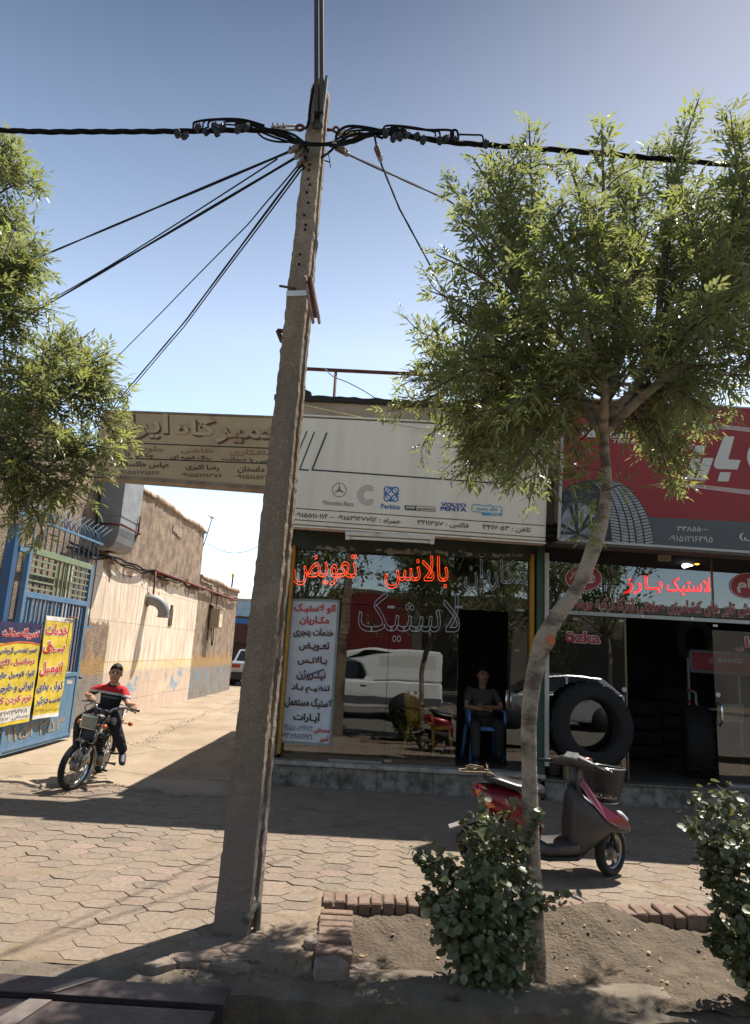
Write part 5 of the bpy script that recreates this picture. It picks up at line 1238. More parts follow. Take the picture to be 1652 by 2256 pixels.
for nm, lab, m, x0, y0, x1, y1 in (("strip_lamp", "lit white tube lamp on the ceiling of the right shop", mat("lamp_white_lit", "ffffff", .5, emit="f4f6ff", estr=3.0), 1168, 118, 1245, 96), ("strip_lamp", "lit orange tube lamp beside the white one on the ceiling of the right shop", mat("lamp_orange_lit", "ffaa50", .5, emit="ffa030", estr=3.0), 1258, 95, 1340, 72)):
    a_ = P(D6, x0, y0, 10.2); e_ = P(D6, x1, y1, 10.5); b = MB(); b.tube([a_, e_], .035, 8); t = tag(b.build(nm, m), lab, "lamp", None)
    b = MB(); b.tube([a_ + Vector((0, 0, .05)), e_ + Vector((0, 0, .05))], .03, 4); b.build("housing", M_ALU, t)
# ---------------- red sign
def S5(x, y, d=YR): return P(D5, x, y, d)
c = [onY(1242, 876, YR), onY(1850, 911, YR), onY(1850, 1230, YR), onY(1230, 1189, YR)]
t = thing("tyre_sign", "big red sign board with a printed tyre and white lettering above the right shop", "sign", tuple(c[3]))
b = MB(); b.hexa(c, (0, .035, 0)); b.build("panel", mat("sign_red", "8e1c19", .55, col2="831a17", scale=1.5, bump=.04, bscale=200), t)
M_PW = mat("print_pale", "c3bdb3", .6); M_PG = mat("print_slate", "4d5052", .6)
b = MB(); b.hexa([S5(258, 1010, YR - .002), S5(2312, 1117, YR - .002), S5(2312, 1345, YR - .002), S5(246, 1209, YR - .002)], (0, -.001, 0)); b.build("lower_band", M_PG, t)
b = MB(); m0 = [Vector(p) for p in c]
for i, wd in ((3, .035), (2, .03), (0, .02)):
    bar(b, m0[i] + Vector((0, -.004, 0)), m0[(i + 1) % 4] + Vector((0, -.004, 0)), wd, th=.015)
b.build("edge_trim", mat("sign_trim_grey", "a7a49c", .5, .3), t)
b = MB(); pl, pr_ = c[3], c[2]; b.hexa([pl + Vector((0, .0, -.012)), pr_ + Vector((0, .0, -.012)), pr_ + Vector((0, .75, .06)), pl + Vector((0, .75, .06))], (0, 0, -.03)); b.build("underside", mat("soffit_grey", "5f5c58", .7, var=.2, scale=4), t)
# printed tyre
Yt = YR - .005
def cl(p): x, y = p; lx = 278 - (y - 440) * 33 / 770; x = max(x, lx + 4); return (x, min(y, 1205 + (x - 245) * .062))
b = MB(); out = [(250, 1205), (262, 870), (300, 825), (370, 790), (460, 770), (560, 764), (650, 778), (730, 815), (800, 868), (855, 940), (900, 1030), (928, 1120), (942, 1200), (944, 1250)]
b.add([S5(*cl(p), Yt) for p in out], [tuple(range(len(out)))]); b.build("printed_tyre", mat("print_tyre", "2a2b2d", .6), t)
def arc(tt, s):          # tt across the tread 0..1, s along it 0..1
    x0 = 505 + 135 * math.sin(s * PI / 2); y0 = 795 + 450 * (1 - math.cos(s * PI / 2)) ** .8
    x1 = 660 + 284 * math.sin(s * PI / 2); y1 = 782 + 470 * (1 - math.cos(s * PI / 2)) ** .8
    return (x0 + (x1 - x0) * tt, y0 + (y1 - y0) * tt - 16 * math.sin(tt * PI) * (1 - s))
b = MB(); ribs = [(0.0, .2), (.24, .40), (.44, .56), (.60, .76), (.80, .985)]
for ri, (t0, t1) in enumerate(ribs):
    n = 26
    for k in range(n):
        s0 = k / n + .004; s1 = (k + 1) / n - (.009 if ri in (0, 4) else .006); off = (.55 / n if ri % 2 else 0); sk = .6 / n * (1 if ri < 2 else -1 if ri > 2 else 0)
        q = [arc(t0, min(1, s0 + off)), arc(t1, min(1, s0 + off + sk)), arc(t1, min(1, s1 + off + sk)), arc(t0, min(1, s1 + off))]
        b.add([S5(*cl(p), Yt - .003) for p in q], [(0, 1, 2, 3)])
b.build("printed_tread", mat("print_tread", "a3a5a3", .6, col2="838587", scale=9), t)
b = MB(); disc(b, D5, 390, 1130, 1, 1, Yt)
b = MB()
def dcl(b, cx, cy, rx, ry, d, n=48): b.add([S5(*cl((cx + math.cos(2 * PI * i / n) * rx, cy + math.sin(2 * PI * i / n) * ry)), d) for i in range(n)], [tuple(range(n))])
dcl(b, 395, 1130, 160, 215, Yt - .003); b.build("printed_rim_edge", mat("print_rim_dark", "3c4246", .6), t)
b = MB(); dcl(b, 395, 1132, 138, 190, Yt - .005); b.build("printed_rim", mat("print_rim_light", "9a9e9f", .6, col2="63686b", scale=5), t)
b = MB()
for k in range(5):
    a = PI / 2 + k * 2 * PI / 5 + .3; ca, sa = math.cos(a), math.sin(a)
    for off, wd in ((-.16, 7), (.16, 7)):
        p0 = (385, 1165); p1 = (395 + 136 * math.cos(a + off), 1132 - 188 * math.sin(a + off)); nx, ny = -(p1[1] - p0[1]), (p1[0] - p0[0]); L_ = math.hypot(nx, ny); nx, ny = nx / L_ * wd, ny / L_ * wd
        b.add([S5(*cl(p), Yt - .007 - .0004 * k - (.0002 if off > 0 else 0)) for p in ((p0[0] + nx, p0[1] + ny), (p1[0] + nx * 2, p1[1] + ny * 2), (p1[0] - nx * 2, p1[1] - ny * 2), (p0[0] - nx, p0[1] - ny))], [(0, 1, 2, 3)])
b.build("printed_spokes", mat("print_spoke", "252a2e", .6), t)
b = MB(); write(b, "BAREZ", [S5(*cl(p), Yt - .004) for p in ((280, 885), (490, 850), (500, 900), (292, 925))], .03, lift=.002); b.build("lettering", mat("print_tyre_letter", "4a4c4e", .6), t)
Yl = YR - .004
lett("lettering", "BAREZ", D5, Yl, (452, 402, 800, 458), M_PW, t, .055, .02, .2); lett("lettering", "TIRES", D5, Yl, (640, 472, 812, 502), M_PW, t, .01, .02, .2)
b = MB(); ring(b, D5, 425, 428, 18, 25, Yl); b.add([S5(x, y, Yl) for x, y in ((412, 428), (434, 412), (434, 444))], [(0, 1, 2)]); b.build("emblem", M_PW, t)
b = MB(); YL5 = YR - .004
for poly in ([(1253, 518), (1328, 518), (1306, 588), (1232, 582)], [(1226, 604), (1296, 606), (1237, 768), (1160, 765)], [(1310, 608), (1385, 610), (1325, 775), (1248, 770)],
             [(1460, 450), (1538, 452), (1492, 620), (1583, 625), (1560, 695), (1412, 690), (1394, 680), (1385, 662), (1390, 640)], [(1433, 713), (1512, 716), (1494, 783), (1413, 780)]):
    b.add([S5(x, y, YL5) for x, y in poly], [tuple(range(len(poly)))])
b.build("word_logo", M_PW, t)
b = MB(); ring(b, D5, 1213, 533, 17, 20, YL5); b.build("registered_ring", M_PW, t); lett("lettering", "R", D5, YL5, (1205, 523, 1223, 543), M_PW, t, .01)
b = MB(); ring(b, D5, 1765, 600, 105, 135, YL5, 40); b.build("ring_logo", M_PW, t)
def swoosh(pts, w0):
    bb_ = MB(); pp = [S5(x, y, YL5) for x, y in pts]; pp = smooth_path(pp, 8); vs = []; n = len(pp)
    for i, p in enumerate(pp):
        d = (pp[min(i + 1, n - 1)] - pp[max(0, i - 1)]).normalized(); s = d.cross(Vector((0, 1, 0))).normalized() * w0 * min(1, .15 + i / n * 1.6); vs += [p + s, p - s]
    bb_.add(vs, [(2 * i, 2 * i + 1, 2 * i + 3, 2 * i + 2) for i in range(n - 1)]); bb_.build("swoosh_line", mat("print_pink", "b59a95", .6), t)
swoosh([(900, 812), (1020, 800), (1150, 800), (1400, 825), (1700, 855), (2200, 880)], .012); swoosh([(960, 824), (1100, 815), (1250, 822), (1450, 845), (1700, 874), (2200, 900)], .016)
swoosh([(940, 408), (1100, 392), (1300, 378), (1480, 377), (1700, 400), (2200, 450)], .012); swoosh([(960, 424), (1100, 408), (1300, 392), (1480, 392), (1700, 418), (2200, 470)], .014)
for s, box in (("۳۳۸۵۵۰۰۰", (1117, 1106, 1345, 1146)), ("۰۹۱۵۱۲۱۶۴۹۵", (1055, 1178, 1378, 1220)), ("(توکلی)", (1572, 1158, 1900, 1218))): lett("lettering", s, D5, YR - .004, box, M_PW, t, .014, .03)
# narrow strip between the signs
t = thing("shutter_box", "narrow brown slatted shutter strip between the cream and red signs", "shutter", tuple(onY(1220, 1180, 8.5)))
b = MB(); p = onY(1196, 940, 8.45); q = onY(1238, 1200, 8.45); z = q.z
while z < p.z - .05: b.bb((p.x, 8.45, z), (q.x + .1, 8.5, z + .066)); z += .075
b.bb((p.x, 8.49, q.z), (q.x + .1, 8.53, p.z)); b.build("slats", mat("shutter_brown", "4f4339", .7, var=.3, scale=5), t, bevel=.008)
t = thing("drain_pipe", "short pale drain pipe with a brown end hanging in the gap between the two signs", "pipe", tuple(onY(1221, 1060, 8.35)))
b = MB(); b.tube([onY(1223, 960, 8.35), onY(1222, 1042, 8.35)], .034, 12); b.build("pipe", M_PW, t)
b = MB(); b.tube([onY(1222, 1036, 8.35), onY(1221, 1052, 8.35), onY(1221, 1062, 8.35)], [.036, .036, .022], 12); b.build("brown_end", mat("pipe_brown", "9a6b4a", .7), t)
# ================================================================ POLE AND CABLES
M_POLE = mat("pole_concrete", "a08d76", .95, col2="79695a", scale=9, bump=1.0, bscale=130, detail=10, bdist=.012)
k = NX_("pole_concrete_worn", .95)
n1 = k.noise(70, 6); n2 = k.noise(3, 8, (1, 1, .35)); n3 = k.noise(160, 3)
cpole = k.mix(k.step(n2, .35, .65), "8d7a66", "6f6051"); cpole = k.mix(k.M('MULTIPLY', k.step(n1, .56, .66), .5), cpole, "b3a28b"); cpole = k.mix(k.M('MULTIPLY', k.M('SUBTRACT', 1, k.step(n1, .34, .44)), .6), cpole, "55483b")
stn = k.noise(1.1, 7, (2.2, 2.2, .35)); cpole = k.mix(k.M('MULTIPLY', k.step(stn, .5, .62), .5), cpole, "5f5245"); cpole = k.mix(k.M('MULTIPLY', k.step(k.noise(4.5, 6), .57, .63), .35), cpole, "a08f7a")
low_ = k.M('MULTIPLY', k.M('SUBTRACT', 1, k.step(k.M('ADD', k.z, k.M('MULTIPLY', n2, .8)), 1.0, 1.5)), .55)
cpole = k.mix(low_, cpole, "77706b")
M_POLE = k.out(cpole, k.M('ADD', n1, k.M('MULTIPLY', n3, .5)), .8, .012)
base = onZ(506, 2058); topc = onY(704, 172, base.y + .02)
random.seed(31)
YAW = R(-9)
t = thing("utility_pole", "tall rough concrete utility pole with holes, in front of the corner shop", "utility pole", tuple(base)); POLE = t
b = MB(); secs = []; n = 170; H_ = topc.z
def pole_at(z):
    f = z / H_; c = base.lerp(topc, f); return Vector((c.x, c.y, z)), .104 - .048 * f, .21 - .09 * f
ex = Vector((math.cos(YAW), math.sin(YAW), 0)); ey = Vector((-math.sin(YAW), math.cos(YAW), 0))
for i in range(n + 1):
    z = -.12 + (H_ + .12) * i / n; c, wv, D = pole_at(max(z, 0)); c.z = z
    ph = (z * 2.0) % 1.0; rung = ph < .42
    r = .012 if rung else .055 * (1 - .35 * max(0, z) / H_)
    if .36 < ph < .42 or ph < .06: r = .03
    if z > H_ - .12: q = 1 - ((z - H_ + .12) / .12) ** 2 * .55; wv *= q; r *= q
    th = D * .3
    P_ = [(-wv, 0), (-wv * .4, 0), (wv * .4, 0), (wv, 0), (wv, th), (wv - r, th + .012), (wv - r, D - th - .012), (wv, D - th), (wv, D), (-wv, D), (-wv, D - th), (-wv + r, D - th - .012), (-wv + r, th + .012), (-wv, th)]
    secs.append([c + ex * (p[0] + (random.gauss(0, .0022) + .0035 * math.sin(i * .37 + p[0] * 40) * (random.random() < .4))) + ey * (p[1] + random.gauss(0, .002)) for p in P_])
b.sweep(secs, False); b.build("shaft", M_POLE, t, fix=False)
b = MB()
for y in (360, 372, 392, 405, 422, 445, 472, 495, 505, 560, 582, 625):
    if y > 600: continue
    z = onY(700, y, base.y).z; c, wv, D = pole_at(z); p = c + ex * (.012 * (1 if int(y) % 2 else -.5)) - ey * .004; b.tube([p, p - ey * .002], .011, 10)
b.each("painted_bolt_hole", M_DARK, t)  # flat dark discs paint the shade inside the holes, nothing is cut
DZ = lambda x, y: (633 + .1098 * x, 137.7 + .1098 * y)
Yp = base.y - .03
b = MB(); q = Q(DZ, Yp, (600, 420), (795, 370), (690, 1305), (515, 1300)); b.hexa(q, (0, .02, 0)); bar(b, q[1], q[2], .018, th=.05); bar(b, q[0], q[3], .014, th=.05); b.build("face_channel", mat("bracket_grey_steel", "6d6862", .6, .4, var=.3, scale=12), t)
b = MB(); m0 = P(DZ, 640, 980, Yp - .07); m1 = onY(702.5, -60, Yp - .07)
for dx in (-.022, .016): b.hexa([m0 + Vector((dx - .014, 0, 0)), m0 + Vector((dx + .014, 0, 0)), m1 + Vector((dx + .014, 0, 0)), m1 + Vector((dx - .014, 0, 0))], (0, .05, 0))
b.build("lamp_mast", mat("mast_brown_steel", "4b4138", .6, .4, var=.3, scale=10), t)
DB = lambda x, y: (550.7 + .2667 * x, 550.7 + .2667 * y)
b = MB(); p0 = P(DB, 478, 222, Yp - .03); p1 = P(DB, 545, 612, Yp - .24)
for dx in (-.02, .02): b.hexa([p0 + Vector((dx - .007, 0, 0)), p0 + Vector((dx + .007, 0, 0)), p1 + Vector((dx + .007, 0, 0)), p1 + Vector((dx - .007, 0, 0))], (0, .03, .03))
b.hexa([p0 + Vector((-.02, .03, .03)), p0 + Vector((.02, .03, .03)), p1 + Vector((.02, .03, .06)), p1 + Vector((-.02, .03, .06))], (0, .006, 0)); b.build("side_arm", M_RUST, t)
b = MB(); zc = P(DB, 415, 334, Yp).z; c, wv, D = pole_at(zc); b.hexa([c + ex * (-wv - .004) - ey * .006 + Vector((0, 0, .02)), c + ex * (wv + .004) - ey * .006 + Vector((0, 0, .02)), c + ex * (wv + .004) - ey * .006 - Vector((0, 0, .02)), c + ex * (-wv - .004) - ey * .006 - Vector((0, 0, .02))], ey * (D + .012)); b.build("strap_band", mat("band_pale", "c4c0b8", .45, .4), t)
b = MB(); b.tube([P(DB, 246, 297, base.y + .08), P(DB, 368, 318, base.y)], .009, 6); b.tube([P(DB, 318, 286, base.y + .06), P(DB, 316, 412, base.y + .06)], .008, 6); b.build("band_bolt", M_RUST, t)
b = MB(); pts = [P(DB, 300, 676, base.y + .1), P(DB, 228, 664, base.y + .1), P(DB, 266, 760, base.y + .1), P(DB, 285, 740, base.y + .1)]
for i in range(3): b.tube([pts[i], pts[i + 1]], .016, 4)
b.build("step_bracket", M_RUST, t)
b = MB(); p0 = onZ(556, 2052); b.tube(smooth_path([(p0.x + .02, p0.y + .02, -.05), (p0.x + .02, p0.y + .02, .09), (p0.x + .01, p0.y, .14), (p0.x - .03, p0.y - .1, .09)]), .021, 10); b.tube([(p0.x - .015, p0.y - .07, .105), (p0.x - .03, p0.y - .1, .09)], .024, 10); b.build("conduit_stub", mat("dull_conduit", "77726a", .6, .5, var=.4, scale=25), t)

DC = lambda x, y: (330.4 + .4667 * x, 192.7 + .4667 * y)
Yc = base.y + .06
def C(x, y, d=None): return P(DC, x, y, Yc if d is None else d)
def twist(name, label, pts, r, n=3, turns=2.2, group="twisted street cables at the pole"):
    tt = thing(name, label, "power cable", tuple(pts[0]), group=group)
    pp = smooth_path(pts, 14); L = 0; acc = [0]
    for i in range(1, len(pp)): L += (pp[i] - pp[i-1]).length; acc.append(L)
    for k_ in range(n):
        b = MB(); out = []
        for i, p in enumerate(pp):
            a = 2 * PI * (acc[i] * turns + k_ / n); d = (pp[min(i + 1, len(pp) - 1)] - pp[max(i - 1, 0)]).normalized(); u = d.cross(Vector((0, 1, 0))).normalized(); v = d.cross(u)
            out.append(p + (u * math.cos(a) + v * math.sin(a)) * r * .85)
        b.tube(out, r, 6); b.build("strand", M_CABLE, tt)
    return tt
lft = onY(0, 287, Yc); far = lft + (lft - C(540, 205)) * 1.2; far.z = lft.z + .02
twist("power_cable", "thick twisted street cable running left from the pole out of the picture", [far, lft, onY(190, 290, Yc), C(120, 207), C(330, 203), C(540, 203), C(620, 225), C(690, 250), C(735, 266, Yp - .03)], .0115, 3)
rgt = onY(1652, 367, Yc); farR = rgt + (rgt - C(1300, 245)) * .8
twist("power_cable", "thick twisted street cable running right from the pole above the tree", [C(850, 268, Yp - .03), C(940, 258), C(1010, 232), C(1090, 212), C(1200, 228), C(1420, 258), C(1652, 276), onY(1300, 336, Yc), rgt, farR], .0115, 3)
def wires(name, label, lines, r=.008, cat="wire loop", grp=None, m=None):
    tt = thing(name, label, cat, tuple(C(*lines[0][0][:2])), group=grp)
    for ln in lines:
        b = MB(); b.tube(smooth_path([C(*p) for p in ln], 6), r * random.uniform(.8, 1.25), 6); b.build("wire", m or M_CABLE, tt)
    return tt
yf = Yp - .04
wires("jumper_loops", "bundle of black jumper cables bending round the front of the pole", [
    [(480, 178), (560, 205), (640, 232), (700, 252), (740, 268, yf), (800, 272, yf), (860, 268, yf), (930, 255), (1000, 225), (1060, 205)],
    [(470, 185), (560, 225), (660, 258), (740, 272, yf), (850, 272, yf), (940, 262), (1040, 225)],
    [(505, 210), (540, 240), (600, 256), (680, 258), (740, 262, yf), (840, 262, yf), (900, 235), (960, 205), (1060, 202)],
    [(540, 195), (620, 205), (680, 225), (715, 250)], [(880, 255), (880, 225), (905, 195), (950, 182), (1030, 190), (1100, 205)],
    [(910, 262), (915, 215), (970, 190), (1050, 198)], [(880, 262), (960, 222), (1040, 222), (1100, 240)],
    [(850, 275), (865, 285), (840, 310), (810, 330, yf)], [(710, 275), (730, 285), (725, 310), (735, 335, yf)], [(690, 262), (720, 270), (745, 300, yf)]], .009, "jumper cables")
wires("tap_wires", "thin looped tap wires standing above the left street cable", [
    [(205, 205), (205, 175), (215, 163), (280, 152), (390, 148), (460, 156), (540, 180)], [(250, 200), (255, 162), (300, 152), (380, 152), (470, 168), (560, 196)],
    [(275, 200), (280, 160), (330, 152), (420, 158), (500, 185)], [(330, 200), (350, 165), (420, 162), (480, 180)], [(300, 185), (340, 175), (400, 178), (440, 190)], [(400, 172), (460, 170), (540, 195), (640, 240)]], .0075)
wires("tap_wires", "thin looped tap wires standing above the right street cable", [
    [(1100, 205), (1110, 183), (1160, 180), (1240, 188), (1335, 205), (1365, 210), (1370, 245)], [(1130, 215), (1140, 190), (1200, 185), (1300, 200), (1420, 203), (1428, 240)],
    [(1180, 220), (1190, 192), (1260, 198), (1340, 210), (1345, 240)], [(1420, 245), (1424, 206), (1450, 206), (1455, 250)], [(1455, 222), (1530, 224), (1568, 228), (1573, 262)],
    [(1100, 200), (1180, 205), (1220, 212), (1240, 235)], [(1060, 205), (1140, 195), (1220, 205)]], .0075)
t = thing("tension_clamp", "steel eye and strap clamp holding the left street cable to the pole", "cable clamp", tuple(C(700, 190)))
b = MB(); b.tube([C(755, 193), C(722, 191)], .012, 8); b.build("eye_bolt", M_RUST, t)
b = MB(); b.tube([C(707 + 17 * math.cos(a), 190 + 12 * math.sin(a)) for a in [2 * PI * i / 18 for i in range(18)]], .011, 8, True); b.build("eye", M_RUST, t)
b = MB(); b.tube([C(692, 181), C(572, 186)], .009, 6); b.tube([C(692, 200), C(572, 200)], .009, 6); b.build("strap_rod", mat("clamp_grey", "a39b8e", .5, .4, var=.2, scale=20), t)
b = MB(); b.hexa([C(572, 182), C(640, 182), C(640, 203), C(572, 203)], (0, .03, 0)); b.build("wedge", MATS["clamp_grey"], t)
b = MB()
for x in (581, 605, 630): b.tube([C(x, 192), C(x, 168)], .007, 6)
b.each("clamp_bolt", M_RUST, t)
t = thing("tension_clamp", "pale clamp with a wire eye holding the right street cable to the pole", "cable clamp", tuple(C(900, 205)))
b = MB(); b.tube([C(835, 200), C(862, 200)], .011, 8); b.tube(smooth_path([C(862, 200), C(875, 187), C(888, 192), C(890, 205), C(880, 213), C(862, 202)]), .009, 8); b.build("eye_bolt", M_RUST, t)
b = MB(); b.hexa([C(885, 195), C(1003, 200), C(1003, 218), C(885, 212)], (0, .045, 0)); b.build("clamp_body", mat("clamp_pale", "b9aa93", .55, var=.2, scale=12), t, bevel=.004)
b = MB()
for x, y in ((945, 208), (966, 209), (988, 210)): p = C(x, y, Yc - .003); b.tube([p, p - Vector((0, .003, 0))], .008, 8)
b.build("painted_bolt_hole", M_DARK, t)  # dark discs laid on the clamp in place of shaded holes
# insulated tap connectors: one built with its parts, the rest copied
c0 = thing("tap_connector", "", "connector", (0, 0, 0), group="black tap connectors on the street cables")
b = MB(); b.box((0, 0, 0), (.062, .06, .05)); b.box((.0, 0, -.03), (.04, .045, .03)); b.build("connector_body", mat("connector_black", "17161a", .5, var=.3, scale=25), c0, True, bevel=.008)
b = MB(); b.tube([(0, 0, .02), (0, 0, .055)], .011, 6); b.build("shear_bolt", M_RUST, c0, True)
LC = [(130, 218, 0), (165, 228, .4), (226, 190, .2), (264, 208, -.2), (304, 184, .1), (316, 212, 0), (341, 188, -.3), (414, 198, .2), (436, 186, 0), (456, 188, .3)]
RC = [(1112, 218, 0), (1150, 238, .2), (1180, 232, 0), (1210, 222, .3), (1262, 232, -.1), (1289, 248, .1), (1368, 250, 0), (1397, 242, .4), (1440, 244, 0), (1585, 266, 0)]
for i, (x, y, r_) in enumerate(LC + RC):
    o = c0 if i == 0 else dup(c0); o.location = C(x, y, Yc - .02); o.rotation_euler = (r_ * .5, r_, r_ * 2); s_ = .72 if i not in (8, 18) else .5
    o.scale = (s_, s_, s_)
    o["label"] = "small black tap connector on the left street cable, left of the pole" if i < len(LC) else "small black tap connector on the right street cable, between pole and tree"
# service drops
def drop(label, pts, r, clamp=None, sg=.0, n=2):
    tt = thing("service_cable", label, "cable", tuple(pts[0]), group="service cables fanning out from the pole")
    for k_ in range(n):
        b = MB(); pp = []
        for i in range(len(pts) - 1): pp += sag(pts[i], pts[i + 1], sg if i == len(pts) - 2 else 0, 30)[(0 if i == 0 else 1):]
        L = len(pp); pp = [p + Vector((0, .4, 1)) * (r * .9 * math.sin(i * .3 + k_ * PI)) for i, p in enumerate(pp)]
        b.tube(pp, r, 6); b.build("strand", M_CABLE, tt)
    if clamp:
        b = MB(); p, q = clamp; d = (q - p); b.tube([p, q], .02, 8)
        for f in (.1, .35, .6, .9): b.ball(p + d * f + Vector((0, -.01, .012)), .018, 8, 6)
        b.build("drop_clamp", mat("drop_clamp_rust", "6d5d50", .6, .3, var=.4, scale=30), tt)
    return tt
pl = base.y
drop("thick service cable, topmost of those going left from the pole, ending in the left tree", [C(712, 283, pl), C(660, 302, pl + .1), onY(95, 563, 8.2), onY(-60, 628, 9.0)], .009, (C(710, 284, pl), C(660, 302, pl + .1)), .05)
drop("thin service cable leaving the topmost left one, ending in the left tree", [C(600, 338, pl + .3), onY(40, 700, 8.6)], .006, None, .05, 1)
drop("thick service cable, third from the top going left, ending in the left tree", [C(728, 300, pl), C(690, 330, pl + .1), onY(35, 712, 8.4), onY(-80, 770, 9)], .009, (C(728, 302, pl), C(690, 330, pl + .1)), .05)
drop("thin service cable falling steeply left, just above the lowest pair", [C(720, 350, pl + .1), C(695, 372, pl + .1), onY(545, 495, pl + 1.6), onY(262, 783, 9.5), onY(240, 805, 9.8)], .006, (C(735, 330, pl), C(700, 375, pl + .1)), .03, 1)
drop("upper cable of the lowest left pair, falling behind the alley sign", [C(722, 365, pl), C(705, 378, pl + .05), onY(410, 705, pl + 3), onY(262, 880, 9.6), onY(215, 935, 10)], .008, None, .02)
drop("lower cable of the lowest left pair, falling behind the alley sign", [C(730, 378, pl), C(712, 392, pl + .05), onY(405, 720, pl + 3), onY(265, 884, 9.5), onY(225, 930, 10)], .006, None, .05, 1)
drop("service cable going right from the pole into the crown of the right tree", [C(872, 280, pl), C(930, 314, pl + .1), onY(985, 440, 6.3), onY(1200, 560, 8.6)], .008, (C(878, 284, pl), C(932, 315, pl + .1)), .04)
drop("service cable hanging steeply right of the pole down to the edge of the tree", [C(1060, 228, pl), C(1075, 310, pl + .1), C(1095, 370, pl + .3), onY(880, 460, 5.4), onY(945, 580, 6.3), onY(1040, 760, 8.2)], .007, (C(1068, 288, pl + .05), C(1088, 340, pl + .2)), .03)
wires("dangling_tie", "short frayed wire end dangling just right of the pole", [[(840, 300), (846, 335), (848, 345), (852, 378)], [(824, 345), (846, 352)]], .004, "wire")
b = MB(); pts = [DZ(600, 395), DZ(545, 450), DZ(505, 600), DZ(465, 820), DZ(445, 1000), DZ(430, 1200), DZ(390, 1300)]
b.tube(smooth_path([onY(x, y, base.y - .01) for x, y in pts]), .010, 6); tag(b.build("lamp_lead", M_CABLE), "black lead curving down the left side of the pole top", "cable")
# ================================================================ SCOOTER, MOTORCYCLE, PEOPLE
M_SCRED = mat("scooter_red_paint", "7d0f26", .3, .3, var=.25, scale=3, coat=.7)
M_SCGREY = mat("scooter_grey_plastic", "46423e", .5, .1, var=.3, scale=8, bump=.08, bscale=40)
M_SEATV = mat("black_vinyl", "242322", .35, var=.2, scale=14)
M_STEEL = mat("worn_chrome", "b4b0aa", .28, .9, var=.25, scale=20)
M_ENG = mat("engine_alloy", "8b867c", .5, .6, col2="3b342c", scale=14, lo=.45, hi=.65)
M_BLKM = mat("black_metal", "17181a", .5, .3, var=.3, scale=18)
def shell(b, secs, n=16, e=2.6):
    """sections (x, z, half width, half height) -> rounded skin along x"""
    rings = []
    for (x, z, hw, hh, *tl) in secs:
        tl = tl[0] if tl else 0; r = []
        for j in range(n):
            a = 2 * PI * j / n; c, s_ = math.cos(a), math.sin(a)
            py = hw * math.copysign(abs(c) ** (2 / e), c); pz = hh * math.copysign(abs(s_) ** (2 / e), s_)
            r.append(Vector((x + pz * tl, py, z + pz)))
        rings.append(r)
    return b.sweep(rings, True)
def spoked(parent, c, r, wd, yaw, hubr=.055, nsp=18, rim=M_CHROME, tyre_=M_TYRE, cast=0):
    c = Vector(c); ax = Vector((math.sin(yaw), math.cos(yaw), 0)).normalized(); ax = Vector((-math.sin(yaw), math.cos(yaw), 0))
    b = MB(); tr = wd / 2
    b.lathe(c, ax, [(r - 1.5 * tr, -tr * .7), (r - .9 * tr, -tr), (r - .25 * tr, -tr * .75), (r, -tr * .2), (r, tr * .2), (r - .25 * tr, tr * .75), (r - .9 * tr, tr), (r - 1.5 * tr, tr * .7)], 40, True); w_ = b.build("wheel", tyre_, parent, True)
    b = MB(); ri = r - 1.35 * tr; b.lathe(c, ax, [(ri, -tr * .72), (ri + .012, -tr * .72), (ri - .006, 0), (ri + .012, tr * .72), (ri, tr * .72), (ri - .022, tr * .3), (ri - .022, -tr * .3)], 40, True); b.build("rim", rim, w_, True)
    b = MB(); b.lathe(c, ax, [(.012, -tr * 1.5), (hubr * .6, -tr * 1.4), (hubr, -tr * .9), (hubr, tr * .9), (hubr * .6, tr * 1.4), (.012, tr * 1.5)], 20); b.build("hub", M_ENG, w_, True)
    a = Vector((0, 0, 1)); bz = ax.cross(a); b = MB()
    if cast:
        for k in range(cast):
            t_ = 2 * PI * k / cast + .5; d = a * math.cos(t_) + bz * math.sin(t_); s_ = ax.cross(d)
            b.hexa([c + d * hubr * .8 - s_ * .028 - ax * .016, c + d * hubr * .8 + s_ * .028 - ax * .016, c + d * ri + s_ * .018 - ax * .016, c + d * ri - s_ * .018 - ax * .016], ax * .032)
    else:
        for k in range(nsp):
            t_ = 2 * PI * k / nsp; t2 = t_ + (.35 if k % 2 else -.35); s_ = 1 if (k // 2) % 2 else -1
            b.tube([c + (a * math.cos(t_) + bz * math.sin(t_)) * hubr * .9 + ax * tr * .8 * s_, c + (a * math.cos(t2) + bz * math.sin(t2)) * (ri - .01)], .0028, 4)
    b.build("spokes", M_STEEL, w_, True); return w_
# ---------------------------------------------------------------- parked scooter (x forward, y to its left)
fp = onZ(1346, 1930); HD = R(1); ST = R(40)
t = thing("scooter", "parked red and grey scooter with a front basket behind the bent tree trunk", "scooter", tuple(fp), HD); SC = t; t.scale = (.86, .86, .86)
spoked(t, (0, 0, .215), .215, .095, ST, .06, rim=M_RIM, cast=3); spoked(t, (-1.17, 0, .215), .215, .10, 0, .06, rim=M_RIM, cast=3)
def rot2(p, c, a): x, y = p[0] - c[0], p[1] - c[1]; return Vector((c[0] + x * math.cos(a) - y * math.sin(a), c[1] + x * math.sin(a) + y * math.cos(a), p[2]))
b = MB()
for s in (1, -1): b.tube([rot2((.0, s * .07, .215), (0, 0), ST), rot2((-.10, s * .06, .50), (-.05, 0), ST)], .018, 8)
b.build("front_fork", M_BLKM, t, True)
b = MB(); shell(b, [(-.24, .30, .07, .03), (-.2, .42, .085, .03), (-.08, .475, .09, .025), (.06, .455, .085, .025), (.16, .40, .06, .02)], 14); b.build("front_fender", M_SCGREY, t, True)
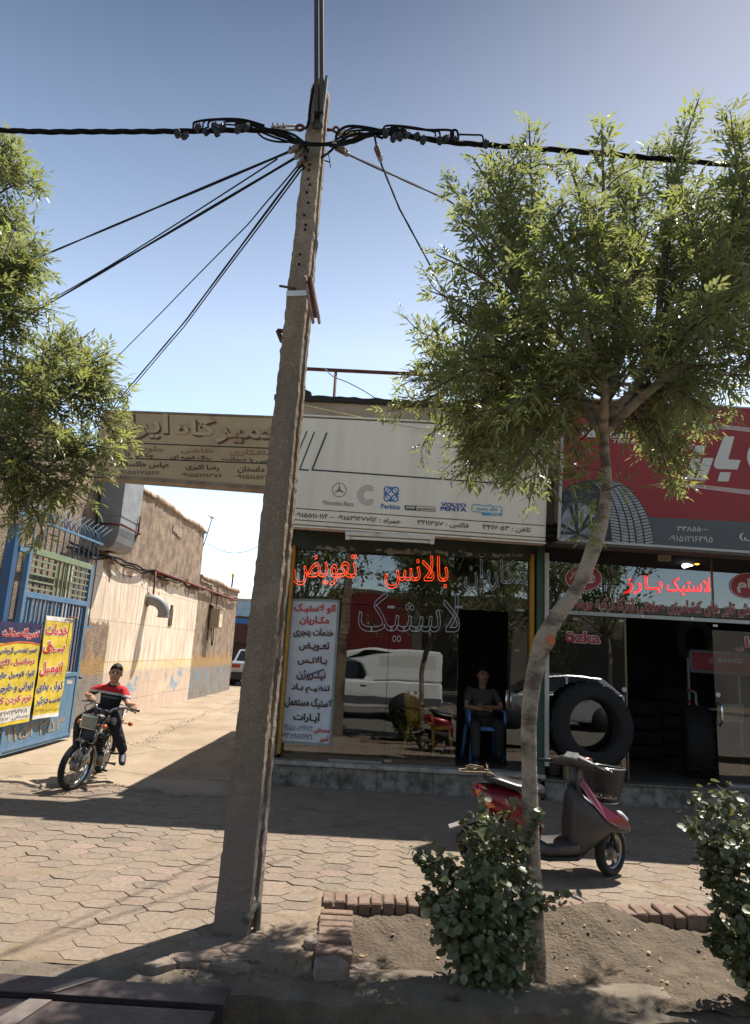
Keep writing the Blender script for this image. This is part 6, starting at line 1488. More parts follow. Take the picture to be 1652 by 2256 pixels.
# apron: grey leg shield with a red outer panel and nose
b = MB(); shell(b, [(-.40, .30, .15, .17, -.1), (-.33, .42, .19, .26, -.25), (-.25, .52, .20, .25, -.5), (-.10, .50, .17, .13, -.6), (.02, .455, .14, .08, -.5), (.13, .42, .09, .045, -.3), (.175, .405, .04, .02)], 20); b.build("leg_shield", M_SCGREY, t, True)
b = MB()
for s in (1, -1):
    P_ = [(-.325, .80), (-.28, .84), (-.13, .635), (.02, .535), (.10, .50), (.165, .43), (.16, .405), (.02, .44), (-.09, .50), (-.2, .62)]
    ys = [.10, .085, .12, .13, .11, .045, .045, .15, .178, .165]
    b.prism([(x, s * y, z) for (x, z), y in zip(P_, ys)], (0, s * .016, 0))
b.sweep([[Vector((x, -w_, z)), Vector((x, w_, z)), Vector((x - .02, w_, z - .02)), Vector((x - .02, -w_, z - .02))] for x, z, w_ in ((-.06, .575, .088), (.02, .535, .095), (.10, .50, .085), (.172, .425, .035))], True)
b.build("front_panel", M_SCRED, t, True, bevel=.006)
b = MB(); shell(b, [(.06, .535, .05, .02), (.10, .525, .065, .028), (.15, .485, .05, .02)], 12); b.build("headlight", M_LAMPCL, t, True)
b = MB(); shell(b, [(-.345, .46, .13, .10), (-.33, .60, .09, .12), (-.31, .74, .065, .13), (-.30, .86, .05, .08)], 14); b.tube([(-.31, 0, .7), (-.33, 0, .93)], .05, 12); b.build("steering_column", M_SCGREY, t, True)
# floor and tail
b = MB(); shell(b, [(-.30, .27, .15, .08), (-.36, .245, .19, .055), (-.6, .225, .20, .05), (-.72, .25, .19, .07), (-.80, .34, .16, .10)], 16, 4); b.build("floorboard", M_SCGREY, t, True)
b = MB(); shell(b, [(-.26, .20, .10, .04), (-.34, .165, .16, .03), (-.62, .155, .17, .03), (-.8, .20, .15, .06)], 14, 3); b.build("underbody", M_BLKPL, t, True)
b = MB(); shell(b, [(-.66, .40, .13, .14), (-.70, .45, .165, .2), (-.78, .50, .185, .2), (-.95, .555, .185, .165), (-1.10, .605, .165, .125), (-1.2, .65, .13, .08), (-1.255, .68, .07, .035), (-1.265, .685, .02, .01)], 20, 2.4); b.build("rear_body", M_SCRED, t, True)
b = MB(); shell(b, [(-.60, .66, .08, .025), (-.62, .69, .13, .05), (-.72, .705, .155, .05), (-.88, .725, .165, .045), (-1.03, .765, .15, .045), (-1.13, .785, .12, .03), (-1.16, .785, .06, .015)], 18, 2.6); b.build("seat", M_SEATV, t, True)
b = MB(); shell(b, [(-.70, .36, .165, .12), (-.85, .33, .17, .10), (-1.0, .36, .15, .09), (-1.1, .42, .12, .07)], 14, 3); b.build("side_cover", M_SCGREY, t, True)
b = MB(); shell(b, [(-.85, .24, .06, .07), (-1.0, .25, .085, .08), (-1.25, .24, .07, .07), (-1.32, .24, .04, .05)], 12); b.build("engine", M_ENG, t, True)
b = MB(); b.tube([(-.9, -.13, .2), (-1.15, -.15, .25), (-1.42, -.15, .29)], [.02, .045, .045], 10); b.build("exhaust", M_BLKM, t, True)
b = MB()
for s in (1, -1): b.prism([(-1.22, s * .10, .70), (-1.25, s * .07, .67), (-1.14, s * .15, .55), (-1.08, s * .158, .56), (-1.13, s * .14, .63)], (0, s * .012, 0))
b.each("rear_indicator", M_ORANGE, t, local=True, bevel=.004)
b = MB(); b.prism([(-1.27, -.05, .66), (-1.24, -.05, .6), (-1.24, .05, .6), (-1.27, .05, .66)], (.01, 0, .02)); b.build("tail_light", M_LAMPRED, t, True)
b = MB(); b.prism([(-1.16, -.07, .44), (-1.16, .07, .44), (-1.47, .07, .335), (-1.47, -.07, .335)], (0, 0, .012)); b.build("mudflap", mat("mudflap_grey", "86827a", .6, var=.2, scale=9), t, True)
b = MB()
for s in (1, -1): b.tube(smooth_path([(-1.06, s * .08, .80), (-1.14, s * .08, .835), (-1.36, s * .075, .83), (-1.385, s * .05, .83)], 5), .009, 6)
b.tube([(-1.385, .05, .83), (-1.385, -.05, .83)], .009, 6); b.tube([(-1.13, -.08, .84), (-1.13, .08, .90), (-1.13, -.06, .90)], .006, 6)
for x in (-1.18, -1.25, -1.32): b.tube([(x, .08, .833), (x, -.08, .833)], .006, 6)
random.seed(2); b.tube([Vector((-1.25, 0, .85)) + Vector((random.uniform(-.09, .1), random.uniform(-.07, .07), random.uniform(-.01, .03))) for k in range(40)], .005, 4)
b.build("luggage_rack", mat("rack_rust", "76644f", .55, .5, var=.4, scale=20), t, True)
b = MB(); b.tube([(-.78, .1, .16), (-.86, .2, .03), (-.9, .22, .0)], .012, 6); b.build("side_stand", M_BLKM, t, True)
# handlebar group, turned with the wheel
hc = (-.31, 0)
def H(p): return rot2(p, hc, ST)
b = MB(); rings = []
for y, hw, hh, x, z in ((-.25, .022, .02, -.33, .945), (-.17, .045, .04, -.32, .95), (-.08, .075, .055, -.315, .965), (0, .085, .06, -.31, .97), (.08, .075, .055, -.315, .965), (.17, .045, .04, -.32, .95), (.25, .022, .02, -.33, .945)):
    rings.append([H((x + hw * math.cos(a), y, z + hh * math.sin(a) - .25 * hw * math.cos(a))) for a in [2 * PI * k / 14 for k in range(14)]])
b.sweep(rings, True); b.build("handlebar_cover", M_SCGREY, t, True)
b = MB(); rings = []
for y, w_ in ((-.13, .02), (-.06, .05), (.06, .05), (.13, .02)):
    rings.append([H((-.285 + w_ * math.cos(a) * 1.2 + .03, y, .955 + .055 * math.sin(a))) for a in [2 * PI * k / 12 for k in range(12)]])
b.sweep(rings, True); b.build("handlebar_front", M_SCRED, t, True)
b = MB(); q = [H((-.385, -.075, .985)), H((-.385, .075, .985)), H((-.335, .06, 1.03)), H((-.335, -.06, 1.03))]; b.hexa(q, H((-.39, 0, 1.06)) - H((-.37, 0, 1.04))); b.build("dash", mat("dash_glass", "9a9a92", .2, var=.5, scale=40), t, True, bevel=.004)
for s in (1, -1):
    b = MB(); b.tube([H((-.335, s * .22, .945)), H((-.38, s * .36, .93))], .017, 10); b.build("grip", M_BLKPL, t, True)
    b = MB(); b.tube([H((-.27, s * .2, .95)), H((-.285, s * .28, .945)), H((-.32, s * .37, .93))], .007, 6); b.ball(H((-.32, s * .37, .93)), .011, 8, 6); b.build("brake_lever", M_STEEL, t, True)
# wire basket
b = MB(); secs_ = []
for z, rx, ry in ((.58, .125, .14), (.68, .155, .17), (.79, .18, .19), (.89, .20, .21)):
    secs_.append([H((.15 + rx * math.cos(a) - .0, ry * math.sin(a), z - .10 * (.5 - .0) * math.cos(a) * (z - .6))) for a in [2 * PI * k / 32 for k in range(32)]])
vs = [p for r_ in secs_ for p in r_]
b.add(vs, [(i * 32 + j, i * 32 + (j + 1) % 32, (i + 1) * 32 + (j + 1) % 32, (i + 1) * 32 + j) for i in range(3) for j in range(32)], True)
bm_ = mat("basket_black_mesh", "22211f", .5, .2)
kb = NX_("basket_mesh", .5); kb.b.inputs["Base Color"].default_value = lin("2a2826"); 
vx = kb.n.new("ShaderNodeTexVoronoi"); vx.inputs["Scale"].default_value = 75; vx.feature = 'DISTANCE_TO_EDGE'; kb.l.new(kb.tc.outputs["Object"], vx.inputs["Vector"]); kb.l.new(kb.step(vx.outputs["Distance"], .24, .20), kb.b.inputs["Alpha"])
bk = b.build("basket", kb.m, t, True)
b = MB(); b.tube(secs_[-1], .007, 6, True); b.tube(secs_[0], .006, 6, True)
b.build("basket_rim", M_STEEL, bk, True)
b = MB(); b.sweep([[p + Vector((0, 0, -.0)) for p in secs_[0]], [p + Vector((0, 0, .045)) for p in secs_[1 if False else 0]]], True); b.build("basket_tray", M_SCGREY, bk, True)
# ---------------------------------------------------------------- motorcycle
mf = onZ(153, 1741); MS = .85; MH = R(-84); LEAN = R(-7)
t = thing("motorcycle", "black and chrome motorcycle ridden out of the alley towards the camera", "motorcycle", tuple(mf), MH); t.rotation_euler = (LEAN, 0, MH); t.scale = (MS, MS, MS); MO = t
MST = R(-20); mc = (-.26, 0)
def G(p): return rot2(p, mc, MST)
off = -G((0, 0, 0)); 
fa = (0, 0, .295)
spoked(t, fa, .295, .085, MST, .07, 24); spoked(t, (-1.24, 0, .295), .295, .09, 0, .075, 24)
def K(p): v = rot2(p, (0, 0), MST); return v           # steered about the front contact
b = MB(); hx = Vector((-.30, 0, .93))
top = [K((-.27, s * .085, .92)) for s in (1, -1)]
for s, tp_ in ((1, top[0]), (-1, top[1])):
    b.tube([K((.01, s * .085, .30)), K((-.10, s * .085, .55))], .026, 10); b.tube([K((-.10, s * .085, .55)), tp_], .018, 10)
b.build("front_fork", M_STEEL, t, True)
b = MB()
for s in (1, -1): b.tube([K((-.105, s * .085, .55)), K((-.12, s * .085, .60))], .031, 10)
b.build("fork_boot", M_BLKPL, t, True)
b = MB(); rings = []
for k in range(13):
    a = R(-25 + k * 12.5); r_ = .325
    c_ = K((-math.cos(a + PI / 2) * 0 + r_ * math.sin(a + R(10)) * -1 + 0, 0, .295 + r_ * math.cos(a + R(10))))
    hw = .055; nrm = K((-r_ * math.sin(a + R(10)), 0, r_ * math.cos(a + R(10)))); nrm = Vector((nrm.x, nrm.y, nrm.z)).normalized()
    lat = K((0, 1, 0)) - K((0, 0, 0))
    rings.append([c_ + lat * hw - nrm * .03, c_ + lat * hw * .85, c_ + lat * hw * .4 + nrm * .016, c_ - lat * hw * .4 + nrm * .016, c_ - lat * hw * .85, c_ - lat * hw - nrm * .03, c_ - lat * hw * .8 + nrm * -.004, c_ + lat * hw * .8 + nrm * -.004])
b.sweep(rings, True)
for s in (1, -1): b.tube([K((.01, s * .07, .33)), K((.10, s * .055, .59))], .006, 6); b.tube([K((-.0, s * .07, .34)), K((-.12, s * .055, .60))], .006, 6)
b.build("front_fender", M_STEEL, t, True)
b = MB(); c0_ = K((-.10, 0, .83)); fw = (K((1, 0, 0)) - K((0, 0, 0))); lt = (K((0, 1, 0)) - K((0, 0, 0))); uz = Vector((0, 0, 1))
def hbox(c, fx, wy, hz): return [c + fw * fx + lt * a * wy + uz * e * hz for a, e in ((-1, -1), (1, -1), (1, 1), (-1, 1))]
b.sweep([hbox(c0_, -.08, .08, .06), hbox(c0_, -.02, .11, .082), hbox(c0_, .07, .12, .09)], False); b.build("headlight_shell", M_CHROME, t, True, bevel=.012)
b = MB(); b.sweep([hbox(c0_, .071, .108, .078), hbox(c0_, .088, .09, .062)], False); b.build("headlight", mat("headlight_glass", "8f8c78", .15, var=.25, scale=14, spec=.8), t, True, bevel=.006)
b = MB(); c1_ = K((-.13, 0, .66)); b.sweep([hbox(c1_, -.03, .09, .06), hbox(c1_, .03, .10, .07)], False); b.build("front_plate", M_BLKPL, t, True, bevel=.01)
b = MB(); q = hbox(c1_, .045, .11, .085)
for i in (0, 1, 3): b.tube([q[i], q[(i + 1) % 4]], .008, 6)
b.build("guard_bar", M_STEEL, t, True)
b = MB()
for s in (1, -1):
    p_ = K((-.12, s * .19, .80)); b.tube([K((-.16, s * .08, .80)), p_], .008, 6); b.ball(p_, (.03, .03, .03), 10, 8)
b.build("front_indicator", M_ORANGE, t, True)
hb_ = [(-.46, -.37, 1.03), (-.40, -.25, 1.04), (-.31, -.15, 1.02), (-.28, -.07, .95), (-.28, .07, .95), (-.31, .15, 1.02), (-.40, .25, 1.04), (-.46, .37, 1.03)]
b = MB(); b.tube(smooth_path([K(p) for p in hb_], 5), .012, 8); b.build("handlebar", M_CHROME, t, True)
for s in (1, -1):
    b = MB(); b.tube([K((-.43, s * .29, 1.036)), K((-.475, s * .41, 1.028))], .017, 10); b.build("grip", M_BLKPL, t, True)
    b = MB(); b.tube(smooth_path([K((-.38, s * .22, 1.04)), K((-.35, s * .27, 1.04)), K((-.38, s * .42, 1.01))], 4), .007, 6); b.ball(K((-.38, s * .42, 1.01)), .011, 8, 6); b.build("brake_lever", M_BLKM, t, True)
b = MB(); b.lathe(K((-.25, .06, .97)), (-.3, 0, 1), [(.01, -.05), (.045, -.05), (.05, 0), (.045, .01), (.005, .012)], 16); b.lathe(K((-.25, -.06, .97)), (-.3, 0, 1), [(.01, -.05), (.045, -.05), (.05, 0), (.045, .01), (.005, .012)], 16); b.build("gauges", M_BLKPL, t, True)
b = MB()
for s in (1, -1):
    b.tube(smooth_path([K((-.37, s * .22, 1.03)), K((-.16, s * .2, .98)), K((-.14, s * .08, .88)), K((-.2, s * .03, .8))], 5), .006, 5); b.tube(smooth_path([K((-.37, s * .2, 1.03)), K((-.2, s * .13, .93)), K((-.24, .02, .75))], 5), .005, 5)
b.build("control_cable", M_CABLE, t, True)
b = MB(); shell(b, [(-.36, .80, .04, .03), (-.38, .80, .10, .08), (-.48, .80, .135, .11), (-.62, .79, .14, .105), (-.74, .77, .11, .08), (-.80, .75, .06, .04)], 18, 2.6)
ck = NX_("tank_checked_cover", .45); chk = ck.n.new("ShaderNodeTexChecker"); chk.inputs["Scale"].default_value = 40; chk.inputs[1].default_value = lin("3a3836"); chk.inputs[2].default_value = lin("222120"); ck.l.new(ck.tc.outputs["Object"], chk.inputs["Vector"]); b.build("fuel_tank", ck.out(chk.outputs["Color"]), t, True)
b = MB(); shell(b, [(-.74, .79, .08, .03), (-.78, .79, .13, .05), (-1.0, .79, .14, .05), (-1.3, .81, .13, .05), (-1.42, .83, .09, .03)], 16, 3); b.build("seat", M_SEATV, t, True)
b = MB()
for s in (1, -1):
    b.tube([(-.33, 0, .88), (-.42, s * .05, .42), (-.5, s * .1, .22), (-.85, s * .1, .22), (-.92, s * .1, .5)], .016, 8); b.tube([(-.33, 0, .82), (-.8, s * .1, .66), (-1.42, s * .11, .72)], .016, 8); b.tube([(-.85, s * .1, .3), (-1.24, s * .09, .295)], .018, 8); b.tube([(-1.2, s * .13, .32), (-1.12, s * .12, .70)], .028, 8)
b.build("frame", M_BLKM, t, True)
b = MB(); shell(b, [(-.44, .47, .07, .13), (-.5, .48, .10, .15), (-.62, .48, .10, .15), (-.68, .45, .06, .1)], 14, 4)
for k in range(6): b.box((-.56, 0, .42 + k * .035), (.26, .26, .008))
b.build("cylinder", mat("cylinder_dark", "3b362f", .6, .4, var=.4, scale=20), t, True)
b = MB(); shell(b, [(-.40, .30, .06, .06), (-.46, .30, .12, .11), (-.70, .31, .14, .12), (-.86, .31, .12, .1), (-.9, .31, .06, .06)], 16, 3); b.tube([(-.56, .12, .32), (-.56, .19, .32)], .09, 18); b.tube([(-.78, .12, .32), (-.78, .175, .32)], .075, 18); b.tube([(-.62, -.12, .3), (-.62, -.18, .3)], .1, 18); b.build("crankcase", M_ENG, t, True, bevel=.006)
b = MB(); b.tube(smooth_path([(-.47, -.06, .5), (-.38, -.1, .42), (-.42, -.15, .24), (-.7, -.17, .2), (-1.0, -.18, .23), (-1.45, -.19, .30)], 5), [.018] * 14 + [.04] * 12, 10); b.build("exhaust", M_CHROME, t, True)
for s in (1, -1):
    b = MB(); b.tube([(-.72, s * .10, .24), (-.72, s * .19, .25), (-.72, s * .31, .25)], [.010, .010, .022], 8); b.build("footpeg", M_BLKPL, t, True)
    b = MB(); b.tube([(-1.0, s * .11, .32), (-1.0, s * .26, .34)], .016, 8); b.build("rear_footpeg", M_BLKPL, t, True)
    b = MB(); p_ = (-1.36, s * .24, .70); b.tube([(-1.36, s * .1, .7), p_], .008, 6); b.ball(p_, .035, 10, 8); b.build("rear_indicator", M_ORANGE, t, True)
b = MB(); b.tube(smooth_path([(-.62, .16, .24), (-.55, .22, .20), (-.45, .25, .2)], 4), .010, 6); b.tube([(-.45, .21, .2), (-.45, .29, .2)], .013, 6); b.build("gear_pedal", M_BLKM, t, True)
b = MB(); rings = []
for k in range(13):
    a = R(-100 + k * 12); r_ = .34; rings.append([Vector((-1.24 - r_ * math.sin(-a) * -1 * -1, s_ * .06, .295 + r_ * math.cos(a))) for s_ in (1, -1)] + [Vector((-1.24 - (r_ + .008) * math.sin(-a) * -1 * -1, s_ * .055, .295 + (r_ + .008) * math.cos(a))) for s_ in (-1, 1)])
b.sweep(rings, True); b.build("rear_fender", M_STEEL, t, True)
b = MB()
for s in (1, -1): b.tube(smooth_path([(-1.1, s * .16, .8), (-1.3, s * .17, .9), (-1.55, s * .1, .92)], 5), .010, 6)
b.tube([(-1.55, .1, .92), (-1.55, -.1, .92)], .01, 6); b.build("grab_rail", M_CHROME, t, True)
b = MB(); b.bb((-1.52, -.06, .66), (-1.46, .06, .74)); b.build("tail_light", M_LAMPRED, t, True, bevel=.01)

# ---------------------------------------------------------------- people
M_SKIN = mat("skin", "b98a6e", .55, var=.12, scale=30, spec=.35)
M_HAIR = mat("dark_hair", "17120f", .7, var=.4, scale=60, bump=.5, bscale=120)
M_SHOE = mat("dark_shoe", "20222c", .6, var=.2, scale=20)
def skin_mesh(nodes, edges, sub=2):
    me = bpy.data.meshes.new("sk"); me.from_pydata([n[0] for n in nodes], edges, []); o = bpy.data.objects.new("sk", me); COL.objects.link(o)
    m = o.modifiers.new("s", 'SKIN'); m.use_smooth_shade = True; m.branch_smoothing = .6
    for i, n in enumerate(nodes):
        r = n[1]; r = r if hasattr(r, '__len__') else (r, r)
        me.skin_vertices[0].data[i].radius = r; me.skin_vertices[0].data[i].use_root = (i == 0)
    s2 = o.modifiers.new("u", 'SUBSURF'); s2.levels = sub
    dg = bpy.context.evaluated_depsgraph_get(); r = bpy.data.meshes.new_from_object(o.evaluated_get(dg))
    vs = [tuple(v.co) for v in r.vertices]; fs = [list(p.vertices) for p in r.polygons]
    bpy.data.objects.remove(o); bpy.data.meshes.remove(me); bpy.data.meshes.remove(r); return vs, fs
def chain(lst): return [(Vector(p), r) for p, r in lst], [(i, i + 1) for i in range(len(lst) - 1)]
def person(label, J, loc, rot, sc, shirt, trous, hand_mode, hair=M_HAIR, beard=False, shoe=M_SHOE):
    """J: joints in the local frame (x towards the face, y to the left)"""
    tt = thing("person", label, "person", loc); tt.rotation_euler = rot; tt.scale = (sc, sc, sc)
    V = lambda k: Vector(J[k])
    b = MB()
    pel, chest, neck, head = V('pelvis'), V('chest'), V('neck'), V('head')
    nd = [(pel, (.13, .10)), (pel.lerp(chest, .5), (.12, .095)), (chest, (.13, .092)), (neck, .054), (head + Vector((.005, 0, -.06)), (.072, .066)), (head + Vector((0, 0, .02)), (.092, .078)), (head + Vector((-.012, 0, .085)), (.072, .062))]
    ed = [(i, i + 1) for i in range(6)]
    for s, q in ((1, 'l'), (-1, 'r')):
        k = len(nd); sh, el, wr = V('sh_' + q), V('el_' + q), V('wr_' + q)
        nd += [(sh, .046), (sh.lerp(el, .5), .044), (el, .038), (el.lerp(wr, .35), .038), (wr, .025)]; ed += [(2, k), (k, k + 1), (k + 1, k + 2), (k + 2, k + 3), (k + 3, k + 4)]
        k = len(nd); hp, kn, an = V('hip_' + q), V('kn_' + q), V('an_' + q)
        nd += [(hp, .082), (hp.lerp(kn, .5), .072), (kn, .054), (kn.lerp(an, .35), .052), (an, .034)]; ed += [(0, k), (k, k + 1), (k + 1, k + 2), (k + 2, k + 3), (k + 3, k + 4)]
    b.add(*skin_mesh(nd, ed), smooth=True)
    f = Vector(J.get('face', (1, 0, 0))).normalized(); u = Vector((0, 0, 1)); lf = u.cross(f)
    def hp_(x, y, z): return head + f * x + lf * y + u * z
    vs, fs = skin_mesh([(hp_(.078, 0, .028), .012), (hp_(.098, 0, -.002), .015), (hp_(.086, 0, -.012), .014)], [(0, 1), (1, 2)], 1); b.add(vs, fs, smooth=True)
    for s in (1, -1): b.ball(hp_(-.005, s * .083, .005), (.022, .012, .032), 8, 6); b.ball(hp_(.078, s * .036, .042), (.012, .02, .006), 8, 5)
    b.ball(hp_(.07, 0, -.085), (.022, .03, .018), 8, 6)
    for q in ('l', 'r'):                                   # hands with separate fingers
        wr = V('wr_' + q); hd = V('hd_' + q); d = (hd - wr).normalized(); sdv = Vector(J['across_' + q]).normalized(); pal = Vector(J['palm_' + q]).normalized()
        vs, fs = skin_mesh([(wr, (.024, .019)), (wr.lerp(hd, .55), (.032, .016)), (hd, (.038, .016))], [(0, 1), (1, 2)], 2); b.add(vs, fs, smooth=True)
        for k, (o_, ln) in enumerate(((-.03, .066), (-.01, .076), (.01, .071), (.03, .056))):
            a0 = hd + sdv * o_ - d * .008; c_ = hand_mode
            p1 = a0 + (d * .75 + pal * .55 * c_).normalized() * ln * .45; p2 = p1 + (d * (1 - 1.1 * c_) + pal * (.2 + .9 * c_)).normalized() * ln * .33; p3 = p2 + (d * (1 - 1.9 * c_) + pal * (.2 + .5 * c_)).normalized() * ln * .25
            vs, fs = skin_mesh([(a0, .0105), (p1, .010), (p2, .009), (p3, .0075)], [(0, 1), (1, 2), (2, 3)], 1); b.add(vs, fs, smooth=True)
        ts = -1 if J.get('thumb_' + q, 1) < 0 else 1
        a0 = wr.lerp(hd, .45) - sdv * .026 * ts; vs, fs = skin_mesh([(a0, .013), (a0 - sdv * .024 * ts + d * .02 + pal * .012, .012), (a0 - sdv * .022 * ts + d * .042 + pal * .03, .009)], [(0, 1), (1, 2)], 1); b.add(vs, fs, smooth=True)
    b.build("body", M_SKIN, tt, True, fix=False)
    b = MB()
    for s in (1, -1): b.ball(hp_(.080, s * .034, .022), (.010, .014, .008), 8, 6)
    b.build("eyes", mat("eye_dark", "1c1512", .2), tt, True)
    b = MB()
    for s in (1, -1): b.tube([hp_(.086, s * .016, .047), hp_(.086, s * .036, .052), hp_(.074, s * .056, .046)], .005, 5)
    b.build("eyebrows", hair, tt, True)
    b = MB(); b.tube([hp_(.080, -.026, -.045), hp_(.090, 0, -.043), hp_(.080, .026, -.045)], .006, 6); b.build("mouth", mat("lips", "8a5247", .5), tt, True)
    b = MB(); vs = []; n1, n2 = 20, 10
    for i in range(n2 + 1):
        for j in range(n1):
            a = 2 * PI * j / n1; lim = .98 + .16 * math.sin(a * 7) if math.cos(a) > .35 else 1.6 + .18 * math.sin(a * 5); ph = lim * i / n2
            k_ = 1.02 + .035 * math.sin(j * 5.3 + i * 3); vs.append(hp_(-.012 + .100 * k_ * math.sin(ph) * math.cos(a), .088 * k_ * math.sin(ph) * math.sin(a), .035 + .112 * k_ * math.cos(ph)))
    b.add(vs, [(i * n1 + j, i * n1 + (j + 1) % n1, (i + 1) * n1 + (j + 1) % n1, (i + 1) * n1 + j) for i in range(n2) for j in range(n1)], True); b.build("hair", hair, tt, True)
    # shirt with short sleeves
    b = MB(); nd = [(pel + Vector((0, 0, .0)), (.165, .135)), (pel.lerp(chest, .5), (.160, .135)), (chest, (.168, .13)), (chest.lerp(neck, .66), (.128, .105))]; ed = [(0, 1), (1, 2), (2, 3)]
    for q in ('l', 'r'):
        k = len(nd); sh, el = V('sh_' + q), V('el_' + q); nd += [(sh, .076), (sh.lerp(el, .45), .067), (sh.lerp(el, .78), .06)]; ed += [(2, k), (k, k + 1), (k + 1, k + 2)]
    b.add(*skin_mesh(nd, ed), smooth=True); b.build("shirt", shirt, tt, True, fix=False)
    b = MB(); nk = neck - (neck - chest).normalized() * .035; b.tube([nk + Vector((.062 * math.cos(a), .068 * math.sin(a), -.03 * math.cos(a))) for a in [2 * PI * i / 16 for i in range(16)]], .012, 6, True); b.build("collar", mat("collar_dark", "1a1a1d", .8), tt, True)
    b = MB(); nd = [(pel, (.150, .122))]; ed = []
    for q in ('l', 'r'):
        k = len(nd); hp, kn, an = V('hip_' + q), V('kn_' + q), V('an_' + q); nd += [(hp, .112), (hp.lerp(kn, .5), .102), (kn, .086), (kn.lerp(an, .4), .082), (kn.lerp(an, .85), .068), (an + (an - kn) * .05, .066)]; ed += [(0, k)] + [(k + i, k + i + 1) for i in range(5)]
    b.add(*skin_mesh(nd, ed), smooth=True); b.build("trousers", trous, tt, True, fix=False)
    for q in ('l', 'r'):
        an, toe = V('an_' + q), V('toe_' + q); hl = an + (an - toe).normalized() * .03 + Vector((0, 0, -.04)); b = MB()
        b.add(*skin_mesh([(an + (an - V('kn_' + q)) * .02, .05), (hl, .05), (hl.lerp(toe, .55), (.054, .044)), (toe, (.046, .034))], [(0, 1), (1, 2), (2, 3)]), smooth=True); b.build("shoe", shoe, tt, True, fix=False)
    return tt
kp = NX_("polo_shirt", .85)
zc_ = kp.M('ADD', kp.z, 0.0)
def stripe(z0, z1): return kp.M('MULTIPLY', kp.step(zc_, z0, z0 + .004), kp.M('SUBTRACT', 1, kp.step(zc_, z1, z1 + .004)))

pc_ = kp.mix(kp.step(kp.noise(40, 3), .3, .8), "17171b", "202026")
pc_ = kp.mix(stripe(1.155, 2.0), pc_, "b3171f"); pc_ = kp.mix(stripe(1.125, 1.155), pc_, "b9b5b0"); pc_ = kp.mix(stripe(1.07, 1.097), pc_, "5f5e60")
M_POLO = kp.out(pc_, kp.noise(11, 3), .6, .03)
M_TRS = mat("dark_trousers", "222023", .85, var=.3, scale=9, bump=.8, bscale=13, bdist=.04)
gl, gr = K((-.45, .33, 1.035)), K((-.45, -.33, 1.035))
def toW(g, s): return g + Vector((-.075, s * .02, .045))
J = dict(pelvis=(-.90, 0, .87), chest=(-.86, 0, 1.13), neck=(-.83, 0, 1.30), head=(-.80, .0, 1.405), face=(1, .15, 0),
         sh_l=(-.85, .15, 1.215), sh_r=(-.85, -.15, 1.215), el_l=(-.66, .30, 1.04), el_r=(-.76, -.31, 1.06),
         wr_l=toW(gl, 1), wr_r=toW(gr, -1), hd_l=gl + Vector((-.0, 0, .028)), hd_r=gr + Vector((-.0, 0, .028)),
         across_l=-(K((0, 1, 0))), across_r=K((0, 1, 0)) * 1.0, palm_l=(0.1, 0, -1), palm_r=(.1, 0, -1), thumb_l=-1, thumb_r=-1,
         hip_l=(-.86, .10, .85), hip_r=(-.86, -.10, .85), kn_l=(-.50, .25, .74), kn_r=(-.50, -.23, .76), an_l=(-.60, .40, .44), an_r=(-.72, -.24, .36), toe_l=(-.43, .46, .31), toe_r=(-.52, -.26, .29))
person("person in a black polo with red shoulders riding the motorcycle, left foot off the peg", J, tuple(mf), (LEAN, 0, MH), MS, M_POLO, M_TRS, 1.0)
# plastic chairs and the man sitting in the doorway
def plastic_chair(label, c, rz, m):
    tt = thing("plastic_chair", label, "chair", c, rz, "plastic chairs in the left shop")
    b = MB(); shell(b, [(-.22, .44, .19, .014), (0, .425, .21, .014), (.20, .43, .22, .014), (.24, .42, .21, .02)], 14, 5); b.build("seat", m, tt, True)
    b = MB(); rings = []
    for z, x, w_ in ((.43, -.21, .19), (.6, -.24, .20), (.78, -.28, .19), (.84, -.29, .14)): rings.append([Vector((x - .012, -w_, z)), Vector((x + .012, -w_, z)), Vector((x - .02, 0, z)), Vector((x + .012, w_, z)), Vector((x - .012, w_, z)), Vector((x - .045, 0, z))])
    b.sweep(rings, True); b.build("backrest", m, tt, True)
    for sx, sy in ((1, 1), (1, -1), (-1, 1), (-1, -1)):
        b = MB(); b.tube([(sx * .19, sy * .19, .43), (sx * .25, sy * .23, 0)], [.032, .02], 8, flat=.7); b.build("leg", m, tt, True)
    for s in (1, -1):
        b = MB(); b.tube(smooth_path([(-.24, s * .21, .64), (-.05, s * .25, .645), (.18, s * .25, .63), (.23, s * .235, .45)], 5), .022, 8, flat=.7); b.build("armrest", m, tt, True)
    return tt
pc2 = P(D4, 1215, 1300, 9.55)
plastic_chair("pale blue plastic chair under the man in the left shop doorway", (pc2.x, 9.6, zs), -PI / 2 + .1, mat("plastic_blue", "5f8fd0", .5))
pc3 = P(D4, 910, 1300, 9.3)
plastic_chair("yellow plastic chair standing behind the left shop window", (pc3.x, 9.35, zs), -PI / 2 + .9, mat("plastic_yellow", "b98a2c", .5))
J2 = dict(pelvis=(-.10, 0, .53), chest=(-.13, 0, .86), neck=(-.12, 0, 1.05), head=(-.08, 0, 1.19), face=(1, .1, 0),
          sh_l=(-.13, .18, .98), sh_r=(-.13, -.18, .98), el_l=(.02, .27, .74), el_r=(.02, -.27, .74), wr_l=(.14, .02, .76), wr_r=(.16, -.03, .72), hd_l=(.15, -.06, .77), hd_r=(.16, .06, .72),
          across_l=(0, 0, 1), across_r=(0, 0, -1), palm_l=(-1, 0, 0), palm_r=(-1, 0, 0),
          hip_l=(-.06, .1, .51), hip_r=(-.06, -.1, .51), kn_l=(.34, .18, .53), kn_r=(.40, -.20, .51), an_l=(.24, .2, .1), an_r=(.50, -.2, .1), toe_l=(.40, .24, .035), toe_r=(.68, -.22, .035))
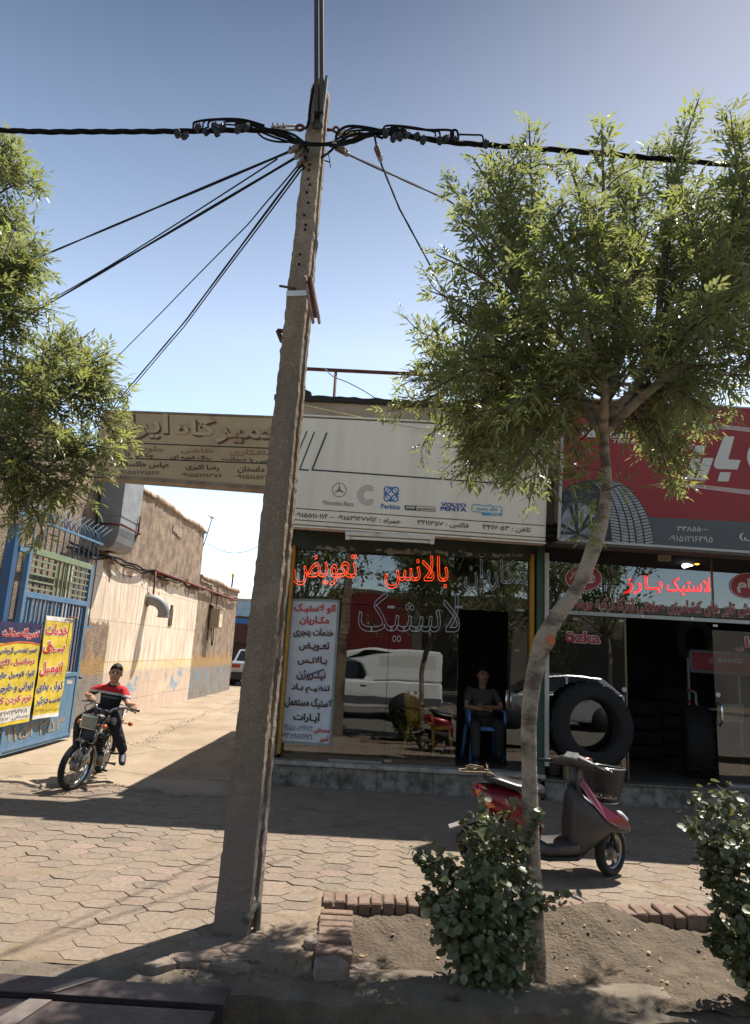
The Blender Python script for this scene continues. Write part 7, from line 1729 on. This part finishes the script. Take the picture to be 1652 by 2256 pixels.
person("person in a grey t-shirt sitting with folded arms in the left shop doorway", J2, (pc2.x, 9.6, zs), (0, 0, -PI / 2 + .05), .92, mat("grey_tshirt", "5d5852", .9, var=.15, scale=12), mat("grey_trousers", "3c3833", .9, var=.3, scale=9), .35)
# ================================================================ TREES AND SHRUBS
def leaf_mat(name, c1, c2, transl, rough=.38, spec=.5, mixf=.35):
    m = bpy.data.materials.new(name); m.use_nodes = True; MATS[name] = m
    n = m.node_tree.nodes; l = m.node_tree.links; b = n["Principled BSDF"]; out = n["Material Output"]
    g = n.new("ShaderNodeNewGeometry"); r = n.new("ShaderNodeValToRGB")
    r.color_ramp.elements[0].color = lin(c1); r.color_ramp.elements[1].color = lin(c2)
    l.new(g.outputs["Random Per Island"], r.inputs[0]); l.new(r.outputs[0], b.inputs["Base Color"])
    b.inputs["Roughness"].default_value = rough; b.inputs["Specular IOR Level"].default_value = spec
    t_ = n.new("ShaderNodeBsdfTranslucent"); r2 = n.new("ShaderNodeMix"); r2.data_type = 'RGBA'; r2.blend_type = 'MULTIPLY'; r2.inputs[0].default_value = 0
    t_.inputs[0].default_value = lin(transl); mx = n.new("ShaderNodeMixShader"); mx.inputs[0].default_value = mixf
    l.new(b.outputs[0], mx.inputs[1]); l.new(t_.outputs[0], mx.inputs[2]); l.new(mx.outputs[0], out.inputs[0]); return m
M_ASH = leaf_mat("ash_leaf", "4d543a", "84865c", "9aa05e", .34, .6, .38)
M_ASH2 = leaf_mat("young_ash_leaf", "666e40", "8a8e58", "a4ac58", .4, .5, .45)
M_SHRUB = leaf_mat("round_leaf", "3f442c", "70734f", "7d8440", .42, .5, .22)
M_BARK = mat("pale_bark", "9c8c78", .9, col2="5f5246", scale=7, bump=1.0, bscale=34, detail=10, stretch=(1, 1, 1.6), lo=.45, hi=.62, bdist=.02)
M_TWIG = mat("twig_bark", "5e5243", .9, var=.4, scale=20)
class LeafBuf:
    def __init__(s): s.v = []; s.f = []
    def leaflet(s, p, d, up, L, W):
        """lance-shaped leaflet folded along its midrib"""
        side = d.cross(up)
        if side.length < 1e-4: side = d.orthogonal()
        side.normalize(); nrm = side.cross(d).normalized(); o = len(s.v); dr = nrm * (-L * .06)
        s.v += [tuple(p), tuple(p + d * L * .38 + side * W * .5 + nrm * W * .14), tuple(p + d * L * .40), tuple(p + d * L * .38 - side * W * .5 + nrm * W * .14), tuple(p + d * L * .75 + side * W * .28 + dr * .5 + nrm * W * .08), tuple(p + d * L + dr * 1.8), tuple(p + d * L * .75 - side * W * .28 + dr * .5 + nrm * W * .08), tuple(p + d * L * .75 + dr * .7)]
        s.f += [(o, o + 1, o + 2), (o, o + 2, o + 3), (o + 1, o + 4, o + 7, o + 2), (o + 2, o + 7, o + 6, o + 3), (o + 4, o + 5, o + 7), (o + 7, o + 5, o + 6)]
    def compound(s, p, d, up, size, npair=3):
        side = d.cross(up); side = side.normalized() if side.length > 1e-4 else d.orthogonal().normalized()
        for i in range(npair):
            q = p + d * size * (.25 + .5 * i / npair) - up * (size * .04 * i)
            for sg_ in (1, -1):
                dd = (d * random.uniform(.5, .9) + side * sg_ * random.uniform(.6, .95) - up * random.uniform(-.1, .3)).normalized()
                s.leaflet(q, dd, up, size * random.uniform(.36, .5), size * random.uniform(.10, .14))
        s.leaflet(p + d * size * .75 - up * size * .1, (d - up * .2).normalized(), up, size * .48, size * .13)
    def disc(s, p, nrm, r):
        a = nrm.orthogonal().normalized(); b_ = nrm.cross(a); o = len(s.v); th0 = random.uniform(0, 6); n = 8
        s.v.append(tuple(p - nrm * r * .15))
        for i in range(n):
            th = th0 + 2 * PI * i / n; rr = r * (1.12 if i == 0 else .92 if i == 4 else 1) ; s.v.append(tuple(p + (a * math.cos(th) + b_ * math.sin(th)) * rr + nrm * (.12 * r * math.cos(2 * th))))
        s.f += [(o, o + 1 + i, o + 1 + (i + 1) % n) for i in range(n)]
    def build(s, name, m, parent):
        me = bpy.data.meshes.new(name); o = ORG[parent.name]
        me.from_pydata([(v[0] - o[0], v[1] - o[1], v[2] - o[2]) for v in s.v], [], s.f); me.materials.append(m)
        me.polygons.foreach_set("use_smooth", [True] * len(me.polygons)); me.update(); return link(name, me, parent)
def rv(): return Vector((random.gauss(0, 1), random.gauss(0, 1), random.gauss(0, 1))).normalized()
def shoot(wood, lb, yb, a, c, z, r0, leafsize, start=.25, step=.05, young=.12, wob=.04, jit=1.0):
    """a branch from a through c to z with compound leaves along it"""
    pts = smooth_path([a, c, z], 10); k = len(pts); L = sum((pts[i+1] - pts[i]).length for i in range(k - 1))
    wood.tube(pts, [r0 * (1 - .85 * i / k) + .0012 for i in range(k)], 5)
    acc = 0; nxt = L * start; ang = random.uniform(0, 6)
    for i in range(k - 1):
        seg = (pts[i+1] - pts[i]); l_ = seg.length; d = seg / max(l_, 1e-6)
        while nxt <= acc + l_:
            f = (nxt - acc) / l_; p = pts[i] + seg * f; ang += 2.4; u = d.orthogonal().normalized(); v = d.cross(u)
            for s_ in (0, PI):
                rad = u * math.cos(ang + s_) + v * math.sin(ang + s_)
                dd = (d * random.uniform(.45, .9) + rad * random.uniform(.7, 1.1) + Vector((0, 0, random.uniform(-.25, .35)))).normalized()
                up = (Vector((0, 0, 1)) + rv() * .55).normalized()
                (yb if nxt / L > 1 - young * random.uniform(.3, 2) else lb).compound(p, dd, up, leafsize * random.uniform(.65, 1.15) * (1.0 if nxt / L < .9 else .75), random.choice((2, 3, 3)))
            nxt += step * random.uniform(.7, 1.3)
        acc += l_
    return pts
def crown(tree, limbs, tips, leafsize, seed, sub=3, step=.05, rootr=.014):
    """limbs: named polylines; tips: (limb index, how far along, x, y, depth)"""
    random.seed(seed); wood = MB(); lb = LeafBuf(); yb = LeafBuf()
    for (li, f, tip, ns) in tips:
        lp = limbs[li]; i = min(len(lp) - 2, int(f * (len(lp) - 1))); a = lp[i].lerp(lp[i + 1], f * (len(lp) - 1) - i)
        mid = a.lerp(tip, .5) + Vector((0, 0, .10 * (tip - a).length * random.uniform(.2, 1))) + rv() * .05
        pts = shoot(wood, lb, yb, a, mid, tip, rootr * (tip - a).length ** .5, leafsize, .3, step)
        for k in range(ns):
            j = int(len(pts) * random.uniform(.22, .9)); p = pts[j]; d = (pts[min(j + 1, len(pts) - 1)] - pts[j - 1]).normalized()
            e = p + (d * .45 + rv() * .75 + Vector((0, 0, .25))).normalized() * random.uniform(.18, .42) * (1.1 - .5 * j / len(pts))
            shoot(wood, lb, yb, p, p.lerp(e, .5) + rv() * .03, e, .005, leafsize * .92, .15, step)
    wood.build("branches", M_TWIG, tree, fix=False); lb.build("foliage", M_ASH, tree); yb.build("young_foliage", M_ASH2, tree)
    return len(lb.f) + len(yb.f)
# ---------------- right-hand ash tree in the earth bed
Y0 = 3.93
tb = onZ(1180, 2150, -.1)
t = thing("street_tree", "young ash tree with a bent pale trunk growing from the earth bed", "tree", tuple(tb))
px = [(1186, 2215, 4.02), (1182, 2160, 4.0), (1176, 2000, 3.97), (1170, 1850, 3.95), (1166, 1700, 3.95), (1165, 1590, 3.95), (1175, 1500, 3.96), (1196, 1415, 3.97), (1232, 1350, 3.98), (1275, 1290, 4.0), (1310, 1200, 4.02), (1330, 1130, 4.03), (1336, 1060, 4.04), (1332, 1000, 4.05), (1328, 955, 4.05)]
rp = [50, 44, 37, 34, 32, 33, 35, 40, 34, 30, 34, 26, 23, 22, 25]
pts = [onY(x, y, d) for x, y, d in px]; rads = [r / 2 / FPX * d * 1.0 for r, (_, _, d) in zip(rp, px)]
sp = smooth_path(pts, 5); ri = [rads[min(len(rads) - 1, int(i / 5))] * (1 - (i % 5) / 5) + rads[min(len(rads) - 1, int(i / 5) + 1)] * (i % 5) / 5 for i in range(len(sp))]
random.seed(3); b = MB(); b.tube(sp, [r * random.uniform(.97, 1.03) for r in ri], 16)
fork = pts[-1]
def limb(*q): return smooth_path([fork] + [onY(x, y, d) for x, y, d in q], 6)
L0 = limb((1300, 900, 4.1), (1262, 850, 4.1), (1215, 760, 4.15), (1150, 640, 4.2), (1110, 500, 4.2))
L1 = limb((1350, 905, 4.05), (1395, 860, 4.1), (1420, 800, 4.15), (1470, 700, 4.2), (1500, 560, 4.25))
L2 = limb((1335, 890, 4.2), (1358, 820, 4.3), (1375, 720, 4.4), (1360, 560, 4.5))
L3 = limb((1330, 900, 3.9), (1330, 840, 3.7), (1290, 730, 3.55), (1260, 600, 3.5))
L4 = limb((1420, 870, 3.9), (1520, 790, 3.75), (1600, 690, 3.7), (1660, 560, 3.7))
L5 = limb((1270, 890, 4.2), (1160, 850, 4.6), (1040, 840, 4.9))
for L_ in (L0, L1, L2, L3, L4, L5): n = len(L_); b.tube(L_, [.036 * (1 - .8 * i / n) for i in range(n)], 8)
# pruned stub with an orange-painted cut
st = onY(1212, 1410, 3.90); b.tube([onY(1196, 1418, 3.97), st], [.06, .036], 12); b.build("trunk", M_BARK, t, fix=False)
b = MB(); b.tube([st, st + (st - onY(1196, 1418, 3.97)).normalized() * .004], .031, 14); b.build("painted_cut", mat("cut_orange", "b0593a", .8), t)
LMB = [L0, L1, L2, L3, L4, L5]
tips = []
def tp(li, f, x, y, d, ns=5): tips.append((li, f, onY(x, y, d), ns))
for li, f, x, y, d, ns in ((0, .7, 1165, 262, 4.2, 4), (0, .6, 1040, 345, 4.2, 5), (0, .6, 985, 400, 4.1, 5), (2, .6, 1245, 335, 4.4, 4), (3, .7, 1325, 262, 3.9, 4), (2, .7, 1430, 320, 4.5, 5), (1, .7, 1540, 215, 4.3, 4), (1, .7, 1500, 320, 4.3, 4), (1, .8, 1590, 380, 4.4, 5), (4, .8, 1630, 300, 3.8, 5), (4, .7, 1690, 330, 3.8, 5), (4, .6, 1740, 480, 3.9, 6), (4, .6, 1700, 640, 3.7, 6),
        (0, .5, 960, 560, 4.1, 6), (0, .45, 945, 640, 4.2, 6), (0, .35, 985, 700, 4.0, 6), (5, .8, 915, 730, 4.8, 6), (5, .9, 880, 850, 4.9, 6), (5, .8, 900, 900, 5.1, 6), (5, .7, 960, 930, 5.2, 7), (5, .6, 1010, 990, 5.3, 9), (5, .5, 1080, 1040, 5.2, 9), (5, .4, 1150, 1010, 5.0, 7), (5, .7, 940, 960, 5.4, 8), (5, .55, 1040, 960, 5.5, 8), (5, .5, 1110, 1000, 5.45, 7), (5, .3, 1190, 950, 4.8, 4), (3, .3, 1130, 940, 4.0, 4),
        (0, .6, 1090, 420, 4.4, 5), (0, .5, 1060, 560, 4.5, 6), (0, .4, 1080, 680, 3.6, 6), (3, .8, 1200, 430, 3.5, 5), (3, .7, 1170, 540, 3.4, 6), (3, .6, 1320, 500, 3.4, 6), (3, .5, 1200, 680, 3.3, 6), (3, .45, 1360, 640, 3.3, 6), (2, .5, 1290, 450, 4.7, 6), (2, .5, 1380, 420, 4.8, 6), (2, .45, 1300, 600, 4.8, 6), (2, .35, 1440, 620, 4.9, 6), (1, .55, 1560, 500, 4.6, 6), (1, .5, 1610, 600, 4.6, 6), (1, .4, 1560, 700, 4.5, 6), (4, .5, 1590, 560, 3.4, 6), (4, .45, 1560, 700, 3.3, 6), (4, .5, 1680, 760, 3.5, 6), (4, .4, 1620, 830, 3.5, 6), (4, .35, 1560, 900, 3.5, 5), (1, .3, 1500, 860, 4.3, 6), (1, .3, 1640, 830, 4.3, 6), (1, .25, 1590, 900, 4.2, 3), (1, .3, 1485, 1000, 5.1, 6), (1, .35, 1560, 960, 5.1, 4), (1, .3, 1440, 970, 5.15, 5),
        (3, .3, 1250, 800, 3.4, 6), (3, .25, 1420, 760, 3.4, 6), (2, .3, 1240, 740, 4.7, 6), (2, .3, 1470, 760, 4.7, 5), (0, .25, 1120, 780, 4.4, 6), (0, .3, 1150, 860, 4.3, 5), (5, .6, 1050, 780, 4.1, 6), (5, .5, 1000, 800, 3.5, 6), (0, .1, 1250, 1000, 4.2, 1), (0, .1, 1260, 940, 4.2, 1), (3, .5, 1430, 500, 3.6, 6), (4, .6, 1500, 430, 3.6, 5), (0, .8, 1120, 370, 3.9, 5), (4, .9, 1720, 420, 4.1, 6), (0, .45, 1010, 470, 3.8, 6),
        (2, .4, 1100, 800, 5.3, 7), (2, .3, 1180, 860, 5.4, 6), (2, .5, 1180, 640, 5.4, 7), (2, .4, 1330, 760, 5.6, 7), (2, .5, 1420, 560, 5.5, 7), (1, .5, 1500, 760, 5.4, 7), (1, .6, 1600, 640, 5.4, 7), (1, .4, 1620, 860, 5.3, 6), (0, .4, 1040, 720, 5.2, 7), (0, .3, 1000, 860, 5.0, 6), (5, .9, 940, 800, 4.3, 6), (5, .8, 1010, 920, 4.2, 6), (5, .6, 1090, 930, 4.3, 6), (1, .9, 1690, 560, 4.8, 7), (1, .7, 1680, 720, 4.7, 7), (5, .4, 1120, 900, 3.3, 6), (5, .5, 1040, 1040, 3.9, 5), (5, .3, 1120, 1060, 3.5, 5), (5, .7, 950, 860, 3.4, 5)):
    tp(li, f, x, y, d, ns)
for gx, gy, z_, li, f in ((1290, 2135, 2.95, 1, .3), (1330, 2110, 3.05, 1, .35), (640, 2040, 3.0, 5, .8), (605, 2105, 2.95, 5, .75), (640, 2120, 3.05, 5, .8), (840, 2095, 2.9, 5, .5), (700, 2150, 3.0, 5, .7)):
    g_ = onZ(gx, gy); tips.append((li, f, Vector((g_.x - KX * z_, g_.y - KY * z_, z_)), 9))
for li, f, x, y, d, ns in ((4, .8, 1640, 262, 4.0, 5), (4, .8, 1680, 400, 4.3, 7), (4, .7, 1650, 480, 4.4, 7), (1, .8, 1660, 620, 4.3, 7), (4, .6, 1640, 760, 4.2, 7), (1, .7, 1580, 440, 4.6, 6), (2, .7, 1380, 400, 4.1, 5), (0, .9, 1080, 330, 4.3, 4)): tp(li, f, x, y, d, ns)
nf = crown(t, LMB, tips, .158, 41, step=.047)
# tufts sprouting low on the trunk
wood = MB(); lb = LeafBuf(); yb = LeafBuf(); random.seed(12)
for (x, y, ex_, ey_) in ((1334, 1075, 1270, 1130), (1330, 1080, 1290, 1060), (1336, 1080, 1400, 1080), (1333, 1040, 1250, 1040), (1312, 1200, 1290, 1180), (1334, 1010, 1270, 990)):
    a = onY(x, y, 4.0); e = onY(ex_, ey_, 3.85); shoot(wood, lb, yb, a, a.lerp(e, .5) + Vector((0, 0, .03)), e, .004, .15, .3, .055, .4)
wood.build("sprout_twigs", M_TWIG, t, fix=False); yb.v and yb.build("sprout_leaves", M_ASH2, t); lb.build("sprout_foliage", M_ASH, t)
# ---------------- left-hand tree, its trunk outside the picture
tb = Vector((-4.15, 5.3, 0))
t = thing("street_tree", "leafy ash tree reaching in from the left edge, in front of the gate", "tree", tuple(tb))
tr = smooth_path([tb + Vector((0, 0, -.1)), tb + Vector((.05, 0, 1.0)), tb + Vector((-.05, 0, 2.0)), tb + Vector((.1, 0, 2.7))], 6)
b = MB(); b.tube(tr, [.085 - .03 * i / len(tr) for i in range(len(tr))], 12); fork = tr[-1]
M0 = limb((-60, 900, 5.2), (60, 880, 5.1), (150, 860, 5.0)); M1 = limb((-120, 800, 5.3), (-60, 600, 5.4), (-30, 400, 5.5)); M2 = limb((-80, 950, 4.9), (40, 1010, 4.8), (110, 1040, 4.7)); M3 = limb((-150, 760, 4.8), (-70, 700, 4.6), (0, 640, 4.6))
for L_ in (M0, M1, M2, M3): n = len(L_); b.tube(L_, [.045 * (1 - .8 * i / n) for i in range(n)], 8)
b.build("trunk", M_BARK, t, fix=False)
tips = []
for li, f, x, y, d, ns in ((0, .9, 240, 800, 5.0, 6), (0, .9, 225, 770, 5.2, 6), (0, .8, 160, 765, 5.3, 6), (0, .8, 110, 790, 5.4, 6), (0, .95, 230, 850, 4.9, 6), (0, .9, 215, 900, 5.0, 6), (0, .9, 255, 960, 4.8, 6), (2, .9, 250, 990, 4.7, 6), (2, .9, 190, 1040, 4.7, 6), (2, .8, 180, 1080, 4.8, 6), (2, .7, 110, 1120, 4.6, 6), (2, .6, 90, 1160, 4.7, 5), (2, .5, 40, 1130, 4.7, 6), (2, .4, 0, 1150, 4.8, 6), (2, .7, 130, 960, 4.4, 6), (0, .6, 60, 830, 4.6, 6), (0, .6, 100, 900, 4.5, 6), (0, .5, 20, 900, 4.5, 6), (2, .5, 40, 1020, 4.4, 6), (0, .7, 170, 940, 5.3, 6), (2, .3, -40, 1060, 4.6, 6), (2, .5, 70, 1070, 5.1, 6), (0, .8, 180, 830, 4.7, 6), (0, .7, 120, 860, 5.3, 6),
        (3, .9, 60, 620, 4.7, 6), (3, .9, 85, 575, 4.8, 5), (3, .8, 70, 690, 4.6, 6), (3, .8, 40, 720, 4.6, 6), (3, .9, 50, 540, 4.8, 5), (3, .7, 10, 560, 4.6, 6), (3, .6, 0, 650, 4.5, 6), (3, .7, 30, 760, 4.7, 6), (3, .5, -50, 620, 4.6, 6), (1, .7, 40, 480, 5.2, 5), (1, .8, 10, 520, 5.3, 5), (1, .9, 75, 395, 5.4, 3), (1, .9, 60, 330, 5.5, 3), (1, .95, 30, 320, 5.5, 4), (1, .9, 40, 400, 5.4, 4), (1, .8, -10, 450, 5.4, 5), (1, .95, -10, 330, 5.5, 5), (1, .8, -50, 400, 5.3, 5), (0, .4, -40, 830, 4.8, 6), (3, .4, -60, 760, 4.7, 6), (0, .3, -60, 960, 4.7, 6), (2, .6, 60, 980, 5.2, 6)):
    tp(li, f, x, y, d, ns)
nf2 = crown(t, [M0, M1, M2, M3], tips, .18, 43, step=.05, rootr=.013)
print("leaf faces", nf, nf2)
# ---------------- the two round-leaved shrubs in the bed
def shrub(label, c, stems, seed, nleaf, extra=None):
    random.seed(seed); tt = thing("shrub", label, "shrub", tuple(c)); wood = MB(); lb = LeafBuf()
    for (ex_, ey_, ez, wd) in stems:
        e = Vector((ex_, ey_, ez)); a = Vector((c[0] + random.gauss(0, .05), c[1] + random.gauss(0, .04), c[2] - .05)); mid = a.lerp(e, .5) + Vector((random.gauss(0, .03), random.gauss(0, .03), .05))
        pp = smooth_path([a, mid, e], 8); wood.tube(pp, [.009 * (1 - .8 * i / len(pp)) for i in range(len(pp))], 5)
        for k in range(nleaf):
            f = random.random() ** .7; p = pp[min(len(pp) - 1, int(f * (len(pp) - 1) + .5))]; off = rv(); q = p + off * wd * random.random() ** .45 * (1.1 - .45 * f)
            if q.z < c[2] + .02: q.z = c[2] + random.uniform(.02, .1)
            nrm = (off * .5 + Vector((0, -.25, .75)) + rv() * .55).normalized(); lb.disc(q, nrm, random.choice((.010, .013, .017, .020, .024)) * random.uniform(.85, 1.1))
    for k in range(16):                            # loose sprigs sticking out of the outline
        (ex_, ey_, ez, wd) = random.choice(stems[:14]); a = Vector((ex_, ey_, ez)); e = a + (a - Vector((c[0], c[1], c[2] + .45))).normalized() * random.uniform(.05, .13) + Vector((random.gauss(0, .05), random.gauss(0, .04), random.uniform(.0, .05)))
        wood.tube([a, e], [.004, .0015], 4)
        for j in range(9): q = a.lerp(e, (j + 1) / 9) + rv() * .03; lb.disc(q, (Vector((0, -.2, .7)) + rv() * .7).normalized(), random.uniform(.012, .026))
    wood.build("stems", M_TWIG, tt, fix=False); lb.build("leaves", M_SHRUB, tt); return tt
sc0 = onZ(1062, 2120, -.08)
def SP(x, y, d): p = onY(x, y, d); return (p.x, p.y, p.z)
s1 = []
for x, y, d, wd in ((1070, 1790, 3.9, 0.1), (1120, 1800, 3.88, 0.12), (1035, 1840, 3.9, 0.11), (1190, 1785, 3.9, 0.05), (1080, 1860, 3.8, 0.15), (1140, 1880, 3.8, 0.14), (990, 1905, 3.9, 0.1), (950, 1895, 3.92, 0.05), (1020, 1940, 3.75, 0.15), (1100, 1950, 3.7, 0.17), (1160, 1960, 3.8, 0.12), (960, 1985, 3.85, 0.12), (1190, 1985, 3.85, 0.06), (1000, 2010, 3.75, 0.16), (1080, 2030, 3.7, 0.18), (1150, 2040, 3.8, 0.14), (970, 2045, 3.82, 0.13), (1040, 2080, 3.75, 0.16), (1120, 2085, 3.8, 0.15), (1000, 2095, 3.82, 0.12), (1090, 2000, 3.95, 0.19), (1060, 1900, 3.98, 0.15), (940, 1965, 3.92, 0.07), (920, 1890, 3.95, 0.03), (1020, 2060, 4.0, 0.18)): s1.append((*SP(x, y, d), wd))
shrub("bushy round-leaved shrub in front of the bent tree trunk, before the scooter", (sc0.x, 3.88, -.07), s1, 51, 200)
sc1 = onZ(1640, 2150, -.08); s2 = []
for x, y, d, wd in ((1560, 1790, 3.8, .10), (1600, 1800, 3.8, .12), (1640, 1790, 3.8, .10), (1530, 1840, 3.8, .08), (1580, 1860, 3.7, .14), (1640, 1850, 3.7, .15), (1700, 1820, 3.8, .16), (1600, 1930, 3.7, .14), (1660, 1930, 3.65, .18), (1560, 1910, 3.78, .08), (1720, 1930, 3.7, .18), (1620, 2000, 3.65, .13), (1680, 2020, 3.6, .18), (1570, 2040, 3.7, .07), (1620, 2080, 3.65, .13), (1690, 2110, 3.6, .18), (1740, 2050, 3.7, .18), (1640, 2140, 3.65, .12), (1560, 2075, 3.72, .05)): s2.append((*SP(x, y, d), wd))
shrub("bushy round-leaved shrub cut by the right edge of the picture", (sc1.x, 3.78, -.09), s2, 53, 200)
# fallen leaves and scraps on the earth (uncountable)
lb = LeafBuf(); random.seed(17); par = thing("leaf_litter_root", "", "", (0, 0, 0)); 
for k in range(110):
    x = random.uniform(-.1, 3); y = random.uniform(3.68, 4.7); lb.disc(Vector((x, y, soil_z(x, y) + .012)), (Vector((0, 0, 1)) + rv() * .35).normalized(), random.uniform(.004, .013))
lo = lb.build("leaf_litter", mat("dry_leaf", "a08a62", .8, col2="6d5a3a", scale=3), par); lo.parent = None; bpy.data.objects.remove(par); tag(lo, kind="stuff")
# trees across the road, mirrored in the glass
random.seed(77)
for (x, y, s_, lab) in ((4.6, -8.2, 1.15, "leafy tree across the road, mirrored in the middle of the right shop window"), (8.6, -8.5, 1.2, "leafy tree across the road, farthest right of the mirrored ones"), (1.9, -9.2, 1.25, "tall leafy tree across the road, mirrored above the canopy of the pickup"), (-2.9, -8.6, 1.2, "leafy tree across the road, mirrored at the left end of the left shop window"), (6.6, -10.4, 1.3, "leafy tree across the road, standing between and behind the right mirrored ones")):
    tt = thing("street_tree", lab, "tree", (x, y, 0), group="trees across the road")
    b = MB(); b.tube([(x, y, 0), (x + .1, y, 1.6), (x, y, 2.9)], [.1, .08, .06], 8); lb = LeafBuf()
    for k in range(44):
        e = Vector((x, y, 4.5)) + Vector((random.gauss(0, .85), random.gauss(0, .8), random.gauss(.2, 1.15))) * s_
        b.tube([(x, y, 2.6), e], [.03, .006], 5)
        for j in range(60): lb.leaflet(e + rv() * random.random() * .6, rv(), rv(), .24, .09)
    b.build("trunk", M_BARK, tt, fix=False); lb.build("crown", M_ASH, tt)
